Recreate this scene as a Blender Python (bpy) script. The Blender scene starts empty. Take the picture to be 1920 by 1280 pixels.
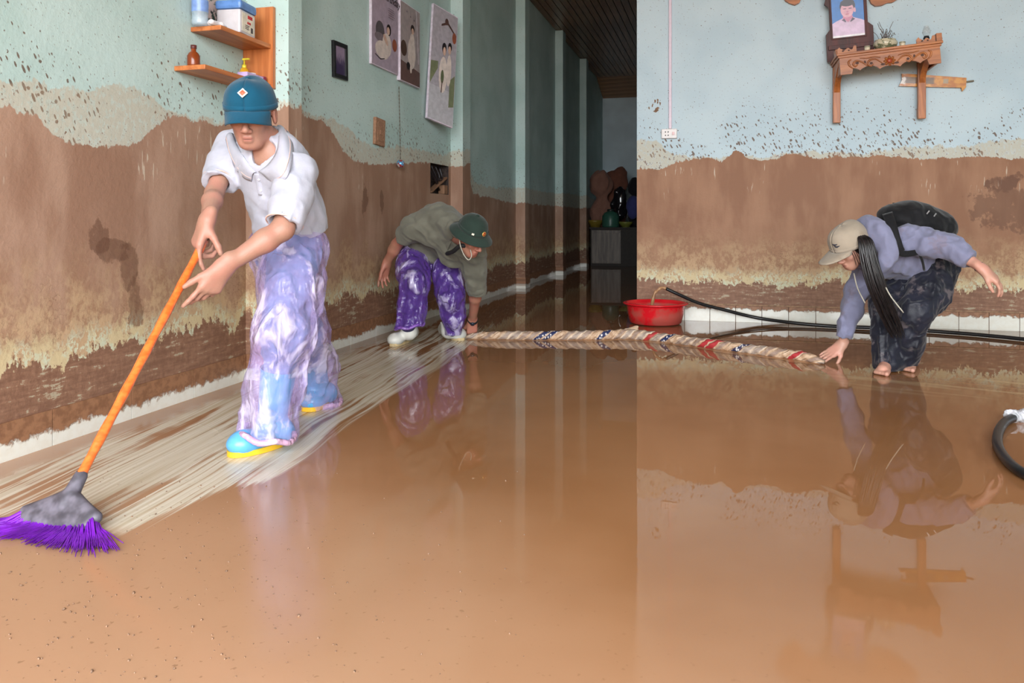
import bpy, bmesh, math, random
import numpy as np
from mathutils import Vector, Matrix, Euler

# ------------------------------------------------------------------ camera, world, light, exposure
SC = bpy.context.scene
COL = SC.collection
random.seed(7)
np.random.seed(7)
F_PX = 1448.0           # focal length in pixels of a 1920-wide frame
HORIZON = 412.0
YAW = math.radians(15.04)
CAM_H = 0.84
K = CAM_H / 0.8         # depths below are noted for a 0.8 m eye height

cam_d = bpy.data.cameras.new('camera')
cam = bpy.data.objects.new('camera', cam_d)
COL.objects.link(cam)
cam.location = (0, 0, CAM_H)
cam.rotation_euler = (math.radians(90), 0, YAW)
cam_d.sensor_width = 36.0
cam_d.lens = F_PX / 1920 * 36.0
cam_d.shift_y = -(640 - HORIZON) / 1920
cam_d.clip_end = 200
SC.camera = cam

world = bpy.data.worlds.new('overcast_sky')
SC.world = world
world.use_nodes = True
bgn = world.node_tree.nodes['Background']
bgn.inputs[0].default_value = (0.93, 0.97, 1.0, 1)
bgn.inputs[1].default_value = 8.0

# sky portal filling the open street front (guides the daylight through the doorway, adds no light of its own)
portal_d = bpy.data.lights.new('doorway_daylight', 'AREA')
portal_d.shape = 'RECTANGLE'
portal_d.size = 6.0
portal_d.size_y = 3.9
portal_d.cycles.is_portal = True
portal = bpy.data.objects.new('doorway_daylight', portal_d)
COL.objects.link(portal)
portal.location = (0.6, -2.0, 1.95)
portal.rotation_euler = (math.radians(90), 0, 0)

SC.view_settings.view_transform = 'Standard'
SC.view_settings.look = 'None'
SC.view_settings.gamma = 1.0
SC.view_settings.use_curve_mapping = False
SC.view_settings.exposure = 0.70
SC.cycles.use_denoising = True
SC.cycles.use_adaptive_sampling = True
SC.cycles.adaptive_threshold = 0.12
SC.cycles.max_bounces = 6
SC.cycles.diffuse_bounces = 2
SC.cycles.glossy_bounces = 3
SC.cycles.transparent_max_bounces = 16
SC.cycles.caustics_reflective = False
SC.cycles.caustics_refractive = False
SC.cycles.sample_clamp_indirect = 6.0

WX = -2.29 * K          # left wall plane
BY = 6.30 * K           # partition wall plane
PX0 = -0.646 * K        # free edge of the partition
FARY = 15.6 * K
CORR_H = 3.53 * K
ROOM_H = 4.15
RX = 4.4                # right wall
FY = -2.0               # street front
sA, cA = math.sin(YAW), math.cos(YAW)

def ray(px):
    u = (px - 960) / F_PX
    return (-sA + cA * u, cA + sA * u)

def P(px, py, Z):
    """world point seen at a pixel, Z metres (0.8 m eye height units) in front"""
    Z = Z * K
    dx, dy = ray(px)
    return Vector((dx * Z, dy * Z, CAM_H + (HORIZON - py) / F_PX * Z))

def floor_at(px, py, z=0.0):
    Z = F_PX * (CAM_H - z) / (py - HORIZON)
    dx, dy = ray(px)
    return Vector((dx * Z, dy * Z, z))

def left_at(px, py, x=None):
    x = WX if x is None else x
    dx, dy = ray(px)
    Z = x / dx
    return Vector((x, dy * Z, CAM_H + (HORIZON - py) / F_PX * Z))

def back_at(px, py, y=None):
    y = BY if y is None else y
    dx, dy = ray(px)
    Z = y / dy
    return Vector((dx * Z, y, CAM_H + (HORIZON - py) / F_PX * Z))

# ------------------------------------------------------------------ object helpers
def link(o, parent=None):
    COL.objects.link(o)
    if parent is not None:
        o.parent = parent
    return o

def tag(o, label=None, cat=None, group=None, kind=None):
    if label: o['label'] = label
    if cat: o['category'] = cat
    if group: o['group'] = group
    if kind: o['kind'] = kind
    return o

def empty(name, loc=(0, 0, 0), rot=(0, 0, 0)):
    o = bpy.data.objects.new(name, None)
    o.location = loc
    o.rotation_euler = rot
    o.empty_display_size = 0.05
    return link(o)

def mesh_obj(name, verts, faces, mat=None, parent=None, smooth=False):
    me = bpy.data.meshes.new(name)
    me.from_pydata([tuple(v) for v in verts], [], faces)
    me.update()
    if smooth:
        me.polygons.foreach_set('use_smooth', [True] * len(me.polygons))
    o = bpy.data.objects.new(name, me)
    if mat:
        for m in (mat if isinstance(mat, (list, tuple)) else [mat]):
            me.materials.append(m)
    return link(o, parent)

def bm_obj(name, bm, mat=None, parent=None, smooth=False):
    me = bpy.data.meshes.new(name)
    bmesh.ops.recalc_face_normals(bm, faces=bm.faces)
    bm.to_mesh(me)
    bm.free()
    if smooth:
        me.polygons.foreach_set('use_smooth', [True] * len(me.polygons))
    o = bpy.data.objects.new(name, me)
    if mat:
        for m in (mat if isinstance(mat, (list, tuple)) else [mat]):
            me.materials.append(m)
    return link(o, parent)

def bm_box(bm, c, s, rot=None, bevel=0.0, mi=0):
    """box with centre c and full size s"""
    r = bmesh.ops.create_cube(bm, size=1.0)
    vs = r['verts']
    M = Matrix.Translation(Vector(c)) @ (rot.to_matrix().to_4x4() if rot else Matrix()) @ Matrix.Diagonal((s[0], s[1], s[2], 1))
    bmesh.ops.transform(bm, matrix=M, verts=vs)
    fs = set(f for v in vs for f in v.link_faces)
    for f in fs: f.material_index = mi
    if bevel > 0:
        es = list(set(e for v in vs for e in v.link_edges))
        bmesh.ops.bevel(bm, geom=es, offset=bevel, segments=2, affect='EDGES', profile=0.6)
    return vs

def box_obj(name, lo, hi, mat, parent=None, bevel=0.0):
    bm = bmesh.new()
    lo, hi = Vector(lo), Vector(hi)
    bm_box(bm, (lo + hi) / 2, hi - lo, bevel=bevel)
    return bm_obj(name, bm, mat, parent)

def frames(pts):
    """parallel-transport frames along a polyline"""
    pts = [Vector(p) for p in pts]
    n = len(pts)
    T = []
    for i in range(n):
        a = pts[max(0, i - 1)]; b = pts[min(n - 1, i + 1)]
        T.append((b - a).normalized())
    up = Vector((0, 0, 1)) if abs(T[0].z) < 0.9 else Vector((1, 0, 0))
    N = [(up - T[0] * up.dot(T[0])).normalized()]
    for i in range(1, n):
        v = N[-1] - T[i] * N[-1].dot(T[i])
        N.append(v.normalized() if v.length > 1e-6 else N[-1])
    return pts, T, N, [T[i].cross(N[i]) for i in range(n)]

def tube(pts, rad, seg=10, cap=True):
    """verts, faces of a tube; rad is a number or list"""
    pts, T, N, B = frames(pts)
    n = len(pts)
    rad = [rad] * n if not isinstance(rad, (list, tuple)) else rad
    V, Fc = [], []
    for i in range(n):
        for j in range(seg):
            a = 2 * math.pi * j / seg
            V.append(pts[i] + (N[i] * math.cos(a) + B[i] * math.sin(a)) * rad[i])
    for i in range(n - 1):
        for j in range(seg):
            k = (j + 1) % seg
            Fc.append((i * seg + j, i * seg + k, (i + 1) * seg + k, (i + 1) * seg + j))
    if cap:
        Fc.append(tuple(range(seg - 1, -1, -1)))
        Fc.append(tuple((n - 1) * seg + j for j in range(seg)))
    return V, Fc

def tube_obj(name, pts, rad, mat, parent=None, seg=10, cap=True):
    V, Fc = tube(pts, rad, seg, cap)
    return mesh_obj(name, V, Fc, mat, parent, smooth=True)

def merge(parts):
    V, Fc = [], []
    for v, f in parts:
        o = len(V)
        V += list(v)
        Fc += [tuple(i + o for i in q) for q in f]
    return V, Fc

def catmull(pts, n=8):
    pts = [Vector(p) for p in pts]
    out = []
    q = [pts[0] * 2 - pts[1]] + pts + [pts[-1] * 2 - pts[-2]]
    for i in range(1, len(q) - 2):
        p0, p1, p2, p3 = q[i - 1], q[i], q[i + 1], q[i + 2]
        for k in range(n):
            t = k / n
            out.append(0.5 * ((2 * p1) + (p2 - p0) * t + (2 * p0 - 5 * p1 + 4 * p2 - p3) * t * t + (3 * p1 - p0 - 3 * p2 + p3) * t ** 3))
    out.append(pts[-1])
    return out

def lathe(profile, seg=32, closed_ends=False):
    """profile [(r,z)] about z"""
    V, Fc = [], []
    for r, z in profile:
        for j in range(seg):
            a = 2 * math.pi * j / seg
            V.append(Vector((r * math.cos(a), r * math.sin(a), z)))
    for i in range(len(profile) - 1):
        for j in range(seg):
            k = (j + 1) % seg
            Fc.append((i * seg + j, i * seg + k, (i + 1) * seg + k, (i + 1) * seg + j))
    if closed_ends:
        Fc.append(tuple(range(seg - 1, -1, -1)))
        Fc.append(tuple((len(profile) - 1) * seg + j for j in range(seg)))
    return V, Fc

def xf(V, M):
    return [M @ Vector(v) for v in V]

def basis(o, x, y, z):
    """matrix whose columns are x,y,z at o"""
    M = Matrix.Identity(4)
    for i, c in enumerate((x, y, z, o)):
        for r in range(3):
            M[r][i] = c[r]
    return M

# ------------------------------------------------------------------ node helpers
class V:
    """socket wrapper with arithmetic that grows a node tree"""
    def __init__(s, nt, sock): s.nt, s.s = nt, sock
    def _m(s, op, b=None, c=None, clamp=False):
        n = s.nt.nodes.new('ShaderNodeMath'); n.operation = op; n.use_clamp = clamp
        s.nt.links.new(s.s, n.inputs[0])
        for i, q in ((1, b), (2, c)):
            if q is None: continue
            if isinstance(q, V): s.nt.links.new(q.s, n.inputs[i])
            else: n.inputs[i].default_value = q
        return V(s.nt, n.outputs[0])
    def __add__(s, b): return s._m('ADD', b)
    __radd__ = __add__
    def __sub__(s, b): return s._m('SUBTRACT', b)
    def __rsub__(s, b): return (s * -1.0) + b
    def __mul__(s, b): return s._m('MULTIPLY', b)
    __rmul__ = __mul__
    def __truediv__(s, b): return s._m('DIVIDE', b)
    def abs(s): return s._m('ABSOLUTE')
    def sin(s): return s._m('SINE')
    def fract(s): return s._m('FRACT')
    def floor(s): return s._m('FLOOR')
    def pow(s, b): return s._m('POWER', b)
    def min(s, b): return s._m('MINIMUM', b)
    def max(s, b): return s._m('MAXIMUM', b)
    def clamp(s): return s._m('ADD', 0.0, clamp=True)
    def gt(s, b): return s._m('GREATER_THAN', b)
    def ss(s, a, b):
        """smoothstep from a to b (a > b falls)"""
        n = s.nt.nodes.new('ShaderNodeMapRange'); n.interpolation_type = 'SMOOTHSTEP'
        if a > b:
            n.inputs[1].default_value = b; n.inputs[2].default_value = a
            n.inputs[3].default_value = 1; n.inputs[4].default_value = 0
        else:
            n.inputs[1].default_value = a; n.inputs[2].default_value = b
        s.nt.links.new(s.s, n.inputs[0])
        return V(s.nt, n.outputs[0])

class Mat:
    def __init__(self, name):
        self.m = bpy.data.materials.new(name)
        self.m.use_nodes = True
        self.nt = self.m.node_tree
        self.b = self.nt.nodes['Principled BSDF']
        self.out = self.nt.nodes['Material Output']
    def new(self, t): return self.nt.nodes.new(t)
    def pos(self):
        g = self.new('ShaderNodeNewGeometry')
        sp = self.new('ShaderNodeSeparateXYZ')
        self.nt.links.new(g.outputs['Position'], sp.inputs[0])
        return [V(self.nt, sp.outputs[i]) for i in range(3)]
    def obj(self):
        g = self.new('ShaderNodeTexCoord')
        sp = self.new('ShaderNodeSeparateXYZ')
        self.nt.links.new(g.outputs['Object'], sp.inputs[0])
        return [V(self.nt, sp.outputs[i]) for i in range(3)]
    def uv(self):
        g = self.new('ShaderNodeTexCoord')
        sp = self.new('ShaderNodeSeparateXYZ')
        self.nt.links.new(g.outputs['UV'], sp.inputs[0])
        return [V(self.nt, sp.outputs[i]) for i in range(2)]
    def vec(self, x, y, z):
        n = self.new('ShaderNodeCombineXYZ')
        for i, q in enumerate((x, y, z)):
            if isinstance(q, V): self.nt.links.new(q.s, n.inputs[i])
            else: n.inputs[i].default_value = q
        return n.outputs[0]
    def noise(self, vec, scale=1.0, detail=4.0, rough=0.55, dist=0.0, dim='3D'):
        n = self.new('ShaderNodeTexNoise'); n.noise_dimensions = dim
        self.nt.links.new(vec, n.inputs['Vector'])
        n.inputs['Scale'].default_value = scale
        n.inputs['Detail'].default_value = detail
        n.inputs['Roughness'].default_value = rough
        n.inputs['Distortion'].default_value = dist
        return V(self.nt, n.outputs[0])
    def voro(self, vec, scale=1.0, feature='F1', rnd=1.0, dim='3D'):
        n = self.new('ShaderNodeTexVoronoi'); n.voronoi_dimensions = dim
        n.feature = feature
        self.nt.links.new(vec, n.inputs['Vector'])
        n.inputs['Scale'].default_value = scale
        n.inputs['Randomness'].default_value = rnd
        d = V(self.nt, n.outputs['Distance'])
        if feature == 'DISTANCE_TO_EDGE': return d
        sp = self.new('ShaderNodeSeparateColor')
        self.nt.links.new(n.outputs['Color'], sp.inputs[0])
        return d, V(self.nt, sp.outputs[0]), V(self.nt, sp.outputs[1])
    def curve(self, x, pts, xlo, xhi, ylo, yhi):
        n = self.new('ShaderNodeFloatCurve')
        t = (x - xlo) * (1.0 / (xhi - xlo))
        self.nt.links.new(t.clamp().s, n.inputs['Value'])
        c = n.mapping.curves[0]
        pts = sorted(((p[0] - xlo) / (xhi - xlo), (p[1] - ylo) / (yhi - ylo)) for p in pts)
        pts = [(min(1, max(0, a)), min(1, max(0, b))) for a, b in pts]
        while len(c.points) < len(pts): c.points.new(0.5, 0.5)
        for q, p in zip(c.points, pts):
            q.location = p; q.handle_type = 'AUTO_CLAMPED'
        n.mapping.update()
        return V(self.nt, n.outputs[0]) * (yhi - ylo) + ylo
    def mix(self, f, a, b):
        n = self.new('ShaderNodeMix'); n.data_type = 'RGBA'
        ins = [i for i in n.inputs if i.enabled]
        fi, ai, bi = n.inputs[0], n.inputs[6], n.inputs[7]
        for q, i in ((f, fi), (a, ai), (b, bi)):
            if isinstance(q, V): self.nt.links.new(q.s, i)
            elif isinstance(q, (int, float)): i.default_value = q
            elif isinstance(q, tuple): i.default_value = (q[0], q[1], q[2], 1)
            else: self.nt.links.new(q, i)
        return n.outputs[2]
    def set(self, key, q):
        i = self.b.inputs[key]
        if isinstance(q, V): self.nt.links.new(q.s, i)
        elif isinstance(q, (int, float)): i.default_value = q
        elif isinstance(q, tuple): i.default_value = (q[0], q[1], q[2], 1)
        else: self.nt.links.new(q, i)
    def bump(self, h, dist=0.01, strength=1.0):
        n = self.new('ShaderNodeBump')
        n.inputs['Distance'].default_value = dist
        n.inputs['Strength'].default_value = strength
        self.nt.links.new(h.s, n.inputs['Height'])
        self.nt.links.new(n.outputs[0], self.b.inputs['Normal'])
        return n.outputs[0]

def srgb(r, g, b):
    f = lambda c: (c / 255 / 12.92) if c / 255 <= 0.04045 else ((c / 255 + 0.055) / 1.055) ** 2.4
    return (f(r), f(g), f(b))

_simple = {}
def simple(name, col, rough=0.6, metal=0.0, vary=0.12, scale=30.0, bump=0.0, spec=0.5, coat=0.0, stretch=(1, 1, 1)):
    """plain procedural material: colour with a little noise variation"""
    if name in _simple: return _simple[name]
    M = Mat(name)
    x, y, z = M.obj()
    v = M.vec(x * stretch[0], y * stretch[1], z * stretch[2])
    n = M.noise(v, scale, 2)
    d = tuple(c * (1 - vary) for c in col); l = tuple(min(1, c * (1 + vary)) for c in col)
    M.set('Base Color', M.mix(n.ss(0.3, 0.7), d, l))
    M.set('Roughness', rough); M.set('Metallic', metal)
    M.set('Specular IOR Level', spec); M.set('Coat Weight', coat)
    if bump: M.bump(n, bump)
    _simple[name] = M.m
    return M.m

def wood(name, col, dark, axis=0, scale=1.0, rough=0.45):
    M = Mat(name)
    p = M.obj()
    s = [26.0, 26.0, 26.0]; s[axis] = 2.2
    v = M.vec(p[0] * s[0] * scale, p[1] * s[1] * scale, p[2] * s[2] * scale)
    n = M.noise(v, 1.0, 3, 0.6, 0.6)
    M.set('Base Color', M.mix(n.ss(0.3, 0.72), dark, col))
    M.set('Roughness', rough)
    M.bump(n, 0.002, 0.5)
    return M.m
# ------------------------------------------------------------------ wall, floor, ceiling materials
MINT = srgb(196, 217, 214)
MINT_D = srgb(184, 208, 204)
CREAM = srgb(192, 188, 172)
MUD = srgb(174, 141, 120)
MUD_D = srgb(152, 117, 96)
TAN = srgb(194, 164, 126)
DARKMUD = srgb(124, 89, 70)
WETMUD = srgb(100, 68, 52)

def mud_wall(name, axis, top_pts, cream_pts, lo, hi, splat, spots, MINT, MINT_D, MUD, MUD_D):
    """painted plaster with a flood line: mud below top(s), washed cream film up to cream(s), splashes above.
    spots: wet dark patches (s, z, rs, rz)"""
    M = Mat(name)
    p = M.pos()
    s0, z = p[axis], p[2]
    s = p[0] + p[1]            # texture run: also turns the corner onto pilaster faces
    w = M.vec(p[0] + p[1], z, 0.0)
    n_big = M.noise(w, 2.2, 2, dim='2D')
    n_mid = M.noise(w, 9.0, 4, 0.6, dim='2D')
    n_fine = M.noise(w, 48.0, 3, 0.65, dim='2D')
    drip = M.noise(M.vec(s * 60.0 + 3.7, z * 6.0, 0.0), 1.0, 2, 0.6, dim='2D')
    wash = M.noise(M.vec(s * 5.0 + 0.0, z * 1.3, 0.0), 1.0, 4, 0.6, dim='2D')
    rag = M.noise(M.vec(s * 42.0 + 5.0, z * 24.0, 0.0), 1.0, 4, 0.72, dim='2D')
    top = M.curve(s0, top_pts, lo, hi, 0.9, 1.8)
    jag = (n_mid - 0.5) * 0.07 + (drip - 0.5) * 0.03
    cream = M.curve(s0, cream_pts, lo, hi, 0.9, 1.8) + jag * 1.4
    top = top + jag
    hgt = z - top
    paint = M.mix(n_big.ss(0.3, 0.7), MINT, MINT_D)
    # splashes: drops that thin out with height, finer flecks near the line
    dens = n_big.ss(0.34, 0.56) * splat
    fade = hgt.ss(0.62, 0.0) * dens
    def drops(scale, off, amount, stretch):
        d, r1, r2 = M.voro(M.vec(s * scale + z * scale * (1.0 - stretch) * 0.8 + off, z * scale * stretch, 0.0), 1.0, dim='2D')
        return ((d + (n_fine - 0.5) * 0.22) - r1.pow(2.2) * amount * fade).ss(0.05, -0.01)
    dots = drops(17.0, 0.0, 0.20, 0.9).max(drops(40.0, 7.3, 0.38, 0.45))
    dots = dots.max((rag + fade * 0.12 * hgt.ss(0.40, 0.0)).ss(0.735, 0.755))
    col = M.mix(dots * 0.9, paint, srgb(104, 80, 64))
    in_cream = (z - cream).ss(0.005, -0.005)
    cfilm = M.mix(rag.ss(0.53, 0.57), CREAM, M.mix(0.6, paint, CREAM))
    cfilm = M.mix((rag + n_mid * 0.5 - hgt * 1.2).ss(0.86, 0.90), cfilm, MUD_D)
    col = M.mix(in_cream * 0.9, col, M.mix(dots * 0.8, cfilm, srgb(126, 98, 76)))
    # mud coat, layered by level
    mud = M.mix((wash * 0.6 + n_big * 0.4).ss(0.38, 0.64), MUD_D, MUD)
    lvl = z + (n_mid - 0.5) * 0.24 + (wash - 0.5) * 0.36
    tan_c = M.mix((n_mid * 0.5 + rag * 0.5).ss(0.42, 0.58), TAN, srgb(158, 122, 92))
    mud = M.mix(lvl.ss(0.80, 0.36) * 0.75, mud, tan_c)
    # drip marks scraped through the mud below the line
    dr = (drip.ss(0.66, 0.69)) * hgt.ss(-0.30, -0.2) * hgt.ss(-0.02, -0.05) * wash.ss(0.55, 0.6)
    mud = M.mix(dr * 0.75, mud, srgb(206, 192, 172))
    # fine drying cracks in patches
    ck = M.voro(M.vec(s * 24.0 + n_mid * 3.0, z * 24.0 + rag * 1.2, 0.0), 1.0, 'DISTANCE_TO_EDGE', dim='2D')
    crack = ck.ss(0.05, 0.0) * lvl.ss(0.74, 0.60) * n_big.ss(0.45, 0.6)
    mud = M.mix(crack * 0.6, mud, srgb(112, 80, 58))
    # peeled band showing the paint, ragged towards the wet foot of the wall
    pb = z + (rag - 0.5) * 0.15 + (wash - 0.5) * 0.22
    peel = pb.ss(0.318, 0.325) * pb.ss(0.46, 0.37) * (rag * 0.55 + n_mid * 0.45).ss(0.44, 0.50)
    mud = M.mix(peel * 0.9, mud, M.mix(n_mid.ss(0.42, 0.58), srgb(200, 206, 180), srgb(204, 186, 146)))
    low = pb.ss(0.325, 0.316)
    hs = M.noise(M.vec(s * 7.0, z * 46.0, 0.0), 1.0, 4, 0.65, dim='2D')
    lowc = M.mix((rag * 0.4 + hs * 0.6).ss(0.38, 0.64), DARKMUD, srgb(146, 109, 87))
    lowc = M.mix((hs * 0.7 + rag * 0.3 + (n_big - 0.5) * 0.3).ss(0.61, 0.65) * 0.6, lowc, srgb(186, 180, 154))
    mud = M.mix(low, mud, lowc)
    for (cs, cz, rs, rz) in spots:
        e = ((s0 - cs) / rs).pow(2.0) + ((z - cz) / rz).pow(2.0) + (n_mid - 0.5) * 4.0 + (rag - 0.5) * 1.5
        mud = M.mix(e.ss(1.1, 0.6) * 0.6, mud, WETMUD)
    in_mud = hgt.ss(0.004, -0.004)
    col = M.mix(in_mud, col, mud)
    M.set('Base Color', col)
    M.set('Roughness', 0.62)
    M.set('Specular IOR Level', 0.35)
    M.bump(M.noise(w, 30.0, 3, 0.7, dim='2D'), 0.006, 0.35)
    return M.m

def lp(l): return [(left_at(a, b).y, left_at(a, b).z) for a, b in l]
def bp(l): return [(back_at(a, b).x, back_at(a, b).z) for a, b in l]

L_TOP = [(-1.5, 1.30), (1.5, 1.34)] + lp([(0, 205), (60, 212), (105, 262), (170, 275), (230, 275), (290, 238), (350, 222), (400, 232), (461, 205),
         (541, 209), (590, 222), (630, 258), (680, 305), (740, 306), (800, 305), (845, 312), (868, 306), (888, 362), (925, 372), (966, 380), (1041, 386), (1087, 390)]) + [(FARY, 1.12)]
L_CREAM = [(-1.5, 1.48), (1.5, 1.48)] + lp([(0, 150), (60, 154), (140, 168), (245, 168), (300, 200), (350, 216), (405, 226), (461, 196),
         (541, 204), (595, 216), (640, 232), (670, 258), (705, 276), (760, 276), (820, 290), (868, 282), (888, 340), (925, 352), (966, 352), (1041, 362), (1087, 366)]) + [(FARY, 1.22)]
B_TOP = bp([(1195, 318), (1235, 316), (1262, 306), (1330, 296), (1355, 300), (1380, 284), (1405, 298), (1450, 300), (1480, 287), (1530, 296),
            (1640, 292), (1740, 298), (1830, 294), (1920, 298), (2050, 296)]) + [(RX, 1.38)]
B_CREAM = bp([(1195, 262), (1225, 262), (1262, 292), (1330, 294), (1400, 292), (1450, 294), (1480, 285), (1560, 288), (1640, 284), (1700, 278), (1800, 272),
              (1870, 264), (1920, 260), (2050, 250)]) + [(RX, 1.55)]
spot = lambda px, py, rs, rz: (back_at(px, py).x, back_at(px, py).z, rs, rz)
lspot = lambda px, py, rs, rz: (left_at(px, py).y, left_at(px, py).z, rs, rz)
M_WL = mud_wall('muddy_painted_plaster_left', 1, L_TOP, L_CREAM, -1.5, FARY, 0.75,
                [lspot(185, 440, 0.05, 0.07), lspot(215, 470, 0.08, 0.05), lspot(242, 500, 0.05, 0.10), lspot(255, 570, 0.05, 0.12), lspot(684, 375, 0.045, 0.10), lspot(716, 370, 0.03, 0.10)], srgb(194, 216, 212), srgb(180, 205, 200), MUD, MUD_D)
M_WB = mud_wall('muddy_painted_plaster_partition', 0, B_TOP, B_CREAM, PX0 - 0.1, RX, 1.0,
                [spot(1890, 385, 0.26, 0.20), spot(1880, 345, 0.12, 0.06)], srgb(194, 212, 220), srgb(184, 204, 214), srgb(160, 119, 92), srgb(140, 99, 74))
M_PLAIN = simple('mint_wall_paint', MINT_D, 0.6, vary=0.08, scale=3)
M_FARW = simple('lightened_back_wall_paint', srgb(216, 234, 242), 0.6, vary=0.08, scale=2)  # paint lightened to stand in for light from an unseen back opening

# floor: muddy water over pale tile, swept bare in streaks along the left wall
def floor_mat():
    M = Mat('muddy_flood_water')
    x, y, z = M.pos()
    w = M.vec(x, y, 0.0)
    edge_px = [(235, 1000), (300, 968), (420, 922), (545, 886), (600, 838), (660, 792), (745, 735), (800, 698), (862, 650), (905, 622), (960, 590)]
    pts = [(floor_at(a, b).y, floor_at(a, b).x) for a, b in edge_px]
    y0, y1 = pts[0][0], pts[-1][0]
    n_mid = M.noise(w, 5.0, 4, dim='2D')
    bx = M.curve(y, pts, y0, y1, -2.6, -0.2)
    a = floor_at(250, 975); b = floor_at(640, 745)
    d = (b - a).normalized()
    al = x * d.x + y * d.y
    ac = x * d.y - y * d.x
    warp = (M.noise(M.vec(al * 0.7, ac * 0.7, 0.0), 1.0, 2, dim='2D') - 0.5) * 0.16
    ac2 = ac + warp
    st1 = M.noise(M.vec(ac2 * 16.0, al * 0.55, 0.0), 1.0, 3, 0.62, dim='2D')
    st2 = M.noise(M.vec(ac2 * 60.0, al * 0.8, 2.0), 1.0, 3, 0.6, dim='2D')
    inside = (x - bx - (st1 - 0.5) * 0.25).ss(0.02, -0.03) * (y + (n_mid - 0.5) * 0.08).ss(y0 - 0.03, y0 + 0.06) * y.ss(y1 - 0.2, y1 - 1.2)
    fade_far = y.ss(y1 * 0.97, y1 * 0.62)
    wallside = (x + (n_mid - 0.5) * 0.10).ss(WX + 0.10, WX + 0.2)
    thr = st1 * 0.62 + st2 * 0.38
    bare = inside * wallside * (thr + fade_far * 0.14 - 0.06 + (M.noise(w, 1.8, 3, dim='2D') - 0.5) * 0.5).ss(0.42, 0.56)
    # beyond the woman a wiped patch too
    q = floor_at(1800, 725); 
    e = ((x - q.x) / 0.75).pow(2.0) + ((y - q.y) / 0.30).pow(2.0)
    st3 = M.noise(M.vec((x * 0.35 + y) * 9.0, x * 0.8, 0.0), 1.0, 4, dim='2D')
    bare2 = e.ss(1.0, 0.3) * st3.ss(0.52, 0.66) * 0.45
    tile = M.mix(st2.ss(0.3, 0.7), srgb(198, 186, 160), srgb(230, 224, 208))
    water = M.mix(M.noise(w, 0.9, 4, dim='2D').ss(0.3, 0.7), srgb(146, 100, 64), srgb(158, 112, 76))
    # thicker mud in the near left corner, thinner clear water farther in
    thick = (x * 0.55 + y * 1.0 + (M.noise(w, 1.4, 3, dim='2D') - 0.5) * 0.8).ss(2.2, 0.6)
    water = M.mix(thick * 0.8, water, srgb(184, 144, 114))
    far_in = y.ss(4.4, 6.4)
    water = M.mix(far_in * 0.55, water, srgb(122, 90, 66))  # water colour turns darker towards the back of the room
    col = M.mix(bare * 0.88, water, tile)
    col = M.mix(bare2, col, srgb(200, 176, 134))
    grit = M.noise(w, 55.0, 2, dim='2D').ss(0.70, 0.78) * thick
    col = M.mix(grit * 0.5, col, srgb(120, 88, 62))
    M.set('Base Color', col)
    M.set('IOR', 1.36)
    M.set('Specular IOR Level', 0.5)
    M.set('Roughness', (thick * 0.16 + bare * 0.16 + 0.006) + inside * 0.05)
    rip = M.noise(w, 2.2, 1, dim='2D') * 0.22 + M.noise(w, 34.0, 2, dim='2D') * 0.10 * y.ss(3.2, 1.4) * x.ss(0.3, -1.0)
    M.bump(rip, 0.012, 0.14)
    return M.m
M_FLOOR = floor_mat()

# white skirting tile smeared with mud from the top
def tile_mat(name, cover_lo, cover_hi, axis):
    M = Mat(name)
    p = M.pos()
    s, z = p[axis], p[2]
    n = M.noise(M.vec(s * 24.0, 1.0, z * 24.0), 1.0, 5, 0.65)
    n2 = M.noise(M.vec(s * 3.0, 2.0, 0.0), 1.0, 3)
    lvl = z + (n - 0.5) * 0.09 + (n2 - 0.5) * 0.10
    m = lvl.ss(cover_lo, cover_hi)
    base = M.mix(n.ss(0.4, 0.62) * 0.15, srgb(226, 224, 214), srgb(200, 180, 150))
    mudc = M.mix(n.ss(0.4, 0.6), srgb(128, 88, 62), srgb(152, 108, 78))
    M.set('Base Color', M.mix(m, base, mudc))
    M.set('Roughness', m * 0.4 + 0.15)
    M.bump(m * 0.5 + n * 0.15 * m, 0.006, 0.8)
    return M.m
M_TILE_L = tile_mat('muddied_white_skirting_tile_left', 0.045, 0.065, 1)
M_TILE_B = tile_mat('muddied_white_skirting_tile_partition', 0.098, 0.112, 0)
M_GROUT = simple('skirting_grout', srgb(92, 66, 50), 0.9)

# ------------------------------------------------------------------ the room
def quad(name, a, b, c, d, mat):
    return tag(mesh_obj(name, [a, b, c, d], [(0, 1, 2, 3)], mat), kind='structure')

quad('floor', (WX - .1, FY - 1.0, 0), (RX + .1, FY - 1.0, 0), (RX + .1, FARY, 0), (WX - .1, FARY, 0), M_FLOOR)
quad('ground', (-30, -40, -0.12), (30, -40, -0.12), (30, FY - 0.9, -0.12), (-30, FY - 0.9, -0.12), simple('muddy_street', srgb(150, 120, 95), 0.8))
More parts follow.
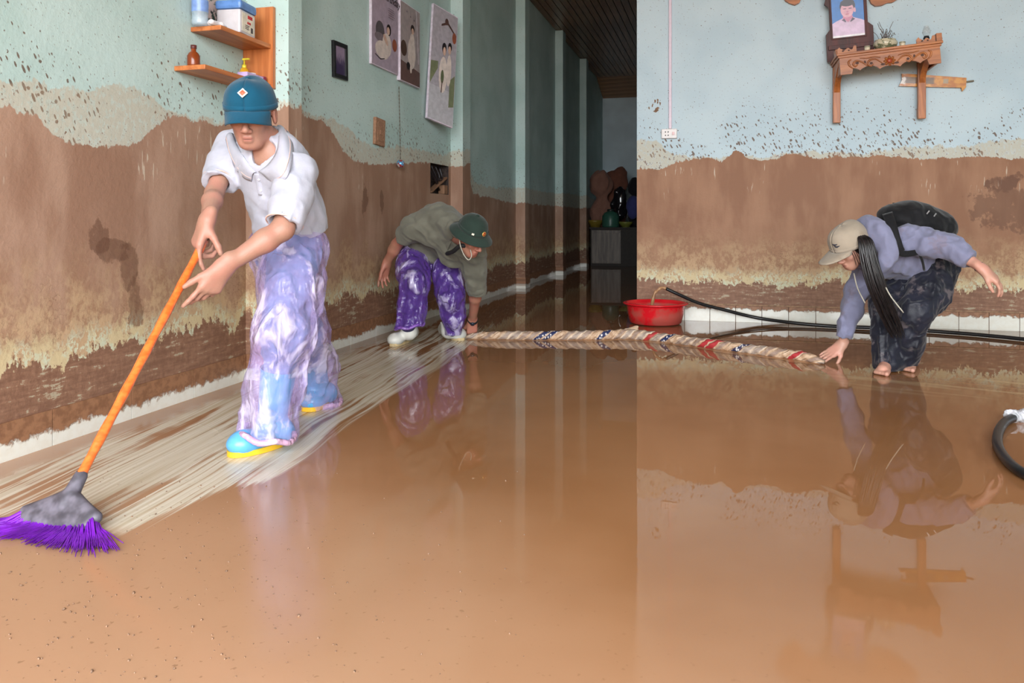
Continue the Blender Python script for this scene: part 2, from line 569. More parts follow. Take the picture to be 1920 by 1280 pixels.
# left wall with a small open box recess
NY0, NY1 = left_at(807, 330).y, left_at(841, 330).y
NZ0, NZ1 = left_at(807, 362).z, left_at(807, 305).z
def wall_left():
    ys = [FY, NY0, NY1, FARY]; zs = [0, NZ0, NZ1, ROOM_H]
    vs, fs = [], []
    for yy in ys:
        for zz in zs: vs.append((WX, yy, zz))
    for i in range(3):
        for j in range(3):
            if (i, j) == (1, 1): continue
            a = i * 4 + j
            fs.append((a, a + 4, a + 5, a + 1))
    o = tag(mesh_obj('wall_left', vs, fs, M_WL), kind='structure')
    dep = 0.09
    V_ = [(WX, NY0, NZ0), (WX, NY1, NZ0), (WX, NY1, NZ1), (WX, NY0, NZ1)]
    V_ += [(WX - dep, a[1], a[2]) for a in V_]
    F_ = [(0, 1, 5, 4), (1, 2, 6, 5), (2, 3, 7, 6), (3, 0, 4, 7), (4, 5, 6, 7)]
    mesh_obj('recess_box', V_, F_, simple('shaded_recess_mud', srgb(52, 40, 36), 0.8, vary=0.5, scale=40, bump=0.004), o)  # muddy recess, its colour darkened for the shade inside
    # broken switch-gear pieces left in the recess
    dark = simple('wet_black_wiring', srgb(38, 32, 36), 0.35)
    for k in range(4):
        t = random.random()
        pts = [Vector((WX - 0.05, NY0 + (NY1 - NY0) * (0.1 + 0.22 * k), NZ1 - 0.01)), Vector((WX - 0.02, NY0 + (NY1 - NY0) * (0.3 + 0.15 * k), (NZ0 + NZ1) / 2 + 0.03 * t)),
               Vector((WX - 0.045, NY0 + (NY1 - NY0) * (0.75 - 0.12 * k), NZ0 + 0.04 + 0.03 * k))]
        tube_obj('wire', catmull(pts, 5), 0.008, dark, o, 6)
    bm = bmesh.new()
    bm_box(bm, (WX - 0.03, (NY0 + NY1) / 2 + 0.02, NZ0 + 0.085), (0.05, (NY1 - NY0) * 0.9, 0.016), Euler((0.35, 0, 0)), 0.003)
    bm_obj('broken_strip', bm, simple('mud_crusted_strip', srgb(140, 104, 78), 0.8), o)
    bm = bmesh.new()
    bm_box(bm, (WX - 0.035, NY1 - 0.05, NZ0 + 0.045), (0.06, 0.09, 0.08), None, 0.004)
    bm_obj('terminal_block', bm, simple('mud_crusted_strip', srgb(140, 104, 78), 0.8), o)
    return o
wl = wall_left()

# partition (a slab with its free end towards the corridor) and the corridor's right side behind it
tag(box_obj('wall_back', (PX0, BY, 0), (RX, BY + 0.11, ROOM_H), M_WB), kind='structure')
quad('wall_header', (WX, BY + 0.02, CORR_H), (PX0, BY + 0.02, CORR_H), (PX0, BY + 0.02, ROOM_H), (WX, BY + 0.02, ROOM_H), M_PLAIN)
quad('wall_corridor', (PX0 + 0.005, BY + 0.11, 0), (PX0 + 0.005, FARY, 0), (PX0 + 0.005, FARY, CORR_H + .2), (PX0 + 0.005, BY + 0.11, CORR_H + .2), M_WL)
quad('wall_far', (WX, FARY, 0), (PX0, FARY, 0), (PX0, FARY, CORR_H), (WX, FARY, CORR_H), M_FARW)
quad('wall_right', (RX, FY, 0), (RX, BY, 0), (RX, BY, ROOM_H), (RX, FY, ROOM_H), M_PLAIN)
# street front: wide opening on the left, solid on the right
OPX, OPZ = 3.6, 3.9
tag(box_obj('wall_front', (OPX, FY - 0.15, 0), (RX, FY, ROOM_H), M_PLAIN), kind='structure')
tag(box_obj('wall_front_lintel', (WX, FY - 0.15, OPZ), (OPX, FY, ROOM_H), M_PLAIN), kind='structure')
quad('ceiling', (WX, FY, ROOM_H), (RX, FY, ROOM_H), (RX, BY, ROOM_H), (WX, BY, ROOM_H), wood('brown_room_ceiling', srgb(150, 112, 78), srgb(118, 84, 56), axis=1, scale=0.5, rough=0.5))

# corridor ceiling: boards along the corridor, then a lean-to slope at the end
M_CB = wood('brown_ceiling_board', srgb(172, 130, 90), srgb(128, 92, 62), axis=1, scale=0.8, rough=0.35)
M_CB2 = wood('lit_brown_board_cross', srgb(190, 142, 96), srgb(148, 106, 70), axis=0, scale=0.8, rough=0.4)  # slope boards coloured lighter, for the light on their forward-facing side
CE1 = 14.72 * K
cc = quad('ceiling_corridor', (WX, BY + .02, CORR_H + .03), (PX0, BY + .02, CORR_H + .03), (PX0, CE1, CORR_H + .03), (WX, CE1, CORR_H + .03), simple('roof_gap_shade', srgb(40, 32, 26), 0.9))  # backing sheet coloured dark, as the shade between the boards
nb = 18
bw = (PX0 - WX) / nb
bm = bmesh.new()
bm_box(bm, (0, 0, 0), (bw - 0.010, CE1 - BY - 0.03, 0.014))
plank_me = None
for i in range(nb):
    if plank_me is None:
        o = bm_obj('plank', bm, M_CB, cc); plank_me = o.data
    else:
        o = link(bpy.data.objects.new('plank', plank_me), cc)
    o.location = (WX + bw * (i + 0.5), (BY + CE1) / 2 + 0.02, CORR_H + 0.015 + random.uniform(-0.003, 0.003))
slope_a = math.atan2(0.30, FARY - CE1)
c2 = quad('ceiling_lean_to', (WX, CE1, CORR_H + .04), (PX0, CE1, CORR_H + .04), (PX0, FARY, CORR_H - .26), (WX, FARY, CORR_H - .26), simple('roof_gap_shade', srgb(40, 32, 26), 0.9))  # same dark backing, shade of the gaps kept in its colour
ns = 6
sl = math.hypot(FARY - CE1, 0.30) / ns
pm = None
for i in range(ns):
    if pm is None:
        bm = bmesh.new(); bm_box(bm, (0, 0, 0), (PX0 - WX - 0.02, sl - 0.012, 0.014))
        o = bm_obj('plank', bm, M_CB2, c2); pm = o.data
    else:
        o = link(bpy.data.objects.new('plank', pm), c2)
    t = (i + 0.5) / ns
    o.location = ((WX + PX0) / 2, CE1 + (FARY - CE1) * t, CORR_H + 0.02 - 0.30 * t)
    o.rotation_euler = (-slope_a, 0, 0)

# pilasters on the left wall
def pilaster(n, y0, prot, width, h):
    o = tag(box_obj('trim_%d' % n, (WX, y0, 0), (WX + prot, y0 + width, h), M_WL), kind='structure')
    bm = bmesh.new()
    bm_box(bm, (WX + prot / 2, y0 + width / 2, 0.068), (prot + 0.016, width + 0.016, 0.136), None, 0.003)
    bm_obj('tile', bm, M_TILE_L, o)
    return o
pilaster(1, left_at(461, 400).y, 0.24 * K, 0.13, ROOM_H)
pilaster(2, left_at(845, 400).y, 0.113 * K, 0.22, CORR_H + .6)
pilaster(3, left_at(967, 400).y, 0.113 * K, 0.22, CORR_H)
pilaster(4, left_at(1041, 400).y, 0.113 * K, 0.22, CORR_H)
pilaster(5, left_at(1087, 400).y, 0.113 * K, 0.22, CORR_H)
# thin picture-rail line on the far wall and far left wall
box_obj('trim_6', (WX, FARY - 0.02, left_at(1131, 218).z - 0.01), (PX0, FARY, left_at(1131, 218).z + 0.01), M_FARW)
bpy.data.objects['trim_6']['kind'] = 'structure'

# skirting tiles: grout backing with one child per tile
def skirting(name, axis, start, end, step, plane, mat, h=0.135, off=0.0):
    t = 0.009
    if axis == 0:
        base = box_obj(name, (start, plane - t * 0.6, 0), (end, plane, h - 0.003), M_GROUT)
    else:
        base = box_obj(name, (plane, start, 0), (plane + t * 0.6, end, h - 0.003), M_GROUT)
    tag(base, kind='structure')
    me = None
    p = start + off
    first = True
    segs = []
    if off > 0: segs.append((start, start + off))
    while p < end:
        segs.append((p, min(end, p + step))); p += step
    for a, b in segs:
        if b - a < 0.02: continue
        full = abs((b - a) - step) < 1e-6
        if full and me is not None:
            o = link(bpy.data.objects.new('tile', me), base)
        else:
            bm = bmesh.new()
            s = (b - a - 0.004, t, h) if axis == 0 else (t, b - a - 0.004, h)
            bm_box(bm, (0, 0, 0), s, None, 0.0015 if axis == 0 else 0.0)
            o = bm_obj('tile', bm, mat, base)
            if full: me = o.data
        o.location = ((a + b) / 2, plane - t / 2, h / 2) if axis == 0 else (plane + t / 2, (a + b) / 2, h / 2)
seam = back_at(1331, 600).x
step = 0.2055
off = (seam - PX0) % step
skirting('baseboard_back', 0, PX0, RX, step, BY, M_TILE_B, off=off)
skirting('baseboard_left', 1, 0.4, 14.4, 0.40, WX, M_TILE_L, off=(left_at(95, 840).y - 0.4) % 0.40)
# narrow trim lip above the skirting of the partition
tag(box_obj('trim_7', (PX0, BY - 0.012, 0.137), (RX, BY, 0.147), simple('mud_crusted_lip', srgb(150, 118, 92), 0.8, vary=0.3)), kind='structure')

# wall lamp high on the left wall; its mirror image glows at the lower edge of the picture
def wall_lamp():
    c = left_at(415, 2 * HORIZON - 1283)
    e = empty('wall_lamp', (WX, c.y, c.z))
    tag(e, 'small white wall lamp with a lit bulb high on the left wall', 'lamp')
    bm = bmesh.new(); bm_box(bm, (0.012, 0, 0), (0.024, 0.10, 0.10), None, 0.006)
    bm_obj('back_plate', bm, simple('white_lamp_plastic', srgb(225, 225, 220), 0.4), e)
    Vv, Ff = lathe([(0.001, 0.0), (0.018, 0.0), (0.019, 0.04), (0.012, 0.05)], 16)
    R = Matrix.Translation((0.024, 0, 0)) @ Matrix.Rotation(math.radians(60), 4, 'Y')
    mesh_obj('bulb_holder', xf(Vv, R), Ff, simple('white_lamp_plastic', (1, 1, 1)), e, True)
    M = Mat('lit_bulb_glass')
    M.set('Emission Color', (1.0, 0.93, 0.82)); M.set('Emission Strength', 40.0)
    prof = [(0.001, 0.045), (0.014, 0.048), (0.03, 0.075), (0.033, 0.10), (0.024, 0.125), (0.001, 0.135)]
    Vv, Ff = lathe(prof, 16)
    mesh_obj('bulb', xf(Vv, R), Ff, M.m, e, True)
wall_lamp()
# ------------------------------------------------------------------ soft-body modelling kit: blended rounded shapes turned into one skin
_perm = np.random.RandomState(3).rand(4096).astype(np.float32)
def _hash(ix, iy, iz, seed):
    return _perm[((ix * 73856093) ^ (iy * 19349663) ^ (iz * 83492791) ^ (seed * 2654435)) & 4095]

def vnoise(p, seed=0):
    """value noise in 0..1 for an (n,3) array"""
    i = np.floor(p).astype(np.int64); f = (p - i).astype(np.float32)
    f = f * f * (3 - 2 * f)
    r = 0
    for dx in (0, 1):
        wx = f[:, 0] if dx else 1 - f[:, 0]
        for dy in (0, 1):
            wy = f[:, 1] if dy else 1 - f[:, 1]
            for dz in (0, 1):
                wz = f[:, 2] if dz else 1 - f[:, 2]
                r = r + _hash(i[:, 0] + dx, i[:, 1] + dy, i[:, 2] + dz, seed) * wx * wy * wz
    return r

class SDF:
    def __init__(self, lo, hi, h):
        self.h = h
        self.lo = np.array(lo, np.float32); self.hi = np.array(hi, np.float32)
        self.n = np.ceil((self.hi - self.lo) / h).astype(int) + 1
        self.d = np.full(self.n, 0.5, np.float32)
        self.ax = [self.lo[i] + h * np.arange(self.n[i], dtype=np.float32) for i in range(3)]
    def _sl(self, lo, hi, m):
        a = np.clip(np.floor((np.array(lo) - m - self.lo) / self.h).astype(int), 0, self.n)
        b = np.clip(np.ceil((np.array(hi) + m - self.lo) / self.h).astype(int) + 1, 0, self.n)
        if np.any(b <= a): return None
        s = tuple(slice(a[i], b[i]) for i in range(3))
        X = self.ax[0][s[0]][:, None, None]; Y = self.ax[1][s[1]][None, :, None]; Z = self.ax[2][s[2]][None, None, :]
        return s, X, Y, Z
    @staticmethod
    def _smin(a, b, k):
        if k <= 0: return np.minimum(a, b)
        h = np.maximum(k - np.abs(a - b), 0) / k
        return np.minimum(a, b) - h * h * k * 0.25
    def _put(self, s, d, k, op):
        g = self.d[s]
        if op == '+': self.d[s] = self._smin(g, d, k)
        elif op == '-': self.d[s] = -self._smin(-g, d, k)
        else: self.d[s] = -self._smin(-g, -d, k)
    def cone(self, a, b, ra, rb, k=0.02, op='+', flat=None, cap=False):
        """round cone a->b; flat=(axis vector, factor) squashes it along a direction"""
        a = np.array(a, np.float32); b = np.array(b, np.float32)
        R = max(ra, rb)
        q = self._sl(np.minimum(a, b) - R, np.maximum(a, b) + R, max(k, 0.02) + 0.015)
        if q is None: return
        s, X, Y, Z = q
        ba = b - a; L2 = float(ba @ ba) + 1e-12
        px, py, pz = X - a[0], Y - a[1], Z - a[2]
        t = np.clip((px * ba[0] + py * ba[1] + pz * ba[2]) / L2, 0, 1)
        qx, qy, qz = px - ba[0] * t, py - ba[1] * t, pz - ba[2] * t
        l2 = qx * qx + qy * qy + qz * qz
        if flat is not None:
            fv = np.array(flat[0], np.float32); fv = fv / np.linalg.norm(fv)
            f = qx * fv[0] + qy * fv[1] + qz * fv[2]
            l2 = l2 + f * f * (1.0 / flat[1] ** 2 - 1)
        d = np.sqrt(l2) - (ra + (rb - ra) * t)
        if flat is not None: d = d * min(1.0, (flat[1] + 1) * 0.5)
        if cap:
            L_ = math.sqrt(L2)
            d = np.maximum(d, (px * ba[0] + py * ba[1] + pz * ba[2]) / L_ - L_)
        self._put(s, d.astype(np.float32), k, op)
    def chain(self, pts, rads, k=0.02, op='+', flat=None):
        for i in range(len(pts) - 1):
            self.cone(pts[i], pts[i + 1], rads[i], rads[i + 1], k, op, flat)
    def hit(self, px, py, z0=2.2, z1=3.4):
        """depth (0.8 m units) where the camera ray through a pixel first meets the shape"""
        Z = np.arange(z0, z1, 0.002)
        a, b = P(px, py, 1.0), P(px, py, 2.0)
        o = np.array(list(a * 2 - b)); d = np.array(list(b - a))
        pts = o + np.outer(Z, d)
        ix = np.round((pts - self.lo) / self.h).astype(int)
        ok = ((ix >= 0) & (ix < self.n)).all(1)
        v = np.full(len(Z), 1.0); q = ix[ok]
        v[ok] = self.d[q[:, 0], q[:, 1], q[:, 2]]
        w = np.nonzero(v < 0)[0]
        return float(Z[w[0]]) if len(w) else None
    def sleeve(self, pts, rads, k=0.04, wall=0.007):
        """chain whose last end is cut square and hollowed like an open cuff"""
        for i in range(len(pts) - 1):
            self.cone(pts[i], pts[i + 1], rads[i], rads[i + 1], k, cap=(i == len(pts) - 2))
        e = Vector(pts[-1]); d = (e - Vector(pts[-2])).normalized()
        self.cone(e - d * 0.022, e + d * 0.05, rads[-1] - wall - 0.012, rads[-1] - wall, 0.004, '-')
    def ell(self, c, r, M=None, k=0.02, op='+'):
        """ellipsoid; M 3 axis vectors (rows)"""
        c = np.array(c, np.float32); r = np.array(r, np.float32)
        R = float(r.max())
        q = self._sl(c - R, c + R, max(k, 0.02) + 0.015)
        if q is None: return
        s, X, Y, Z = q
        p = (X - c[0], Y - c[1], Z - c[2])
        M = np.eye(3) if M is None else np.array([list(v) for v in M], np.float32)
        u = [(p[0] * M[i, 0] + p[1] * M[i, 1] + p[2] * M[i, 2]) for i in range(3)]
        k0 = np.sqrt(sum((u[i] / r[i]) ** 2 for i in range(3)))
        k1 = np.sqrt(sum((u[i] / r[i] ** 2) ** 2 for i in range(3))) + 1e-9
        d = k0 * (k0 - 1) / k1
        self._put(s, d.astype(np.float32), k, op)
    def plane(self, pt, nrm, k=0.0):
        """keep the side the normal points away from"""
        n = np.array(nrm, np.float32); n = n / np.linalg.norm(n); p = np.array(pt, np.float32)
        d = (self.ax[0][:, None, None] - p[0]) * n[0] + (self.ax[1][None, :, None] - p[1]) * n[1] + (self.ax[2][None, None, :] - p[2]) * n[2]
        self.d = -self._smin(-self.d, -d, k)
    def plane_near(self, pt, nrm, centre, radius, k=0.0):
        """same, only within a ball round centre"""
        c = np.array(centre, np.float32)
        q = self._sl(c - radius, c + radius, 0)
        if q is None: return
        s, X, Y, Z = q
        n = np.array(nrm, np.float32); n = n / np.linalg.norm(n); p = np.array(pt, np.float32)
        d = (X - p[0]) * n[0] + (Y - p[1]) * n[1] + (Z - p[2]) * n[2]
        inside = ((X - c[0]) ** 2 + (Y - c[1]) ** 2 + (Z - c[2]) ** 2) < radius ** 2
        g = self.d[s]
        self.d[s] = np.where(inside, np.maximum(g, d), g)
    def displace(self, fn, band=0.035):
        idx = np.nonzero(np.abs(self.d) < band)
        p = np.stack([self.ax[i][idx[i]] for i in range(3)], 1)
        self.d[idx] += fn(p).astype(np.float32)
    def mesh(self, smooth=1):
        d = self.d
        s = d < 0
        c = s[:-1, :-1, :-1].astype(np.int8)
        cnt = np.zeros(c.shape, np.int8)
        for dx in (0, 1):
            for dy in (0, 1):
                for dz in (0, 1):
                    cnt += s[dx:s.shape[0] - 1 + dx, dy:s.shape[1] - 1 + dy, dz:s.shape[2] - 1 + dz]
        act = (cnt > 0) & (cnt < 8)
        I = np.stack(np.nonzero(act), 1)
        idx = np.full(act.shape, -1, np.int32)
        idx[act] = np.arange(len(I))
        cv = {}
        for dx in (0, 1):
            for dy in (0, 1):
                for dz in (0, 1):
                    cv[(dx, dy, dz)] = d[I[:, 0] + dx, I[:, 1] + dy, I[:, 2] + dz]
        acc = np.zeros((len(I), 3), np.float32); num = np.zeros(len(I), np.float32)
        for a in cv:
            for ax in range(3):
                if a[ax] == 1: continue
                b = list(a); b[ax] = 1; b = tuple(b)
                va, vb = cv[a], cv[b]
                m = (va < 0) != (vb < 0)
                t = np.where(m, va / np.where(m, va - vb, 1), 0)
                for j in range(3):
                    acc[:, j] += np.where(m, a[j] + (t if j == ax else 0), 0)
                num += m
        vert = (I + acc / np.maximum(num, 1)[:, None]) * self.h + self.lo
        quads = []
        for ax in range(3):
            sl0 = [slice(None)] * 3; sl1 = [slice(None)] * 3
            sl0[ax] = slice(None, -1); sl1[ax] = slice(1, None)
            e = s[tuple(sl0)] != s[tuple(sl1)]
            u, v = (ax + 1) % 3, (ax + 2) % 3
            E = np.stack(np.nonzero(e), 1)
            E = E[(E[:, u] > 0) & (E[:, v] > 0) & (E[:, u] < act.shape[u]) & (E[:, v] < act.shape[v])]
            def cell(du, dv):
                q = E.copy(); q[:, u] -= du; q[:, v] -= dv
                return idx[q[:, 0], q[:, 1], q[:, 2]]
            Q = np.stack([cell(1, 1), cell(0, 1), cell(0, 0), cell(1, 0)], 1)
            flip = ~s[E[:, 0], E[:, 1], E[:, 2]]
            Q[flip] = Q[flip][:, ::-1]
            quads.append(Q)
        Q = np.concatenate(quads)
        Q = Q[(Q >= 0).all(1)]
        for _ in range(smooth):
            a = np.zeros_like(vert); m = np.zeros(len(vert), np.float32)
            for i in range(4):
                j = (i + 1) % 4
                np.add.at(a, Q[:, i], vert[Q[:, j]]); np.add.at(a, Q[:, j], vert[Q[:, i]])
                np.add.at(m, Q[:, i], 1); np.add.at(m, Q[:, j], 1)
            vert = vert * 0.5 + 0.5 * a / np.maximum(m, 1)[:, None]
        return vert, Q
    def obj(self, name, mat, parent=None, smooth=1, cuts=(), thick=0.0):
        """cuts: (point, normal, centre or None, radius): drop what lies beyond each plane, leaving an open edge"""
        v, q = self.mesh(smooth)
        if cuts:
            bad = np.zeros(len(v), bool)
            for pt, nr, ce, ra in cuts:
                nr = np.array(list(nr)); nr = nr / np.linalg.norm(nr); pt = np.array(list(pt))
                dist = (v - pt) @ nr
                m = dist > 0
                if ce is not None: m &= (((v - np.array(list(ce))) ** 2).sum(1) < ra * ra)
                edge = q[m[q].any(1) & ~m[q].all(1)].ravel()
                mv = np.zeros(len(v), bool); mv[edge] = True
                mv &= m
                v[mv] -= np.outer(dist[mv], nr)          # pull the rim onto the cut
                bad |= m & ~mv
            q = q[~bad[q].any(1)]
            used = np.zeros(len(v), bool); used[q.ravel()] = True
            new = np.cumsum(used) - 1
            v = v[used]; q = new[q]
        me = bpy.data.meshes.new(name)
        me.vertices.add(len(v)); me.vertices.foreach_set('co', v.astype(np.float32).ravel())
        me.loops.add(len(q) * 4); me.loops.foreach_set('vertex_index', q.astype(np.int32).ravel())
        me.polygons.add(len(q))
        me.polygons.foreach_set('loop_start', np.arange(0, len(q) * 4, 4, dtype=np.int32))
        me.polygons.foreach_set('use_smooth', np.ones(len(q), bool))
        me.update(calc_edges=True)
        me.validate()
        o = bpy.data.objects.new(name, me)
        for m in (mat if isinstance(mat, (list, tuple)) else [mat]): me.materials.append(m)
        if thick:
            md = o.modifiers.new('hem', 'SOLIDIFY'); md.thickness = thick; md.offset = -1
        return link(o, parent)

def bounds(pts, m):
    a = np.array([list(p) for p in pts])
    return a.min(0) - m, a.max(0) + m

def fold_fn(dirv, freq, amp, seed, stretch=4.0, ridge=False, freq2=None, zmax=None):
    """cloth folds running along dirv"""
    d = np.array(dirv, np.float64); d /= np.linalg.norm(d)
    def fn(p):
        al = p @ d
        q = p - np.outer(al, d)
        x = q * freq + np.outer(al, d) * freq / stretch
        n = vnoise(x + 11.3, seed) * 0.7 + vnoise(x * 2.1 + 5.1, seed + 1) * 0.3
        if ridge:
            n = 1 - np.abs(2 * n - 1) * 1.6
            return -(n - 0.35) * amp
        return (n - 0.5) * amp * 2
    return fn

def hand_prims(f, wrist, d, n, hint, curls, sc=1.0, thumb=(0.5, 0.35, 0.0), spread=0.10, k=0.005, wr=0.026, thumb_curl=0.35):
    """five-fingered hand. d: wrist->knuckles, n: back-of-hand normal, hint: a vector towards the thumb side.
    curls: 4 tuples of 3 joint angles (radians, towards the palm), index first"""
    d = Vector(d).normalized(); n = Vector(n); n = (n - d * n.dot(d)).normalized()
    t = d.cross(n).normalized()                  # towards the thumb
    if t.dot(Vector(hint)) < 0: t = -t
    W = Vector(wrist)
    lens = [(0.040, 0.024, 0.019), (0.044, 0.027, 0.020), (0.041, 0.025, 0.019), (0.032, 0.019, 0.017)]
    offs = [0.027, 0.0085, -0.0095, -0.026]
    mc = [0.083, 0.085, 0.080, 0.072]
    rr = [0.0088, 0.0090, 0.0085, 0.0075]
    # palm
    for i in range(4):
        base = W + t * offs[i] * 0.62 * sc
        kn = W + (d * mc[i] + t * offs[i]) * sc
        f.cone(base, kn, 0.0165 * sc, 0.0118 * sc, 0.018)
    f.cone(W - d * 0.03 * sc, W + d * 0.012 * sc, wr * sc, 0.024 * sc, 0.02, flat=(n, 0.8))
    tips = []
    for i in range(4):
        kn = W + (d * mc[i] + t * offs[i]) * sc
        ang = spread * (offs[i] / 0.027)
        dirv = (d * math.cos(ang) + t * math.sin(ang)).normalized()
        axis = dirv.cross(n).normalized()
        p = kn; r = rr[i] * sc
        cur = dirv.copy()
        nrm = n.copy()
        for j in range(3):
            a = curls[i][j]
            r1 = (Matrix.Rotation(a, 3, axis) @ cur).normalized(); r2v = (Matrix.Rotation(-a, 3, axis) @ cur).normalized()
            if j == 0:
                t1 = (Matrix.Rotation(0.3, 3, axis) @ dirv).dot(n)
                sg = 1 if t1 < dirv.dot(n) else -1
            cur = r1 if sg > 0 else r2v
            q = p + cur * lens[i][j] * sc
            r2 = r * 0.93
            f.cone(p, q, r, r2, k if j else 0.010)
            p, r = q, r2
        tips.append((p, cur))
    # thumb from the side of the palm near its base
    tb = W + (d * 0.022 + t * 0.020 - n * 0.004) * sc
    a, b, c = thumb
    td = (d * math.cos(a) + t * math.sin(a)).normalized()
    td = (td * math.cos(b) - n * math.sin(b)).normalized()
    p1 = tb + td * 0.044 * sc
    f.cone(tb, p1, 0.0155 * sc, 0.0115 * sc, 0.014)
    ax = td.cross(t).normalized() if td.cross(t).length > 1e-3 else n
    td2 = (td + (d - t * 0.5) * thumb_curl + (-n) * c).normalized()
    p2 = p1 + td2 * 0.032 * sc
    f.cone(p1, p2, 0.0108 * sc, 0.0100 * sc, 0.006)
    td3 = (td2 + (d - t * 0.5) * thumb_curl * 0.6).normalized()
    p3 = p2 + td3 * 0.024 * sc
    f.cone(p2, p3, 0.0100 * sc, 0.0082 * sc, 0.006)
    return tips

def head_prims(f, c, fw, up, s=1.0, jaw=1.0, ears=True):
    """head about 0.225 m tall; c is the middle of the head, fw where the nose points, up the crown"""
    fw = Vector(fw).normalized(); up = Vector(up); up = (up - fw * up.dot(fw)).normalized()
    lf = up.cross(fw).normalized()
    A = (fw, lf, up)
    c = Vector(c)
    def L(x, y, z): return c + (fw * x + lf * y + up * z) * s
    f.ell(L(-0.012, 0, 0.030), (0.094 * s, 0.074 * s, 0.084 * s), A, 0.01)       # skull
    f.ell(L(0.026, 0, -0.030), (0.062 * s, 0.055 * s, 0.080 * s), A, 0.03)       # face
    f.cone(L(0.058, 0.008, -0.092), L(0.058, -0.008, -0.092), 0.021 * s, 0.021 * s, 0.03)   # chin
    for e in (-1, 1):
        f.cone(L(-0.004, e * 0.045, -0.050), L(0.045, e * 0.020, -0.088), 0.019 * s * jaw, 0.017 * s, 0.025)  # jaw line
        f.ell(L(0.058, e * 0.036, -0.022), (0.022 * s, 0.020 * s, 0.016 * s), A, 0.02)       # cheek bone
        f.cone(L(0.082, e * 0.012, 0.020), L(0.068, e * 0.046, 0.018), 0.010 * s, 0.009 * s, 0.014)  # brow
        f.ell(L(0.088, e * 0.031, 0.002), (0.014 * s, 0.016 * s, 0.009 * s), A, 0.012, '-')  # eye socket
        f.ell(L(0.068, e * 0.031, 0.001), (0.014 * s, 0.017 * s, 0.010 * s), A, 0.004)       # eyelid over the eye
        if ears:
            f.ell(L(-0.006, e * 0.080, -0.006), (0.019 * s, 0.010 * s, 0.034 * s), A, 0.006)
            f.ell(L(0.000, e * 0.090, -0.002), (0.010 * s, 0.006 * s, 0.019 * s), A, 0.004, '-')
    f.cone(L(0.086, 0, 0.010), L(0.109, 0, -0.030), 0.008 * s, 0.011 * s, 0.010)    # nose bridge
    f.ell(L(0.104, 0, -0.033), (0.013 * s, 0.012 * s, 0.010 * s), A, 0.008)
    for e in (-1, 1):
        f.ell(L(0.096, e * 0.013, -0.038), (0.012 * s, 0.008 * s, 0.008 * s), A, 0.005)
    f.cone(L(0.0855, 0.010, -0.0610), L(0.0855, -0.010, -0.0610), 0.0068 * s, 0.0068 * s, 0.010)   # upper lip
    f.cone(L(0.0825, 0.008, -0.0735), L(0.0825, -0.008, -0.0735), 0.0080 * s, 0.0080 * s, 0.010)   # lower lip
    f.cone(L(0.0945, 0.017, -0.0672), L(0.0945, -0.017, -0.0672), 0.0024 * s, 0.0024 * s, 0.005, '-')  # mouth line
    return L, A

def skin_mat(name, col, flush, tints=()):
    """tints: (point, (rx, ry, rz) radii along the head axes or one radius, axes or None, colour, amount)"""
    M = Mat(name)
    x, y, z = M.obj()
    v = M.vec(x, y, z)
    n = M.noise(v, 14.0, 2)
    c = M.mix(n.ss(0.35, 0.65), col, flush)
    for pt, r, ax, tc, amt in tints:
        d = [x - pt[0], y - pt[1], z - pt[2]]
        q = None
        for i in range(3):
            t = (d[0] * ax[i][0] + d[1] * ax[i][1] + d[2] * ax[i][2]) * (1.0 / r[i])
            q = t * t if q is None else q + t * t
        c = M.mix(q.ss(1.0, 0.45) * amt, c, tc)
    M.set('Base Color', c)
    M.set('Roughness', 0.5)
    M.bump(M.noise(v, 160.0, 1), 0.0012, 0.35)
    return M.m

def face_tints(c, fw, up, s=1.0, eyes=True):
    fw = Vector(fw).normalized(); up = Vector(up); up = (up - fw * up.dot(fw)).normalized(); lf = up.cross(fw).normalized()
    L = lambda x, y, z: Vector(c) + (fw * x + lf * y + up * z) * s
    A = (fw, lf, up)
    T = [(L(0.090, 0, -0.0665), (0.02 * s, 0.021 * s, 0.0115 * s), A, srgb(160, 96, 88), 0.5),
         (L(0.100, 0, -0.036), (0.02 * s, 0.022 * s, 0.016 * s), A, srgb(186, 118, 100), 0.35)]
    T.append((L(0.090, 0, -0.0672), (0.02 * s, 0.019 * s, 0.0024 * s), A, srgb(92, 52, 48), 0.75))
    if eyes:
        for e in (-1, 1):
            T.append((L(0.080, e * 0.031, 0.000), (0.02 * s, 0.015 * s, 0.0045 * s), A, srgb(42, 30, 28), 0.9))
            T.append((L(0.085, e * 0.031, 0.020), (0.02 * s, 0.020 * s, 0.0045 * s), A, srgb(46, 34, 32), 0.8))
    return T

def cloth_mat(name, col, scale=500.0, rough=0.85, vary=0.08, dirt=None, dirt_amt=0.0, dirt_scale=9.0):
    M = Mat(name)
    x, y, z = M.obj()
    v = M.vec(x, y, z)
    n = M.noise(v, 10.0, 3)
    c = M.mix(n.ss(0.3, 0.7), tuple(a * (1 - vary) for a in col), tuple(min(1, a * (1 + vary)) for a in col))
    if dirt: c = M.mix(M.noise(v, dirt_scale, 4, 0.65).ss(0.56, 0.66) * dirt_amt, c, dirt)
    M.set('Base Color', c)
    M.set('Roughness', rough)
    M.set('Specular IOR Level', 0.2)
    M.set('Sheen Weight', 0.15)
    M.bump(M.noise(v, 38.0, 3) * 0.6 + M.noise(v, scale, 1) * 0.15, 0.006, 0.5)
    return M.m

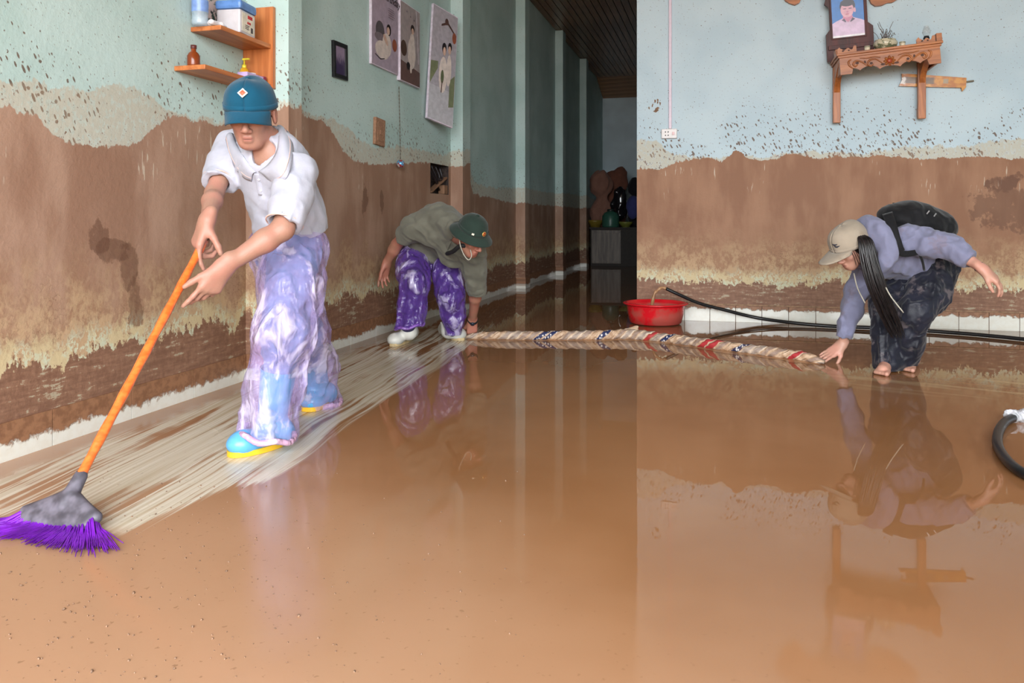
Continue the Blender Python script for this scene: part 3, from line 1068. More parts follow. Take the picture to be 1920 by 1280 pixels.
def film_mat(name, tint, opacity, white=0.35, scale=26.0):
    """thin crinkled plastic: partly see-through, glossy, milky at the creases, highlights painted as white patches"""
    M = Mat(name)
    x, y, z = M.obj()
    wv = M.noise(M.vec(x, y, z), 9.0, 2)
    v = M.vec(x + wv * 0.16, y - wv * 0.12, z * 0.42 + wv * 0.10)
    ed = M.voro(v, scale, 'DISTANCE_TO_EDGE')
    cre = ed.ss(0.035, 0.0)
    n2 = M.noise(M.vec(x, y, z * 0.6), 11.0, 3, 0.6, 0.4)
    patch = n2.ss(0.50, 0.64)  # whiter patches are highlights painted into the film colour
    c = M.mix((cre * 0.06 + patch * white).clamp(), tint, srgb(228, 222, 240))
    M.set('Base Color', c)
    M.set('Roughness', 0.17)
    M.set('Specular IOR Level', 0.7)
    M.set('Alpha', (patch * 0.35 + cre * 0.06 + opacity).clamp())
    M.bump(ed.min(0.25) * 0.45 + n2 * 1.8, 0.02, 0.75)
    return M.m

def D(x, y, z):
    """direction in picture terms: right, up, away"""
    return Vector((cA * x - sA * z, sA * x + cA * z, y))

def surf_patch(fn, nu, nv, thick=0.003):
    """grid surface fn(u,v) -> Vector, u,v in 0..1, given thickness along its normal"""
    G = [[fn(i / nu, j / nv) for j in range(nv + 1)] for i in range(nu + 1)]
    N = []
    for i in range(nu + 1):
        for j in range(nv + 1):
            a = G[min(nu, i + 1)][j] - G[max(0, i - 1)][j]; b = G[i][min(nv, j + 1)] - G[i][max(0, j - 1)]
            c = a.cross(b)
            N.append(c.normalized() if c.length > 1e-9 else Vector((0, 0, 1)))
    Vv = [G[i][j] + N[i * (nv + 1) + j] * thick / 2 for i in range(nu + 1) for j in range(nv + 1)]
    Vv += [G[i][j] - N[i * (nv + 1) + j] * thick / 2 for i in range(nu + 1) for j in range(nv + 1)]
    o = (nu + 1) * (nv + 1)
    id_ = lambda i, j: i * (nv + 1) + j
    Ff = []
    for i in range(nu):
        for j in range(nv):
            Ff.append((id_(i, j), id_(i + 1, j), id_(i + 1, j + 1), id_(i, j + 1)))
            Ff.append((o + id_(i, j), o + id_(i, j + 1), o + id_(i + 1, j + 1), o + id_(i + 1, j)))
    for i in range(nu):
        Ff.append((id_(i, 0), o + id_(i, 0), o + id_(i + 1, 0), id_(i + 1, 0)))
        Ff.append((id_(i, nv), id_(i + 1, nv), o + id_(i + 1, nv), o + id_(i, nv)))
    for j in range(nv):
        Ff.append((id_(0, j), id_(0, j + 1), o + id_(0, j + 1), o + id_(0, j)))
        Ff.append((id_(nu, j), o + id_(nu, j), o + id_(nu, j + 1), id_(nu, j + 1)))
    return Vv, Ff

def cap_on(person, L, A, mat, vis_mat, s=1.0, visor_len=0.075, tilt=0.0, high=0.100, curve=0.028, sweep=58):
    """cloth cap with a curved visor on a head given by its local placer L and axes A"""
    fw, lf, up = A
    c = L(-0.010, 0, 0.039)
    rx, ry = 0.109 * s, 0.092 * s
    def crown(u, v):
        a = u * 2 * math.pi
        t = v
        a2 = (1 - (1 - t) ** 1.5) * math.pi / 2
        h = math.sin(a2) ** 0.9
        r = max(0.0, math.cos(a2)) ** 0.7
        bump = 1 + (0.010 * math.sin(a * 6) + 0.008 * math.sin(a * 9 + v * 7) * math.sin(v * 5 + a)) * (1 - v)
        lean = 0.012 * h * math.cos(a)
        return c + fw * (rx * r * math.cos(a) * bump + lean) + lf * (ry * r * math.sin(a) * bump) + up * (high * s * h - 0.016 + 0.004 * math.cos(2 * a))
    Vv, Ff = surf_patch(lambda u, v: crown(u, v * 0.9999), 48, 18, 0.004)
    cr = mesh_obj('cap', Vv, Ff, mat, person, True)
    # sweat band
    pts = [crown(i / 48, 0.0) + up * 0.006 for i in range(48)]
    Vb, Fb = surf_patch(lambda u, v: crown(u, 0.0) * 1.0 + (crown(u, 0.0) - c).normalized() * 0.0025 + up * (0.001 + 0.020 * v), 48, 2, 0.003)
    mesh_obj('cap_band', Vb, Fb, mat, cr, True)
    def visor(u, v):
        a = (u - 0.5) * 2 * math.radians(sweep)
        base = c + fw * (rx * math.cos(a)) + lf * (ry * math.sin(a)) - up * 0.010
        w = (u - 0.5) * 2
        ln = visor_len * s * (1 - 0.88 * abs(w) ** 3.0)
        return base + (fw * 0.97 + lf * w * 0.10) * ln * v + up * (-curve * abs(w) ** 2 * (0.35 + v) - tilt * v - 0.010 * v * v)
    Vv, Ff = surf_patch(visor, 28, 8, 0.005)
    mesh_obj('visor', Vv, Ff, vis_mat, cr, True)
    Vv, Ff = lathe([(0.001, 0.006), (0.006, 0.005), (0.008, 0.0), (0.001, -0.002)], 12)
    mesh_obj('cap_button', xf(Vv, basis(crown(0, 0.999), lf, fw, up)), Ff, mat, cr, True)
    return cr, crown

def boot(person, ank, heel, toe, shaft_top, mb, ms, r=0.058, h=0.005, sc=1.0):
    hz = Vector((0, 0, 1))
    dirv = (toe - heel); dirv.z = 0; dirv.normalize()
    sd = dirv.cross(hz)
    g = SDF(*bounds([ank, heel, toe, shaft_top], 0.14), h)
    g.cone(shaft_top, ank, r, 0.050 * sc, 0.03)
    g.cone(ank, heel + hz * 0.050, 0.050 * sc, 0.044 * sc, 0.03)
    g.cone(heel + hz * 0.042, toe - dirv * 0.05 + hz * 0.040, 0.042 * sc, 0.044 * sc, 0.03)
    g.ell(toe - dirv * 0.055 + hz * 0.040, (0.062, 0.052 * sc, 0.038), (dirv, sd, hz), 0.02)
    g.plane((heel.x, heel.y, 0.012), (0, 0, -1))
    o = g.obj('boot', mb, person, 1, cuts=[(shaft_top, (shaft_top - ank).normalized(), None, 0)])
    pr = []
    mid = (heel + toe) / 2; half = (toe - heel).length / 2 + 0.004
    for i in range(40):
        a = 2 * math.pi * i / 40
        t = (math.cos(a) + 1) / 2
        w = (0.040 + 0.014 * t) * sc
        pr.append(mid + dirv * math.cos(a) * half + sd * math.copysign(abs(math.sin(a)) ** 0.8, math.sin(a)) * w)
    Vv = [Vector((q.x, q.y, 0.001)) for q in pr] + [Vector((q.x, q.y, 0.020)) for q in pr]
    Ff = [(i, (i + 1) % 40, 40 + (i + 1) % 40, 40 + i) for i in range(40)] + [tuple(range(39, -1, -1)), tuple(range(40, 80))]
    mesh_obj('sole', Vv, Ff, ms, o)
    return o
# ------------------------------------------------------------------ man sweeping with a broom
def man_sweeping():
    hip_l, knee_l, ank_l = P(553, 470, 2.90), P(533, 622, 2.70), P(508, 800, 2.74)
    hip_r, knee_r, ank_r = P(520, 466, 3.06), P(568, 620, 3.12), P(598, 735, 3.34)
    pel, waist, chest = P(545, 452, 2.98), P(540, 405, 2.95), P(513, 325, 2.87)
    neck, head = P(498, 270, 2.80), P(470, 213, 2.72)
    sh_l, el_l, wr_l = P(560, 322, 2.73), P(530, 430, 2.62), P(420, 501, 2.52)
    sh_r, el_r, wr_r = P(436, 276, 2.98), P(402, 362, 2.82), P(388, 414, 2.62)
    side = (sh_l - sh_r).normalized()
    spine = (neck - pel).normalized()
    front = spine.cross(side).normalized()
    if front.dot(D(-1, 0, -0.6)) < 0: front = -front
    fw, up = D(0.12, -0.36, -0.92), D(0.03, 0.93, -0.36)
    A3 = (side, front, spine)
    # body
    b = SDF(*bounds([ank_l, ank_r, head, sh_r, sh_l, wr_l, wr_r, P(350, 580, 2.45), P(365, 490, 2.5)], 0.15), 0.0042)
    b.ell(chest, (0.150, 0.095, 0.17), A3, 0.03)
    b.ell((pel + waist) / 2, (0.135, 0.095, 0.13), A3, 0.06)
    b.cone(sh_l, sh_r, 0.045, 0.045, 0.05)
    b.cone(chest + spine * 0.08, neck, 0.07, 0.056, 0.05)
    b.cone(neck, head - up.normalized() * 0.05 - fw.normalized() * 0.015, 0.054, 0.052, 0.03)
    L, A = head_prims(b, head, fw, up, 1.06)
    b.chain([sh_l, sh_l.lerp(el_l, 0.5), el_l], [0.052, 0.044, 0.038], 0.03)
    b.chain([el_l, el_l.lerp(wr_l, 0.3), wr_l], [0.038, 0.040, 0.025], 0.02)
    b.chain([sh_r, sh_r.lerp(el_r, 0.5), el_r], [0.050, 0.040, 0.033], 0.03)
    b.chain([el_r, el_r.lerp(wr_r, 0.3), wr_r], [0.033, 0.035, 0.023], 0.02)
    for h_, k_, a_ in ((hip_l, knee_l, ank_l), (hip_r, knee_r, ank_r)):
        b.chain([h_, k_, a_], [0.085, 0.055, 0.042], 0.03)
    hand_prims(b, wr_l, D(-0.52, -0.84, -0.12), D(0.62, -0.30, -0.72), D(-0.5, 0.8, -0.3),
               [(0.05, 0.12, 0.1), (0.35, 0.35, 0.25), (0.5, 0.5, 0.35), (0.65, 0.55, 0.4)], 1.08, thumb=(0.55, 0.15, 0.0), spread=0.12, thumb_curl=0.12)
    hand_prims(b, wr_r, D(-0.30, -0.92, -0.25), D(-0.70, 0.25, -0.66), D(0.6, -0.1, -0.75),
               [(0.30, 0.35, 0.2), (0.9, 1.1, 0.8), (1.1, 1.2, 0.9), (1.2, 1.2, 0.9)], 1.08, thumb=(0.75, 0.55, 0.3), spread=0.10, thumb_curl=0.25)
    man = b.obj('person', skin_mat('tanned_skin', srgb(166, 124, 105), srgb(176, 124, 107), face_tints(head, fw, up, 1.06)))
    tag(man, 'person in white polo and teal cap sweeping with an orange broom beside the left wall', 'person')
    # polo shirt
    f = SDF(*bounds([pel, neck, sh_l, sh_r, el_l, el_r, waist], 0.20), 0.0045)
    f.ell(chest, (0.172, 0.118, 0.165), A3, 0.03)
    f.ell(chest + spine * 0.05 - front * 0.02, (0.145, 0.10, 0.125), A3, 0.05)
    f.ell(waist + spine * 0.02, (0.160, 0.122, 0.15), A3, 0.08)
    f.ell(pel.lerp(waist, 0.55), (0.152, 0.120, 0.11), A3, 0.06)
    f.cone(sh_l - side * 0.02, sh_r + side * 0.02, 0.054, 0.054, 0.05)
    f.cone(chest + spine * 0.08, neck - spine * 0.03, 0.080, 0.062, 0.04)
    hl = sh_l.lerp(el_l, 0.93); hr = sh_r.lerp(el_r, 0.78)
    f.sleeve([sh_l, sh_l.lerp(el_l, 0.5), hl], [0.062, 0.064, 0.065], 0.04)
    f.sleeve([sh_r, sh_r.lerp(el_r, 0.4), hr], [0.064, 0.060, 0.061], 0.04)
    # neck opening and open placket
    d_full = f.d.copy()
    f.cone(neck + spine * 0.06, neck - spine * 0.02, 0.066, 0.060, 0.01, '-')
    for (xa, ya, xb, yb, ra, rb) in ((500, 280, 486, 324, 0.044, 0.010), (488, 284, 484, 322, 0.034, 0.010)):
        f.cone(P(xa, ya, (f.hit(xa, ya + 6) or 2.74)), P(xb, yb, (f.hit(xb, yb) or 2.72) + 0.004), ra, rb, 0.006, '-')
    fold1 = fold_fn((hl - sh_r), 20.0, 0.008, 5, 4.0)
    fold2 = fold_fn(spine + side * 0.6, 14.0, 0.013, 9, 5.0, True)
    f.displace(lambda p: fold1(p) + fold2(p))
    dl, dr = (el_l - sh_l).normalized(), (el_r - sh_r).normalized()
    hem_n = (-spine * 0.9 - D(0, 0.55, 0)).normalized()
    hem_p = P(548, 433, 2.96)
    m_polo = cloth_mat('white_pique_cotton', srgb(178, 179, 192), 700.0)
    polo = f.obj('polo_shirt', m_polo, man, 1, cuts=[(hem_p, hem_n, None, 0)], thick=0.003)
    # cuff piping
    m_pipe = simple('peach_piping', srgb(232, 190, 176), 0.8)
    for hp, dd, r in ((hl, dl, 0.0610), (hr, dr, 0.0570)):
        uu = dd.orthogonal().normalized(); vv = dd.cross(uu)
        ring = [hp - dd * 0.010 + (uu * math.cos(a) + vv * math.sin(a)) * (r + 0.0045) for a in [2 * math.pi * i / 28 for i in range(29)]]
        tube_obj('cuff_piping', ring, 0.0028, m_pipe, polo, 6, False)
    # collar: two fold-over flaps meeting at the open placket, laid on the shirt
    def flap(inner, outer, lift):
        def pt(q, l):
            keep = f.d; f.d = d_full; z = f.hit(q[0], q[1]); f.d = keep
            return P(q[0], q[1], (q[2] if z is None else min(q[2], z) if abs(z - q[2]) > 0.12 else z) - l)
        a_ = catmull([pt(q, lift) for q in inner], 5); b_ = catmull([pt(q, 0.006) for q in outer], 5)
        n_ = len(a_) - 1
        def fn(u, v):
            i = int(round(u * n_))
            return a_[i].lerp(b_[i], v) + D(0, 0.010, -0.016) * math.sin(math.pi * v)
        Vv, Ff = surf_patch(fn, n_, 6, 0.004)
        c_ = mesh_obj('collar', Vv, Ff, m_polo, polo, True)
        tube_obj('collar_piping', [fn(i / n_, 0.86) + D(0, 0.002, -0.004) for i in range(n_ + 1)], 0.0014, m_pipe, c_, 6)
    flap([(520, 236, 2.90), (523, 258, 2.82), (518, 286, 2.76), (503, 308, 2.72), (485, 322, 2.70)],
         [(538, 246, 2.92), (549, 272, 2.84), (547, 304, 2.75), (535, 336, 2.70), (511, 347, 2.68)], 0.016)
    flap([(436, 250, 2.90), (444, 272, 2.84), (456, 292, 2.78), (469, 310, 2.72), (481, 323, 2.70)],
         [(424, 262, 2.92), (430, 290, 2.86), (442, 316, 2.78), (458, 334, 2.72), (472, 340, 2.70)], 0.014)
    # placket strip and buttons
    pl = []
    for px_, py_ in ((483, 325), (487, 345), (491, 366)):
        z_ = f.hit(px_, py_) or 2.72
        pl.append(P(px_, py_, z_ - 0.003))
    plc = catmull(pl, 5)
    Vv, Ff = surf_patch(lambda u, v: plc[int(round(u * (len(plc) - 1)))] + D((v - 0.5) * 0.026, 0, 0), len(plc) - 1, 2, 0.003)
    mesh_obj('placket', Vv, Ff, m_polo, polo, True)
    for q in (plc[3], plc[8]):
        Vv, Ff = lathe([(0.001, 0.002), (0.004, 0.002), (0.005, 0.0)], 12)
        mesh_obj('button', xf(Vv, basis(q + D(0, 0, -0.003), D(1, 0, 0), D(0, 1, 0), D(0, 0, -1))), Ff, simple('pearl_button', srgb(200, 198, 206), 0.3), polo, True)
    # jeans inside, boots, then the plastic over-trousers
    m_jean = cloth_mat('blue_work_trousers', srgb(112, 134, 182), 300.0, 0.85, 0.25)
    j = SDF(*bounds([pel, hip_l, hip_r, knee_l, knee_r, ank_l, ank_r], 0.17), 0.007)
    j.ell(pel, (0.142, 0.105, 0.11), A3, 0.05)
    j.chain([hip_l, knee_l, knee_l.lerp(ank_l, 0.45)], [0.095, 0.074, 0.052], 0.04)
    j.chain([hip_r, knee_r, knee_r.lerp(ank_r, 0.45)], [0.092, 0.070, 0.050], 0.04)
    j.displace(fold_fn((1, 0, 0.3), 20.0, 0.016, 21, 2.0, True))
    j.obj('trousers', m_jean, man, 1)
    m_boot = simple('sky_blue_rubber', srgb(92, 168, 222), 0.28, vary=0.05, spec=0.6)
    m_sole = simple('yellow_rubber_sole', srgb(236, 184, 44), 0.4, vary=0.05)
    toe = floor_at(430, 857); heel = floor_at(528, 834)
    boot(man, ank_l, heel, toe, knee_l.lerp(ank_l, 0.38), m_boot, m_sole, 0.066)
    toe = floor_at(574, 772); heel = floor_at(612, 756)
    boot(man, ank_r, heel, toe, knee_r.lerp(ank_r, 0.42), m_boot, m_sole, 0.064)
    m_film = film_mat('lilac_plastic_film', srgb(184, 162, 220), 0.30, 0.6, 17.0)
    g = SDF(*bounds([pel, waist, hip_l, hip_r, knee_l, knee_r, ank_l, ank_r], 0.20), 0.0055)
    g.ell(P(548, 440, 2.97), (0.140, 0.108, 0.085), A3, 0.03)
    g.chain([hip_l, P(545, 545, 2.78), knee_l, P(514, 720, 2.71), P(502, 818, 2.69)], [0.112, 0.104, 0.092, 0.088, 0.094], 0.05)
    g.chain([hip_r, P(548, 545, 3.08), knee_r, P(586, 690, 3.24), P(597, 768, 3.34)], [0.106, 0.100, 0.084, 0.088, 0.100], 0.05)
    fa = fold_fn((0.1, 0, 1), 13.0, 0.026, 31, 3.5, True)
    fb = fold_fn((1, 0.4, 0.6), 18.0, 0.010, 41, 2.5, True)
    fc = fold_fn((0.3, 0.2, 1), 34.0, 0.003, 47, 3.0)
    g.displace(lambda p: fa(p) + fb(p) + fc(p), 0.045)
    film = g.obj('plastic_over_trousers', m_film, man, 1,
                 cuts=[(P(548, 424, 2.96), D(0.18, 1, 0), None, 0), (P(503, 816, 2.69), D(-0.22, -1, -0.1), P(503, 850, 2.69), 0.24), (P(598, 764, 3.34), D(-0.15, -1, 0), P(598, 800, 3.34), 0.2)])
    # gathered hem with a pinkish welt
    m_welt = film_mat('pink_lilac_hem', srgb(224, 176, 206), 0.75, 0.3)
    def hem(c, rx, rz, tilt):
        pts = []
        for i in range(41):
            a = 2 * math.pi * i / 40
            q = c + D(math.cos(a) * rx, math.cos(a) * tilt + 0.006 * math.sin(5 * a), math.sin(a) * rz)
            pts.append(q)
        tube_obj('hem', pts, 0.011, m_welt, film, 8, False)
    hem(P(502, 813, 2.68), 0.094, 0.100, -0.018)
    hem(P(597, 761, 3.34), 0.100, 0.085, 0.018)
    # waistband gathers
    tube_obj('waistband', [P(548, 430, 2.97) + side * math.cos(a) * 0.146 + front * math.sin(a) * 0.114 + D(0, 0.012 * math.cos(a) + 0.004 * math.sin(9 * a), 0) for a in [2 * math.pi * i / 48 for i in range(49)]], 0.010, m_film, film, 8, False)
    # cap
    m_cap = cloth_mat('teal_twill', srgb(9, 74, 100), 600.0, 0.8, 0.1)
    cap, crown = cap_on(man, L, A, m_cap, m_cap, 1.02, 0.060, 0.016, 0.100)
    fwn, lfn, upn = A
    bc = crown(0.998, 0.30); 
    nrm = (bc - L(-0.01, 0, 0.02)).normalized()
    uu = (upn - nrm * upn.dot(nrm)).normalized(); vv = nrm.cross(uu)
    bm = bmesh.new(); bm_box(bm, (0, 0, 0), (0.026, 0.026, 0.003), Euler((0, 0, math.pi / 4)), 0.0006)
    bd = bm_obj('badge', bm, simple('white_enamel', srgb(240, 232, 214), 0.35), cap)
    bd.matrix_world = basis(bc + nrm * 0.006, vv, uu, nrm)
    bm = bmesh.new(); bm_box(bm, (0, 0, 0.0015), (0.017, 0.017, 0.0025), Euler((0, 0, math.pi / 4)), 0.0005)
    bmesh.ops.create_uvsphere(bm, u_segments=10, v_segments=6, radius=0.005, matrix=Matrix.Translation((0, 0, 0.003)) @ Matrix.Diagonal((1, 1, 0.3, 1)))
    e2 = bm_obj('emblem', bm, simple('orange_red_enamel', srgb(214, 92, 60), 0.35), cap)
    e2.matrix_world = bd.matrix_world.copy()
    # short dark hair below the cap
    hg = SDF(*bounds([head], 0.16), 0.0045)
    hg.ell(L(-0.016, 0, 0.028), (0.098 * 1.06, 0.078 * 1.06, 0.086 * 1.06), A, 0.0)
    hg.plane(L(0.006, 0, 0), tuple(A[0] + A[2] * 0.2))
    hg.plane(L(0, 0, -0.035), tuple(-A[2] + A[0] * 0.2))
    hg.obj('hair', simple('black_hair', srgb(28, 24, 24), 0.45, vary=0.3, scale=60, bump=0.004), man)
    return man
man1 = man_sweeping()

# ------------------------------------------------------------------ broom: orange stick, grey head, purple bristles
def broom():
    top, bot = P(383, 452, 2.615), P(134, 925, 2.06)
    ax = (top - bot).normalized()
    e = empty('broom', (floor_at(120, 1000).x, floor_at(120, 1000).y, 0))
    tag(e, 'broom with an orange stick, grey fan-shaped head and purple bristles on the swept floor', 'broom')
    O = Vector(e.location)
    M = Mat('orange_wrapped_stick')
    x, y, z = M.obj()
    n = M.noise(M.vec(x * 3, y * 3, z * 6), 14.0, 3)
    M.set('Base Color', M.mix(n.ss(0.35, 0.65), srgb(220, 98, 38), srgb(234, 120, 52)))
    M.set('Roughness', 0.28); M.set('Coat Weight', 0.4)
    M.bump(M.noise(M.vec(x * 20, y * 20, z * 60), 1.0, 2), 0.003, 0.5)
    npt = 24
    pts = [bot.lerp(top, i / npt) - O for i in range(npt + 1)]
    rr = [0.0138 + 0.0012 * math.sin(i * 1.7) for i in range(npt + 1)]
    tube_obj('stick', pts, rr, M.m, e, 14)
    # head: a flat fan shaped cap, its length along the picture's width
    hx = D(0.96, 0.0, -0.28).normalized()
    hx = (hx - ax * hx.dot(ax)).normalized()
    hn = ax.cross(hx).normalized()
    m_grey = simple('muddy_grey_plastic', srgb(92, 88, 98), 0.5, vary=0.45, scale=26)
    def shell(u, v):
        w = (u - 0.5) * 2
        prof = 0.030 + 0.055 * (1 - abs(w) ** 2.2)
        zz = -0.012 - prof * 0 
        x_ = w * (0.022 + 0.098 * (v ** 0.55))
        y_ = -0.02 - 0.085 * v + 0.020 * (abs(w) ** 2) * v
        return bot + hx * x_ + ax * y_ 
    g = SDF(*bounds([bot, bot + hx * 0.14, bot - hx * 0.14, bot - ax * 0.14], 0.05), 0.0035)
    for i in range(15):
        w = -1 + 2 * i / 14
        p1 = bot - ax * 0.018 + hx * w * 0.030
        p2 = bot - ax * (0.080 - 0.022 * w * w) + hx * w * 0.118
        g.cone(p1, p2, 0.016, 0.017, 0.012, flat=(hn, 0.95))
    g.cone(bot + ax * 0.05, bot - ax * 0.03, 0.0185, 0.024, 0.012)
    g.cone(bot - ax * 0.079 + hx * 0.1, bot - ax * 0.079 - hx * 0.1, 0.019, 0.019, 0.012)
    hd = g.obj('broom_head', m_grey, e, 1)
    hd.data.transform(Matrix.Translation(-O))
    # bristles: bundles of thin flexible strands, bent along the floor
    m_br = simple('purple_bristle', srgb(112, 26, 168), 0.35, vary=0.35, scale=14)
    m_br2 = simple('muddy_bristle_tip', srgb(176, 130, 120), 0.5)
    parts = []
    rnd = random.Random(5)
    fl = D(0.0, 0, -1); fl.z = 0
    for i in range(620):
        w = rnd.uniform(-1, 1)
        row = rnd.uniform(-1, 1)
        s0 = bot - ax * (0.072 - 0.020 * w * w) + hx * w * 0.112 + hn * row * 0.012
        out = (-ax + hx * (w * 1.0 - 0.02) + hn * row * 0.25).normalized()
        ln = rnd.uniform(0.085, 0.125) + 0.05 * abs(w) + 0.08 * max(0, w) * rnd.random()
        q = [s0]
        cur = out.copy()
        p = s0.copy()
        for k in range(5):
            p = p + cur * ln / 5
            if p.z < 0.006 + 0.004 * k * 0.2:
                p.z = 0.005 + rnd.uniform(0, 0.006)
                cur.z = 0; cur = cur.normalized() if cur.length > 0.1 else D(-0.6, 0, -0.8)
            cur = (cur + D(-0.05, -0.03, -0.10) * 0.8 + hx * w * 0.10 + Vector((rnd.uniform(-.06, .06), rnd.uniform(-.06, .06), rnd.uniform(-.05, .05)))).normalized()
            q.append(p.copy())
        parts.append(tube([a - O for a in q], [0.0022, 0.0021, 0.002, 0.0018, 0.0015, 0.001], 4, False))
    Vv, Ff = merge(parts)
    o = mesh_obj('bristles', Vv, Ff, m_br, e, True)
    o['kind'] = 'stuff'
    return e
broom()
# ------------------------------------------------------------------ man in a pith helmet bending over the cloth roll
def man_bending():
    pel, chest = P(802, 468, 5.22), P(828, 434, 5.00)
    neck, head = P(862, 440, 4.76), P(883, 444, 4.64)
    sh_r, el_r, wr_r = P(774, 425, 4.92), P(744, 458, 5.06), P(726, 492, 5.14)
    sh_l, el_l, wr_l = P(888, 472, 4.84), P(893, 540, 4.98), P(886, 600, 5.20)
    hip_r, knee_r, ank_r = P(774, 470, 5.20), P(778, 530, 4.92), P(766, 612, 4.93)
    hip_l, knee_l, ank_l = P(834, 490, 5.18), P(845, 556, 5.02), P(848, 618, 5.12)
    side = (sh_l - sh_r).normalized()
    spine = (neck - pel).normalized()
    spine = (spine - side * spine.dot(side)).normalized()
    front = spine.cross(side).normalized()
    if front.z > 0: front = -front
    A3 = (side, front, spine)
    fw, up = D(0.62, -0.50, -0.60), D(0.35, 0.85, -0.40)
    b = SDF(*bounds([ank_l, ank_r, head, sh_r, sh_l, wr_l, wr_r, P(716, 525, 5.2), P(884, 630, 5.26)], 0.13), 0.005)
    b.ell(chest, (0.140, 0.095, 0.19), A3, 0.03)
    b.ell(pel, (0.13, 0.10, 0.13), A3, 0.06)
    b.cone(sh_l, sh_r, 0.045, 0.045, 0.05)
    b.cone(chest + spine * 0.1, neck, 0.07, 0.056, 0.05)
    b.cone(neck, head - up.normalized() * 0.05 - fw.normalized() * 0.015, 0.055, 0.052, 0.03)
    L, A = head_prims(b, head, fw, up, 1.02)
    b.chain([sh_l, el_l], [0.050, 0.038], 0.03); b.chain([el_l, el_l.lerp(wr_l, 0.3), wr_l], [0.038, 0.040, 0.026], 0.02)
    b.chain([sh_r, el_r], [0.050, 0.038], 0.03); b.chain([el_r, el_r.lerp(wr_r, 0.3), wr_r], [0.038, 0.039, 0.025], 0.02)
    for h_, k_, a_ in ((hip_l, knee_l, ank_l), (hip_r, knee_r, ank_r)):
        b.chain([h_, k_, a_], [0.085, 0.055, 0.042], 0.03)
    hand_prims(b, wr_l, D(-0.05, -1, 0.12), D(0.25, 0.1, -0.95), D(-0.9, 0, -0.2),
               [(0.55, 0.9, 0.5), (0.6, 1.0, 0.6), (0.6, 1.0, 0.6), (0.6, 1.0, 0.6)], 1.05, thumb=(0.6, 0.4, 0.2), spread=0.08)
    hand_prims(b, wr_r, D(-0.28, -0.95, 0.1), D(-0.70, 0.15, 0.68), D(-0.3, 0, -0.9),
               [(0.10, 0.2, 0.15), (0.25, 0.35, 0.25), (0.35, 0.4, 0.3), (0.4, 0.45, 0.3)], 1.05, thumb=(0.45, 0.3, 0.1), spread=0.08)
    man = b.obj('person', skin_mat('sunburnt_skin', srgb(166, 116, 95), srgb(178, 114, 96), face_tints(head, fw, up, 1.02)))
    tag(man, 'person in olive shirt, green pith helmet and purple plastic trousers bending over the cloth roll', 'person')
    # shirt
    m_sh = cloth_mat('olive_drill_cotton', srgb(108, 106, 94), 500.0, 0.9, 0.12)
    f = SDF(*bounds([pel, neck, sh_l, sh_r, el_l, el_r], 0.20), 0.0055)
    f.ell(chest, (0.178, 0.125, 0.21), A3, 0.03)
    f.ell(chest + spine * 0.06 - front * 0.03, (0.17, 0.11, 0.15), A3, 0.05)
    f.ell(pel + spine * 0.05, (0.165, 0.128, 0.17), A3, 0.06)
    f.cone(sh_l - side * 0.02, sh_r + side * 0.02, 0.068, 0.068, 0.06)
    f.cone(chest + spine * 0.1, neck + spine * 0.035 - front * 0.015, 0.10, 0.074, 0.05)
    f.ell(P(852, 474, 4.94), (0.11, 0.10, 0.09), A3, 0.07)
    hl = sh_l.lerp(el_l, 1.08); hr = sh_r.lerp(el_r, 0.55)
    dl, dr = (el_l - sh_l).normalized(), (el_r - sh_r).normalized()
    f.sleeve([sh_l, sh_l.lerp(el_l, 0.5), hl], [0.074, 0.068, 0.061], 0.04)
    f.sleeve([sh_r, hr], [0.070, 0.062], 0.04)
    f.cone(neck + spine * 0.10, neck + spine * 0.01, 0.060, 0.052, 0.01, '-')
    f.cone(neck + front * 0.05, neck + front * 0.10 - spine * 0.07, 0.040, 0.012, 0.01, '-')
    fo1 = fold_fn(side - spine * 0.5, 15.0, 0.020, 61, 4.0, True); fo2 = fold_fn(spine + side * 0.4, 18.0, 0.012, 63, 4.0)
    f.displace(lambda p: fo1(p) + fo2(p))
    shirt = f.obj('shirt', m_sh, man, 1, cuts=[(pel - spine * 0.055, (-spine - D(0, 0.25, 0)), None, 0)], thick=0.004)
    # rolled cuff, collar and front placket
    for hp, dd, r in ((hl, dl, 0.063), (hr, dr, 0.064)):
        uu = dd.orthogonal().normalized(); vv = dd.cross(uu)
        Vv, Ff = surf_patch(lambda u, v: hp - dd * (0.004 + 0.045 * v) + (uu * math.cos(u * 6.2832) + vv * math.sin(u * 6.2832)) * (r + 0.008 * math.sin(v * 3.14)), 28, 5, 0.004)
        mesh_obj('rolled_cuff', Vv, Ff, m_sh, shirt, True)
    ncx = neck - spine * 0.01
    cf = front; cs = spine.cross(cf)
    def collar(u, v):
        a = math.pi + (u - 0.5) * math.radians(310)
        w = abs(u - 0.5) * 2
        r = 0.070 + 0.032 * v + 0.012 * w * v
        u_ = 0.028 * (1 - v) + (-0.042 - 0.030 * w ** 3) * v + 0.012 * math.sin(v * math.pi)
        return ncx + (cf * math.cos(a) + cs * math.sin(a)) * r + spine * (u_ - 0.03 * w)
    Vv, Ff = surf_patch(collar, 32, 6, 0.004)
    mesh_obj('collar', Vv, Ff, m_sh, shirt, True)
    # black strap hanging at the neck
    m_blk = simple('black_webbing', srgb(24, 24, 26), 0.7)
    sp_ = catmull([P(834, 476, 4.90), P(848, 472, 4.68), P(866, 460, 4.60), P(884, 468, 4.66)], 6)
    tube_obj('neck_strap', sp_, [0.014] * len(sp_), m_blk, shirt, 8)
    # trousers of purple film over dark trousers
    m_dark = cloth_mat('dark_work_trousers', srgb(60, 56, 86), 300.0)
    j = SDF(*bounds([pel, hip_l, hip_r, knee_l, knee_r, ank_l, ank_r], 0.15), 0.008)
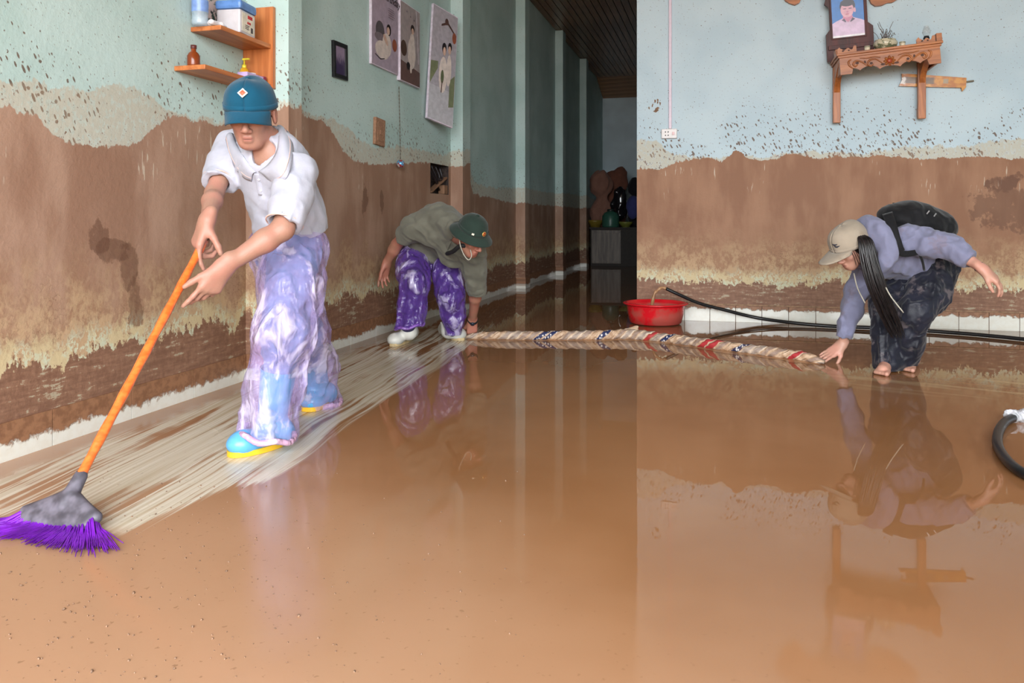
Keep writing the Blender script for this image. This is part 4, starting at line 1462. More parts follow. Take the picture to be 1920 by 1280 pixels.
    j.ell(pel - spine * 0.03, (0.135, 0.10, 0.12), A3, 0.05)
    j.chain([hip_l, knee_l, ank_l], [0.09, 0.07, 0.05], 0.04)
    j.chain([hip_r, knee_r, ank_r], [0.09, 0.07, 0.05], 0.04)
    j.obj('trousers', m_dark, man)
    m_film = film_mat('purple_plastic_film', srgb(98, 60, 156), 0.58, 0.5, 15.0)
    g = SDF(*bounds([pel, hip_l, hip_r, knee_l, knee_r, ank_l, ank_r], 0.18), 0.0065)
    g.ell(pel - spine * 0.05, (0.150, 0.115, 0.11), A3, 0.03)
    g.chain([hip_r, P(774, 505, 5.05), knee_r, P(772, 575, 4.93), P(768, 618, 4.93)], [0.105, 0.098, 0.082, 0.080, 0.094], 0.05)
    g.chain([hip_l, P(840, 520, 5.10), knee_l, P(850, 590, 5.06), P(850, 622, 5.10)], [0.100, 0.090, 0.080, 0.064, 0.048], 0.05)
    fa = fold_fn((0.1, 0, 1), 14.0, 0.022, 71, 3.5, True); fb = fold_fn((1, 0.4, 0.4), 22.0, 0.010, 73, 2.5, True)
    g.displace(lambda p: fa(p) + fb(p), 0.045)
    film = g.obj('plastic_over_trousers', m_film, man, 1, cuts=[(P(768, 612, 4.93), D(0.15, -1, 0), P(768, 645, 4.93), 0.2), (P(850, 627, 5.1), D(0, -1, 0), P(850, 650, 5.1), 0.16)])
    pts = [P(768, 611, 4.93) + D(math.cos(a) * 0.096, 0.015 * math.cos(a) + 0.006 * math.sin(5 * a), math.sin(a) * 0.085) for a in [2 * math.pi * i / 36 for i in range(37)]]
    tube_obj('hem', pts, 0.010, film_mat('violet_hem', srgb(150, 100, 196), 0.8, 0.3), film, 8, False)
    m_boot = simple('muddy_white_rubber', srgb(206, 204, 196), 0.35, vary=0.15, scale=9)
    m_sole = simple('mud_stained_sole', srgb(196, 172, 128), 0.6, vary=0.25)
    boot(man, P(767, 622, 4.95), floor_at(772, 634), floor_at(736, 650), P(768, 598, 4.94), m_boot, m_sole, 0.055, 0.0055)
    boot(man, P(842, 620, 5.14), floor_at(834, 628), floor_at(866, 639), P(840, 602, 5.15), m_boot, m_sole, 0.056, 0.0055)
    # pith helmet
    m_hel = cloth_mat('dark_green_felt', srgb(40, 55, 48), 500.0, 0.85, 0.1)
    fwn, lfn, upn = A
    C0 = L(-0.006, 0, 0.044)
    prof = [(0.001, 0.108), (0.03, 0.106), (0.062, 0.096), (0.088, 0.074), (0.100, 0.045), (0.105, 0.012), (0.108, 0.004), (0.128, -0.010), (0.150, -0.026), (0.158, -0.033), (0.156, -0.037), (0.140, -0.030), (0.104, -0.008), (0.100, 0.0)]
    Vv, Ff = lathe(prof, 40)
    Mx = basis(C0, fwn, lfn, upn) @ Matrix.Diagonal((0.97, 0.86, 0.97, 1))
    hel = mesh_obj('pith_helmet', xf(Vv, Mx), Ff, m_hel, man, True)
    Vv, Ff = surf_patch(lambda u, v: Mx @ Vector((0.108 * math.cos(u * 6.2832), 0.108 * math.sin(u * 6.2832), 0.004 + 0.022 * v)), 40, 2, 0.004)
    mesh_obj('helmet_band', Vv, Ff, m_hel, hel, True)
    Vv, Ff = lathe([(0.001, 0.116), (0.010, 0.115), (0.013, 0.108), (0.012, 0.104)], 14)
    mesh_obj('helmet_button', xf(Vv, Mx), Ff, m_hel, hel, True)
    # round red badge with a gold rim on the front
    bq = Mx @ Vector((0.106, 0.0, 0.034)); nb_ = (fwn + upn * 0.25).normalized()
    ub = (upn - nb_ * upn.dot(nb_)).normalized(); vb = nb_.cross(ub)
    Vv, Ff = lathe([(0.001, 0.004), (0.011, 0.004), (0.012, 0.0)], 18)
    mesh_obj('badge', xf(Vv, basis(bq, vb, ub, nb_)), Ff, simple('red_enamel', srgb(196, 40, 36), 0.3), hel, True)
    Vv, Ff = lathe([(0.0112, 0.0045), (0.0135, 0.005), (0.0160, 0.002), (0.0155, 0.0)], 18)
    mesh_obj('badge_rim', xf(Vv, basis(bq, vb, ub, nb_)), Ff, simple('gold_metal', srgb(232, 196, 110), 0.3, 0.7), hel, True)
    # star on the badge
    sv = [(0, 0, 0.0055)] + [((0.0085 if i % 2 == 0 else 0.0035) * math.sin(i * math.pi / 5), (0.0085 if i % 2 == 0 else 0.0035) * math.cos(i * math.pi / 5), 0.0048) for i in range(10)]
    mesh_obj('badge_star', xf([Vector(q) for q in sv], basis(bq, vb, ub, nb_)), [(0, 1 + (i + 1) % 10, 1 + i) for i in range(10)], simple('gold_metal', (1, 1, 1)), hel)
    # eyelet buckle and chin cord
    bm = bmesh.new(); bm_box(bm, (0, 0, 0), (0.016, 0.012, 0.004), None, 0.001)
    o = bm_obj('strap_buckle', bm, simple('white_enamel', srgb(240, 232, 214), 0.35), hel)
    bq2 = Mx @ Vector((0.080, -0.078, 0.022)); nb2 = (bq2 - C0).normalized(); u2 = (upn - nb2 * upn.dot(nb2)).normalized()
    o.matrix_world = basis(bq2 + nb2 * 0.003, nb2.cross(u2), u2, nb2)
    cord = catmull([Mx @ Vector((0.02, -0.120, -0.018)), P(862, 455, 4.56), P(869, 476, 4.54), P(878, 487, 4.54), P(884, 480, 4.56), P(882, 468, 4.58)], 6)
    tube_obj('chin_cord', cord, 0.0035, simple('pale_cord', srgb(176, 170, 156), 0.8), hel, 6)
    # wrist watch
    wd = (wr_l - el_l).normalized(); uu = wd.orthogonal().normalized(); vv = wd.cross(uu)
    Vv, Ff = surf_patch(lambda u, v: wr_l - wd * 0.012 + wd * 0.020 * v + (uu * math.cos(u * 6.2832) + vv * math.sin(u * 6.2832)) * 0.0365, 24, 2, 0.004)
    wt = mesh_obj('watch', Vv, Ff, m_blk, man, True)
    fc = D(0.1, 0.1, -1).normalized(); fc = (fc - wd * fc.dot(wd)).normalized()
    Vv, Ff = lathe([(0.001, 0.010), (0.013, 0.010), (0.016, 0.006), (0.016, 0.0)], 18)
    mesh_obj('watch_face', xf(Vv, basis(wr_l - wd * 0.002 + fc * 0.034, wd, wd.cross(fc), fc)), Ff, simple('dark_watch_glass', srgb(40, 46, 58), 0.15), wt, True)
    # dark cropped hair
    hg = SDF(*bounds([head], 0.16), 0.0055)
    hg.ell(L(-0.016, 0, 0.020), (0.098, 0.078, 0.088), A, 0.0)
    hg.plane(L(0.004, 0, 0), tuple(A[0] + A[2] * 0.2))
    hg.plane(L(0, 0, -0.040), tuple(-A[2] + A[0] * 0.2))
    hg.obj('hair', simple('black_hair', (0, 0, 0)), man)
    return man
man2 = man_bending()
# ------------------------------------------------------------------ woman in a lavender hoodie bending to the other end of the roll
def woman():
    pel, chest = P(1742, 492, 4.24), P(1668, 474, 4.14)
    neck, head = P(1622, 468, 4.08), P(1594, 464, 4.05)
    sh_r, el_r, wr_r = P(1620, 503, 4.24), P(1596, 580, 4.30), P(1578, 646, 4.35)
    sh_l, el_l, wr_l = P(1700, 447, 4.02), P(1784, 464, 3.88), P(1842, 504, 3.76)
    hip_r, knee_r, ank_r = P(1722, 512, 4.32), P(1662, 572, 4.16), P(1664, 672, 4.12)
    hip_l, knee_l, ank_l = P(1750, 505, 4.16), P(1716, 585, 4.02), P(1704, 672, 4.10)
    spine = (neck - pel).normalized()
    side = (sh_l - sh_r); side = (side - spine * side.dot(spine)).normalized()
    front = spine.cross(side).normalized()
    if front.z > 0: front = -front
    A3 = (side, front, spine)
    fw, up = D(-0.80, -0.52, -0.28), D(-0.53, 0.80, -0.22)
    b = SDF(*bounds([ank_l, ank_r, head, sh_r, sh_l, wr_l, wr_r, P(1896, 552, 3.66), P(1533, 678, 4.42), floor_at(1640, 706), floor_at(1712, 690)], 0.13), 0.0048)
    b.ell(chest, (0.125, 0.085, 0.17), A3, 0.03)
    b.ell(pel, (0.13, 0.10, 0.13), A3, 0.08)
    b.cone(sh_l, sh_r, 0.038, 0.038, 0.05)
    b.cone(chest + spine * 0.08, neck, 0.06, 0.046, 0.05)
    b.cone(neck, head - up.normalized() * 0.05 - fw.normalized() * 0.02, 0.045, 0.044, 0.03)
    L, A = head_prims(b, head, fw, up, 0.96, 0.85)
    b.chain([sh_l, el_l], [0.042, 0.033], 0.03); b.chain([el_l, el_l.lerp(wr_l, 0.3), wr_l], [0.034, 0.035, 0.022], 0.02)
    b.chain([sh_r, el_r], [0.042, 0.033], 0.03); b.chain([el_r, el_r.lerp(wr_r, 0.3), wr_r], [0.033, 0.034, 0.022], 0.02)
    hand_prims(b, wr_r, D(-0.80, -0.60, -0.06), D(-0.45, 0.68, -0.55), D(-0.2, -0.3, -0.9),
               [(-0.35, 0.10, 0.1), (-0.30, 0.15, 0.1), (-0.25, 0.15, 0.1), (-0.2, 0.2, 0.1)], 0.98, thumb=(0.7, 0.2, 0.1), spread=0.12, wr=0.022)
    hand_prims(b, wr_l, D(0.70, -0.66, -0.25), D(0.45, 0.62, -0.64), D(-0.5, -0.4, -0.7),
               [(0.35, 0.5, 0.3), (0.30, 0.45, 0.3), (0.25, 0.4, 0.3), (0.25, 0.35, 0.3)], 0.98, thumb=(0.5, 0.4, 0.1), spread=0.10, wr=0.022)
    for h_, k_, a_ in ((hip_l, knee_l, ank_l), (hip_r, knee_r, ank_r)):
        b.chain([h_, k_, a_], [0.085, 0.050, 0.036], 0.03)
    # bare feet
    def foot(ank, heel, toe):
        hz = Vector((0, 0, 1)); dv = (toe - heel); dv.z = 0; dv.normalize(); sd = dv.cross(hz)
        b.cone(ank, heel + hz * 0.03, 0.032, 0.028, 0.02)
        b.cone(heel + hz * 0.026, toe - dv * 0.06 + hz * 0.024, 0.028, 0.026, 0.02)
        b.cone(ank, toe - dv * 0.07 + hz * 0.024, 0.028, 0.022, 0.03)
        for i, o_ in enumerate((-0.030, -0.012, 0.004, 0.018, 0.031)):
            b.cone(toe - dv * 0.075 + sd * o_ * 0.8 + hz * 0.018, toe - dv * (0.012 + 0.006 * i) + sd * o_ + hz * 0.012, 0.015, 0.0105 if i else 0.013, 0.006)
    foot(ank_r, floor_at(1672, 690), floor_at(1650, 705))
    foot(ank_l, floor_at(1714, 684), floor_at(1699, 698))
    w = b.obj('person', skin_mat('fair_skin', srgb(184, 138, 118), srgb(196, 140, 122), face_tints(head, fw, up, 0.96)))
    tag(w, 'person in lavender hoodie and beige cap with long dark ponytail bending by the partition wall', 'person')
    # hoodie
    m_h = cloth_mat('lavender_grey_fleece', srgb(124, 125, 150), 500.0, 0.92, 0.08, srgb(120, 104, 110), 0.4)
    f = SDF(*bounds([pel, neck, sh_l, sh_r, el_l, el_r, wr_l, wr_r], 0.18), 0.005)
    f.ell(chest, (0.155, 0.130, 0.19), A3, 0.03)
    f.ell(chest.lerp(pel, 0.55), (0.158, 0.130, 0.16), A3, 0.08)
    f.cone(sh_l - side * 0.02, sh_r + side * 0.02, 0.062, 0.062, 0.07)
    hl = el_l.lerp(wr_l, 0.58); hr = el_r.lerp(wr_r, 0.74)
    dl, dr = (wr_l - el_l).normalized(), (wr_r - el_r).normalized()
    f.sleeve([sh_l, sh_l.lerp(el_l, 0.5), el_l, hl], [0.074, 0.072, 0.058, 0.046], 0.03)
    f.sleeve([sh_r, sh_r.lerp(el_r, 0.5), el_r, hr], [0.064, 0.060, 0.052, 0.041], 0.03)
    f.cone(neck + spine * 0.08, neck - spine * 0.02, 0.060, 0.055, 0.01, '-')
    fo1 = fold_fn(side + spine * 0.5, 17.0, 0.017, 81, 4.0, True); fo2 = fold_fn(spine + D(0, 1, 0), 24.0, 0.010, 83, 4.0)
    f.displace(lambda p: fo1(p) + fo2(p))
    hoodie = f.obj('hoodie', m_h, w, 1, cuts=[(chest.lerp(pel, 0.93), (-spine - D(0, 0.15, 0)), None, 0)], thick=0.004)
    # hood lying round the neck: a thick soft ring with a lower lobe
    g = SDF(*bounds([neck, P(1650, 440, 3.98), P(1672, 495, 3.96), P(1605, 500, 4.2)], 0.13), 0.005)
    ring = catmull([P(1608, 496, 4.16), P(1614, 440, 4.14), P(1632, 424, 4.08), P(1650, 440, 3.99), P(1664, 474, 3.95), P(1656, 500, 3.96)], 4)
    g.chain(ring, [0.028 + 0.026 * math.sin(math.pi * i / (len(ring) - 1)) for i in range(len(ring))], 0.02)
    g.displace(fold_fn(D(0.5, -0.8, 0), 16.0, 0.012, 91, 3.0, True))
    hood = g.obj('hood', m_h, hoodie)
    m_cord = simple('pale_cord', (0, 0, 0))
    tube_obj('drawstring', catmull([P(1601, 512, 4.06), P(1608, 540, 4.03), P(1622, 568, 4.02)], 6), 0.0035, m_cord, hoodie, 6)
    tube_obj('drawstring', catmull([P(1652, 518, 3.92), P(1668, 552, 3.90), P(1694, 586, 3.90)], 6), 0.0035, m_cord, hoodie, 6)
    # wet dark trousers
    m_p = cloth_mat('wet_dark_denim', srgb(30, 31, 42), 300.0, 0.42, 0.3, srgb(104, 94, 96), 0.65, 11.0)
    p_ = SDF(*bounds([pel, hip_l, hip_r, knee_l, knee_r, ank_l, ank_r], 0.17), 0.0055)
    p_.ell(pel - D(-0.02, 0, 0), (0.150, 0.120, 0.12), A3, 0.04)
    p_.chain([hip_l, hip_l.lerp(knee_l, 0.5) + D(0.02, -0.01, 0), knee_l, P(1706, 640, 4.06), ank_l + D(-0.005, -0.01, 0)], [0.114, 0.096, 0.070, 0.052, 0.044], 0.05)
    p_.chain([hip_r, knee_r, P(1658, 630, 4.13), ank_r + D(-0.008, -0.02, -0.03)], [0.108, 0.078, 0.064, 0.068], 0.03)
    fa = fold_fn((0.1, 0, 1), 16.0, 0.020, 93, 3.0, True); fb = fold_fn((1, 0, 0.5), 24.0, 0.010, 95, 2.5, True)
    p_.displace(lambda q: fa(q) + fb(q), 0.045)
    p_.obj('trousers', m_p, w, 1, cuts=[(P(1664, 692, 4.10), D(0, -1, 0), P(1658, 714, 4.10), 0.12), (P(1704, 684, 4.1), D(0, -1, 0), P(1706, 706, 4.1), 0.085)], thick=0.004)
    # cap
    m_c = cloth_mat('faded_beige_twill', srgb(156, 143, 127), 600.0, 0.85, 0.08, srgb(140, 122, 104), 0.5)
    cap, crown = cap_on(w, L, A, m_c, m_c, 1.02, 0.112, -0.006, 0.112, 0.014, 54)
    fwn, lfn, upn = A
    # little embroidered bird shapes above the visor, and a pale side tag
    m_em = simple('dark_embroidery', srgb(48, 46, 56), 0.8)
    for k, (uu_, vv_, ln) in enumerate(((0.035, 0.20, 0.020), (0.050, 0.15, 0.026))):
        q0, q1, q2 = crown(uu_ - 0.02, vv_ + 0.03), crown(uu_, vv_), crown(uu_ + 0.03, vv_ + 0.015)
        off = ((q1 - L(0, 0, 0.03)).normalized()) * 0.004
        pts = catmull([q0 + off, q1 + off, q2 + off], 5)
        tube_obj('embroidery', pts, [0.0045 * math.sin(0.3 + 2.6 * i / (len(pts) - 1)) for i in range(len(pts))], m_em, cap, 6)
    # hair: cap of hair plus a long ponytail of locks
    m_hair = simple('long_black_hair', srgb(26, 21, 22), 0.38, vary=0.4, scale=40)
    hg = SDF(*bounds([head], 0.17), 0.005)
    hg.ell(L(-0.014, 0, 0.022), (0.098, 0.080, 0.090), A, 0.0)
    hg.plane(L(0.030, 0, 0), tuple(A[0] - A[2] * 0.5))
    hg.plane(L(0, 0, -0.045), tuple(-A[2] + A[0] * 0.3))
    hair = hg.obj('hair', m_hair, w)
    rnd = random.Random(11)
    parts = []
    spine_c = [P(1612, 440, 4.00), P(1622, 452, 3.94), P(1630, 490, 3.92), P(1642, 530, 3.92), P(1658, 570, 3.94), P(1676, 612, 3.97), P(1688, 640, 3.98)]
    for i in range(170):
        a = rnd.uniform(0, 6.283); rr_ = math.sqrt(rnd.random())
        ln = rnd.uniform(0.62, 1.0)
        q = []
        for k, c in enumerate(spine_c):
            wd = (0.012, 0.030, 0.036, 0.042, 0.044, 0.040, 0.030)[k]
            q.append(c + D(math.cos(a) * rr_ * wd * 1.15 + 0.004 * math.sin(k * 1.3 + i), 0.004 * math.sin(i * 2.1 + k), math.sin(a) * rr_ * wd * 0.6))
        cc_ = catmull(q, 4)
        m_ = max(6, int(len(cc_) * ln))
        cc_ = cc_[:m_]
        parts.append(tube(cc_, [0.0052 * (1 - 0.75 * (j / (m_ - 1)) ** 3) for j in range(m_)], 5, False))
    for i in range(3):     # loose strands beside the face
        s0 = L(0.050 - 0.012 * i, 0.062, 0.02)
        q = catmull([s0, L(0.056 - 0.014 * i, 0.066, -0.03), L(0.060 - 0.020 * i, 0.058, -0.080 - 0.008 * i)], 4)
        parts.append(tube(q, [0.0014] * (len(q) - 1) + [0.0005], 4, False))
    Vv, Ff = merge(parts)
    mesh_obj('ponytail', Vv, Ff, m_hair, hair, True)['kind'] = 'stuff'
    wd = (wr_l - el_l).normalized(); u2 = wd.orthogonal().normalized(); v2 = wd.cross(u2)
    tube_obj('bracelet', [wr_l - wd * 0.02 + (u2 * math.cos(a) + v2 * math.sin(a)) * 0.027 for a in [6.2832 * i / 24 for i in range(25)]], 0.002, simple('dark_cord', srgb(40, 34, 34), 0.7), w, 6, False)

    # backpack (a thing of its own)
    m_bp = cloth_mat('black_nylon', srgb(15, 15, 18), 300.0, 0.7, 0.2)
    bk = SDF(*bounds([P(1640, 420, 4.1), P(1786, 440, 4.1), P(1700, 375, 4.1)], 0.14), 0.006)
    back = -front
    c0 = P(1716, 414, 4.14)
    ax_s = (spine * 1.0).normalized()
    bx_ = (P(1646, 410, 4.12) - P(1784, 432, 4.14)).normalized()
    bz_ = (D(-0.1, 0.92, -0.2) - bx_ * bx_.dot(D(-0.1, 0.92, -0.2))).normalized(); by_ = bz_.cross(bx_)
    bk.ell(c0, (0.205, 0.135, 0.085), (bx_, by_, bz_), 0.02)
    bk.ell(c0 - bx_ * 0.09 - bz_ * 0.01, (0.13, 0.13, 0.080), (bx_, by_, bz_), 0.04)
    bk.ell(c0 + bx_ * 0.02 + bz_ * 0.035, (0.12, 0.10, 0.065), (bx_, by_, bz_), 0.03)
    bk.displace(fold_fn(by_, 14.0, 0.016, 99, 3.0, True))
    bag = bk.obj('backpack', m_bp)
    tag(bag, 'black nylon backpack on the back of the person in the lavender hoodie', 'backpack')
    st = catmull([P(1664, 400, 4.02), P(1672, 424, 3.96), P(1680, 452, 3.93), P(1690, 474, 3.93), P(1714, 474, 3.94), P(1738, 466, 3.98)], 6)
    Vv, Ff = tube(st, [0.024] * len(st), 8)
    pts_, T_, N_, B_ = frames(st)
    def strap(u, v):
        i = min(len(st) - 1, int(round(u * (len(st) - 1))))
        t_ = T_[i]; toc = (Vector((0, 0, CAM_H)) - st[i]).normalized(); sd_ = t_.cross(toc).normalized()
        return st[i] + sd_ * (v - 0.5) * (0.052 if i < 18 else 0.05 - 0.0008 * i) + toc * 0.006
    Vv, Ff = surf_patch(strap, len(st) - 1, 3, 0.010)
    mesh_obj('shoulder_strap', Vv, Ff, m_bp, bag, True)
    tl = catmull([P(1722, 474, 3.94), P(1729, 488, 3.95), P(1733, 506, 4.0)], 5)
    tube_obj('strap_tail', tl, 0.007, m_bp, bag, 6)
    zp = catmull([c0 + bx_ * 0.12 + bz_ * 0.070 - by_ * 0.06, c0 + bz_ * 0.095 - by_ * 0.04, c0 - bx_ * 0.10 + bz_ * 0.075 - by_ * 0.05, c0 - bx_ * 0.18 + bz_ * 0.03 - by_ * 0.06], 6)
    tube_obj('zip', zp, 0.0045, simple('black_webbing', (0, 0, 0)), bag, 6)
    for q in (P(1753, 403, 4.02), P(1740, 398, 4.02)):
        bm = bmesh.new(); bm_box(bm, q, (0.006, 0.006, 0.022), Euler((0.4, 0.5, 0.2)), 0.001)
        bm_obj('zip_pull', bm, simple('pale_metal', srgb(190, 190, 190), 0.3, 0.8), bag)
    return w
woman_ = woman()
# ------------------------------------------------------------------ rolled cloth pushed along the floor between the two bent figures
def cloth_roll():
    px = [(866, 633), (884, 634), (905, 634), (960, 635), (1040, 635), (1120, 635), (1180, 634), (1240, 639), (1300, 647), (1380, 658), (1450, 667), (1500, 674), (1530, 679), (1546, 681)]
    rad = [0.010, 0.020, 0.028, 0.031, 0.032, 0.034, 0.037, 0.033, 0.033, 0.032, 0.031, 0.030, 0.024, 0.012]
    ctrl = [Vector((*floor_at(a, b + 2).xy, r * 0.92)) for (a, b), r in zip(px, rad)]
    path = catmull(ctrl, 14)
    n = len(path)
    R = []
    for i in range(n):
        t = i / (n - 1) * (len(rad) - 1); k = min(len(rad) - 2, int(t)); f = t - k
        R.append(rad[k] * (1 - f) + rad[k + 1] * f)
    pts, T, N, B = frames(path)
    seg = 24
    Vv, Ff, uv = [], [], []
    s = 0.0
    for i in range(n):
        if i: s += (pts[i] - pts[i - 1]).length
        for j in range(seg):
            a = 2 * math.pi * j / seg
            tw = a - s * 26
            r = R[i] * (1 + 0.09 * math.cos(3 * tw) + 0.05 * math.cos(7 * tw + 3 * math.sin(s * 9)) + 0.06 * math.sin(s * 21 + 1.3 * math.sin(s * 8)))
            p = pts[i] + (N[i] * math.cos(a) + B[i] * math.sin(a)) * r
            p.z = max(p.z, 0.001)
            Vv.append(p); uv.append((s, j / seg))
    for i in range(n - 1):
        for j in range(seg):
            k = (j + 1) % seg
            Ff.append((i * seg + j, i * seg + k, (i + 1) * seg + k, (i + 1) * seg + j))
    Ff.append(tuple(range(seg - 1, -1, -1))); Ff.append(tuple((n - 1) * seg + j for j in range(seg)))
    M = Mat('muddy_flag_print_cloth')
    u, v = M.uv()
    x, y, z = M.pos()
    w3 = M.vec(x, y, z)
    wob = M.noise(w3, 18.0, 2) * 0.16
    q = u * 4.1 + v * 1.0 + wob
    cell = (q * 4.0).floor()
    fr = (q * 4.0).fract()
    h1 = (cell * 12.9898).sin() * 43758.5453
    h1 = h1.fract().abs()
    h2 = ((cell * 78.233 + 3.1).sin() * 12543.123).fract().abs()
    part = M.noise(M.vec(u * 3.0, 0, 0), 1.0, 1)
    base = M.mix(M.noise(w3, 40.0, 3).ss(0.35, 0.65), srgb(178, 142, 112), srgb(206, 176, 148))
    base = M.mix(h2.ss(0.6, 0.9) * 0.5, base, srgb(222, 206, 188))
    # dull grey printed stripes on many turns
    stripe = (fr - 0.5).abs().ss(0.34, 0.22) * h2.ss(0.35, 0.4)
    base = M.mix(stripe * 0.55, base, srgb(104, 92, 96))
    gap = (fr - 0.5).abs().ss(0.42, 0.30)
    red = h1.ss(0.90, 0.91) * u.ss(0.9, 1.1) * gap
    navy = h1.ss(0.74, 0.75) * (1.0 - h1.ss(0.90, 0.905)) * gap
    c = M.mix(navy, base, srgb(36, 44, 84))
    d_, r1, r2 = M.voro(M.vec(u * 48.0, v * 7.0, 0.0), 1.0, dim='2D', rnd=0.7)
    c = M.mix(navy * (d_ + (M.noise(w3, 260.0, 1) - 0.5) * 0.35).ss(0.30, 0.24), c, srgb(214, 208, 204))
    c = M.mix(red * 0.95, c, srgb(172, 36, 44))
    crease = M.noise(M.vec(u * 26.0 + v * 7.0, v * 2.0, 0.0), 1.0, 3, dim='2D')
    c = M.mix(crease.ss(0.40, 0.30) * 0.5, c, srgb(96, 70, 54))  # creases darkened in the colour, as shade in the wrinkles
    M.set('Base Color', c); M.set('Roughness', 0.6)
    M.bump(crease * 0.8 + gap * 0.3, 0.012, 0.9)
    o = mesh_obj('cloth_roll', Vv, Ff, M.m, None, True)
    ul = o.data.uv_layers.new(name='UVMap')
    for l in o.data.loops: ul.data[l.index].uv = uv[l.vertex_index]
    # knot where two cloths are tied
    kc = floor_at(1180, 634); kc.z = 0.040
    g = SDF(*bounds([kc], 0.11), 0.004)
    g.cone(kc + D(-0.03, -0.01, 0.0), kc + D(0.03, 0.004, 0.0), 0.034, 0.036, 0.01)
    g.cone(kc + D(0.01, 0.01, 0), kc + D(0.055, 0.035, 0.01), 0.016, 0.013, 0.01)
    g.displace(fold_fn(D(1, 0.4, 0), 45.0, 0.007, 7, 3.0, True), 0.02)
    g.obj('knot', cloth_mat('beige_muddy_knot', srgb(198, 166, 138), 300.0, 0.8, 0.15), o)
    tag(o, 'long twisted cloth roll with red, navy and white stars print lying on the muddy floor', 'cloth roll')
    # push of muddy water heaped along the near side
    Vw, Fw = [], []
    ring = path[6:-8]
    m_ = len(ring)
    for i, p in enumerate(ring):
        a = ring[max(0, i - 1)]; b = ring[min(m_ - 1, i + 1)]
        t = (b - a).normalized(); nr = Vector((t.y, -t.x, 0))
        wv = 0.5 + 0.5 * math.sin(i * 0.33) * math.sin(i * 0.11 + 1)
        hw = (0.05 + 0.05 * wv) * min(1, i / 8, (m_ - 1 - i) / 8)
        for k in range(6):
            f = k / 5
            hgt = 0.0008 + 0.012 * (1 - f) ** 2 * (0.5 + 0.5 * wv)
            Vw.append(Vector((p.x, p.y, 0)) + nr * hw * f + Vector((0, 0, hgt)))
    for i in range(m_ - 1):
        for k in range(5):
            Fw.append((i * 6 + k, (i + 1) * 6 + k, (i + 1) * 6 + k + 1, i * 6 + k + 1))
    ow = mesh_obj('water_ridge', Vw, Fw, None, None, True)
    Mw = Mat('thick_muddy_water')
    xx, yy, zz = Mw.pos()
    nn = Mw.noise(Mw.vec(xx, yy, zz), 14.0, 3)
    Mw.set('Base Color', Mw.mix(nn.ss(0.35, 0.65), srgb(150, 108, 74), srgb(178, 134, 98)))
    Mw.set('Roughness', 0.12); Mw.set('IOR', 1.34)
    Mw.bump(nn, 0.006, 0.5)
    ow.data.materials.append(Mw.m)
    tag(ow, 'low ridge of thick brown water pushed up in front of the cloth roll', 'water', kind='stuff')
    return Mw.m
M_THICK = cloth_roll()

# ------------------------------------------------------------------ red basin with a hose running into it
def basin():
    dx, dy = ray(1229)
    Z = (BY - 0.27) / dy
    c = Vector((dx * Z, dy * Z, 0))
    M = Mat('muddied_red_plastic')
    x, y, z = M.obj()
    w = M.vec(x, y, z)
    n = M.noise(w, 7.0, 3)
    mm = (n + (0.09 - z) * 1.2).ss(0.42, 0.62) * z.ss(0.150, 0.140)
    M.set('Base Color', M.mix(mm * 0.62, srgb(206, 22, 34), srgb(150, 92, 78)))
    M.set('Roughness', mm * 0.25 + 0.25)
    prof = [(0.001, 0.004), (0.19, 0.004), (0.205, 0.014), (0.222, 0.08), (0.232, 0.150), (0.236, 0.158), (0.256, 0.160), (0.262, 0.166), (0.256, 0.173), (0.238, 0.174), (0.228, 0.166), (0.214, 0.08), (0.198, 0.022), (0.185, 0.014), (0.001, 0.014)]
    Vv, Ff = lathe(prof, 64)
    o = mesh_obj('basin', Vv, Ff, M.m, None, True)
    o.location = c
    tag(o, 'round red plastic basin smeared with mud at the free end of the partition wall', 'basin')
    Vv, Ff = lathe([(0.001, 0.120), (0.217, 0.120)], 48)
    mesh_obj('muddy_water', Vv, Ff, M_THICK, o, True)
    # hose
    r = 0.0135
    a0 = P(1249, 541, Z / K); 
    pts = [a0, P(1275, 553, Z / K), P(1310, 568, (Z + 0.02) / K), P(1355, 580, (Z + 0.03) / K)]
    pts += [Vector((*floor_at(q, s_).xy, zz)) for q, s_, zz in ((1420, 606, 0.045), (1490, 611, 0.024), (1560, 615, r + .002), (1640, 618, r + .002), (1740, 624, r + .002), (1830, 631, r + .002), (1930, 641, r + .002), (2040, 655, r + .002))]
    h = tube_obj('hose', catmull(pts, 8), r, simple('black_rubber_hose', srgb(22, 22, 24), 0.35, vary=0.2), None, 12)
    tag(h, 'thin black hose running along the partition wall and pouring into the red basin', 'hose')
    j0 = a0 + (pts[0] - pts[1]).normalized() * 0.002
    tgt = Vector((c.x - 0.02, c.y - 0.03, 0.121))
    jp = [j0, j0 + D(-0.035, 0.006, 0), j0 + D(-0.075, -0.018, -0.01), (j0 + D(-0.10, -0.05, -0.02)), Vector((j0.x - 0.115, j0.y - 0.05, 0.121))]
    jj = catmull(jp, 6)
    st = tube_obj('water_jet', jj, [0.012 + 0.003 * math.sin(i) for i in range(len(jj))], M_THICK, h, 10)
    # thin second line looped on the floor behind the roll
    p2 = [Vector((*floor_at(q, s_).xy, 0.006)) for q, s_ in ((1318, 640), (1350, 631), (1395, 623), (1450, 618), (1520, 618), (1600, 622), (1700, 629))]
    t2 = tube_obj('cord', catmull(p2, 8), 0.005, simple('brown_wet_cord', srgb(66, 50, 40), 0.5), None, 8)
    tag(t2, 'thin wet cord curving over the floor to the right of the red basin', 'cord')
basin()

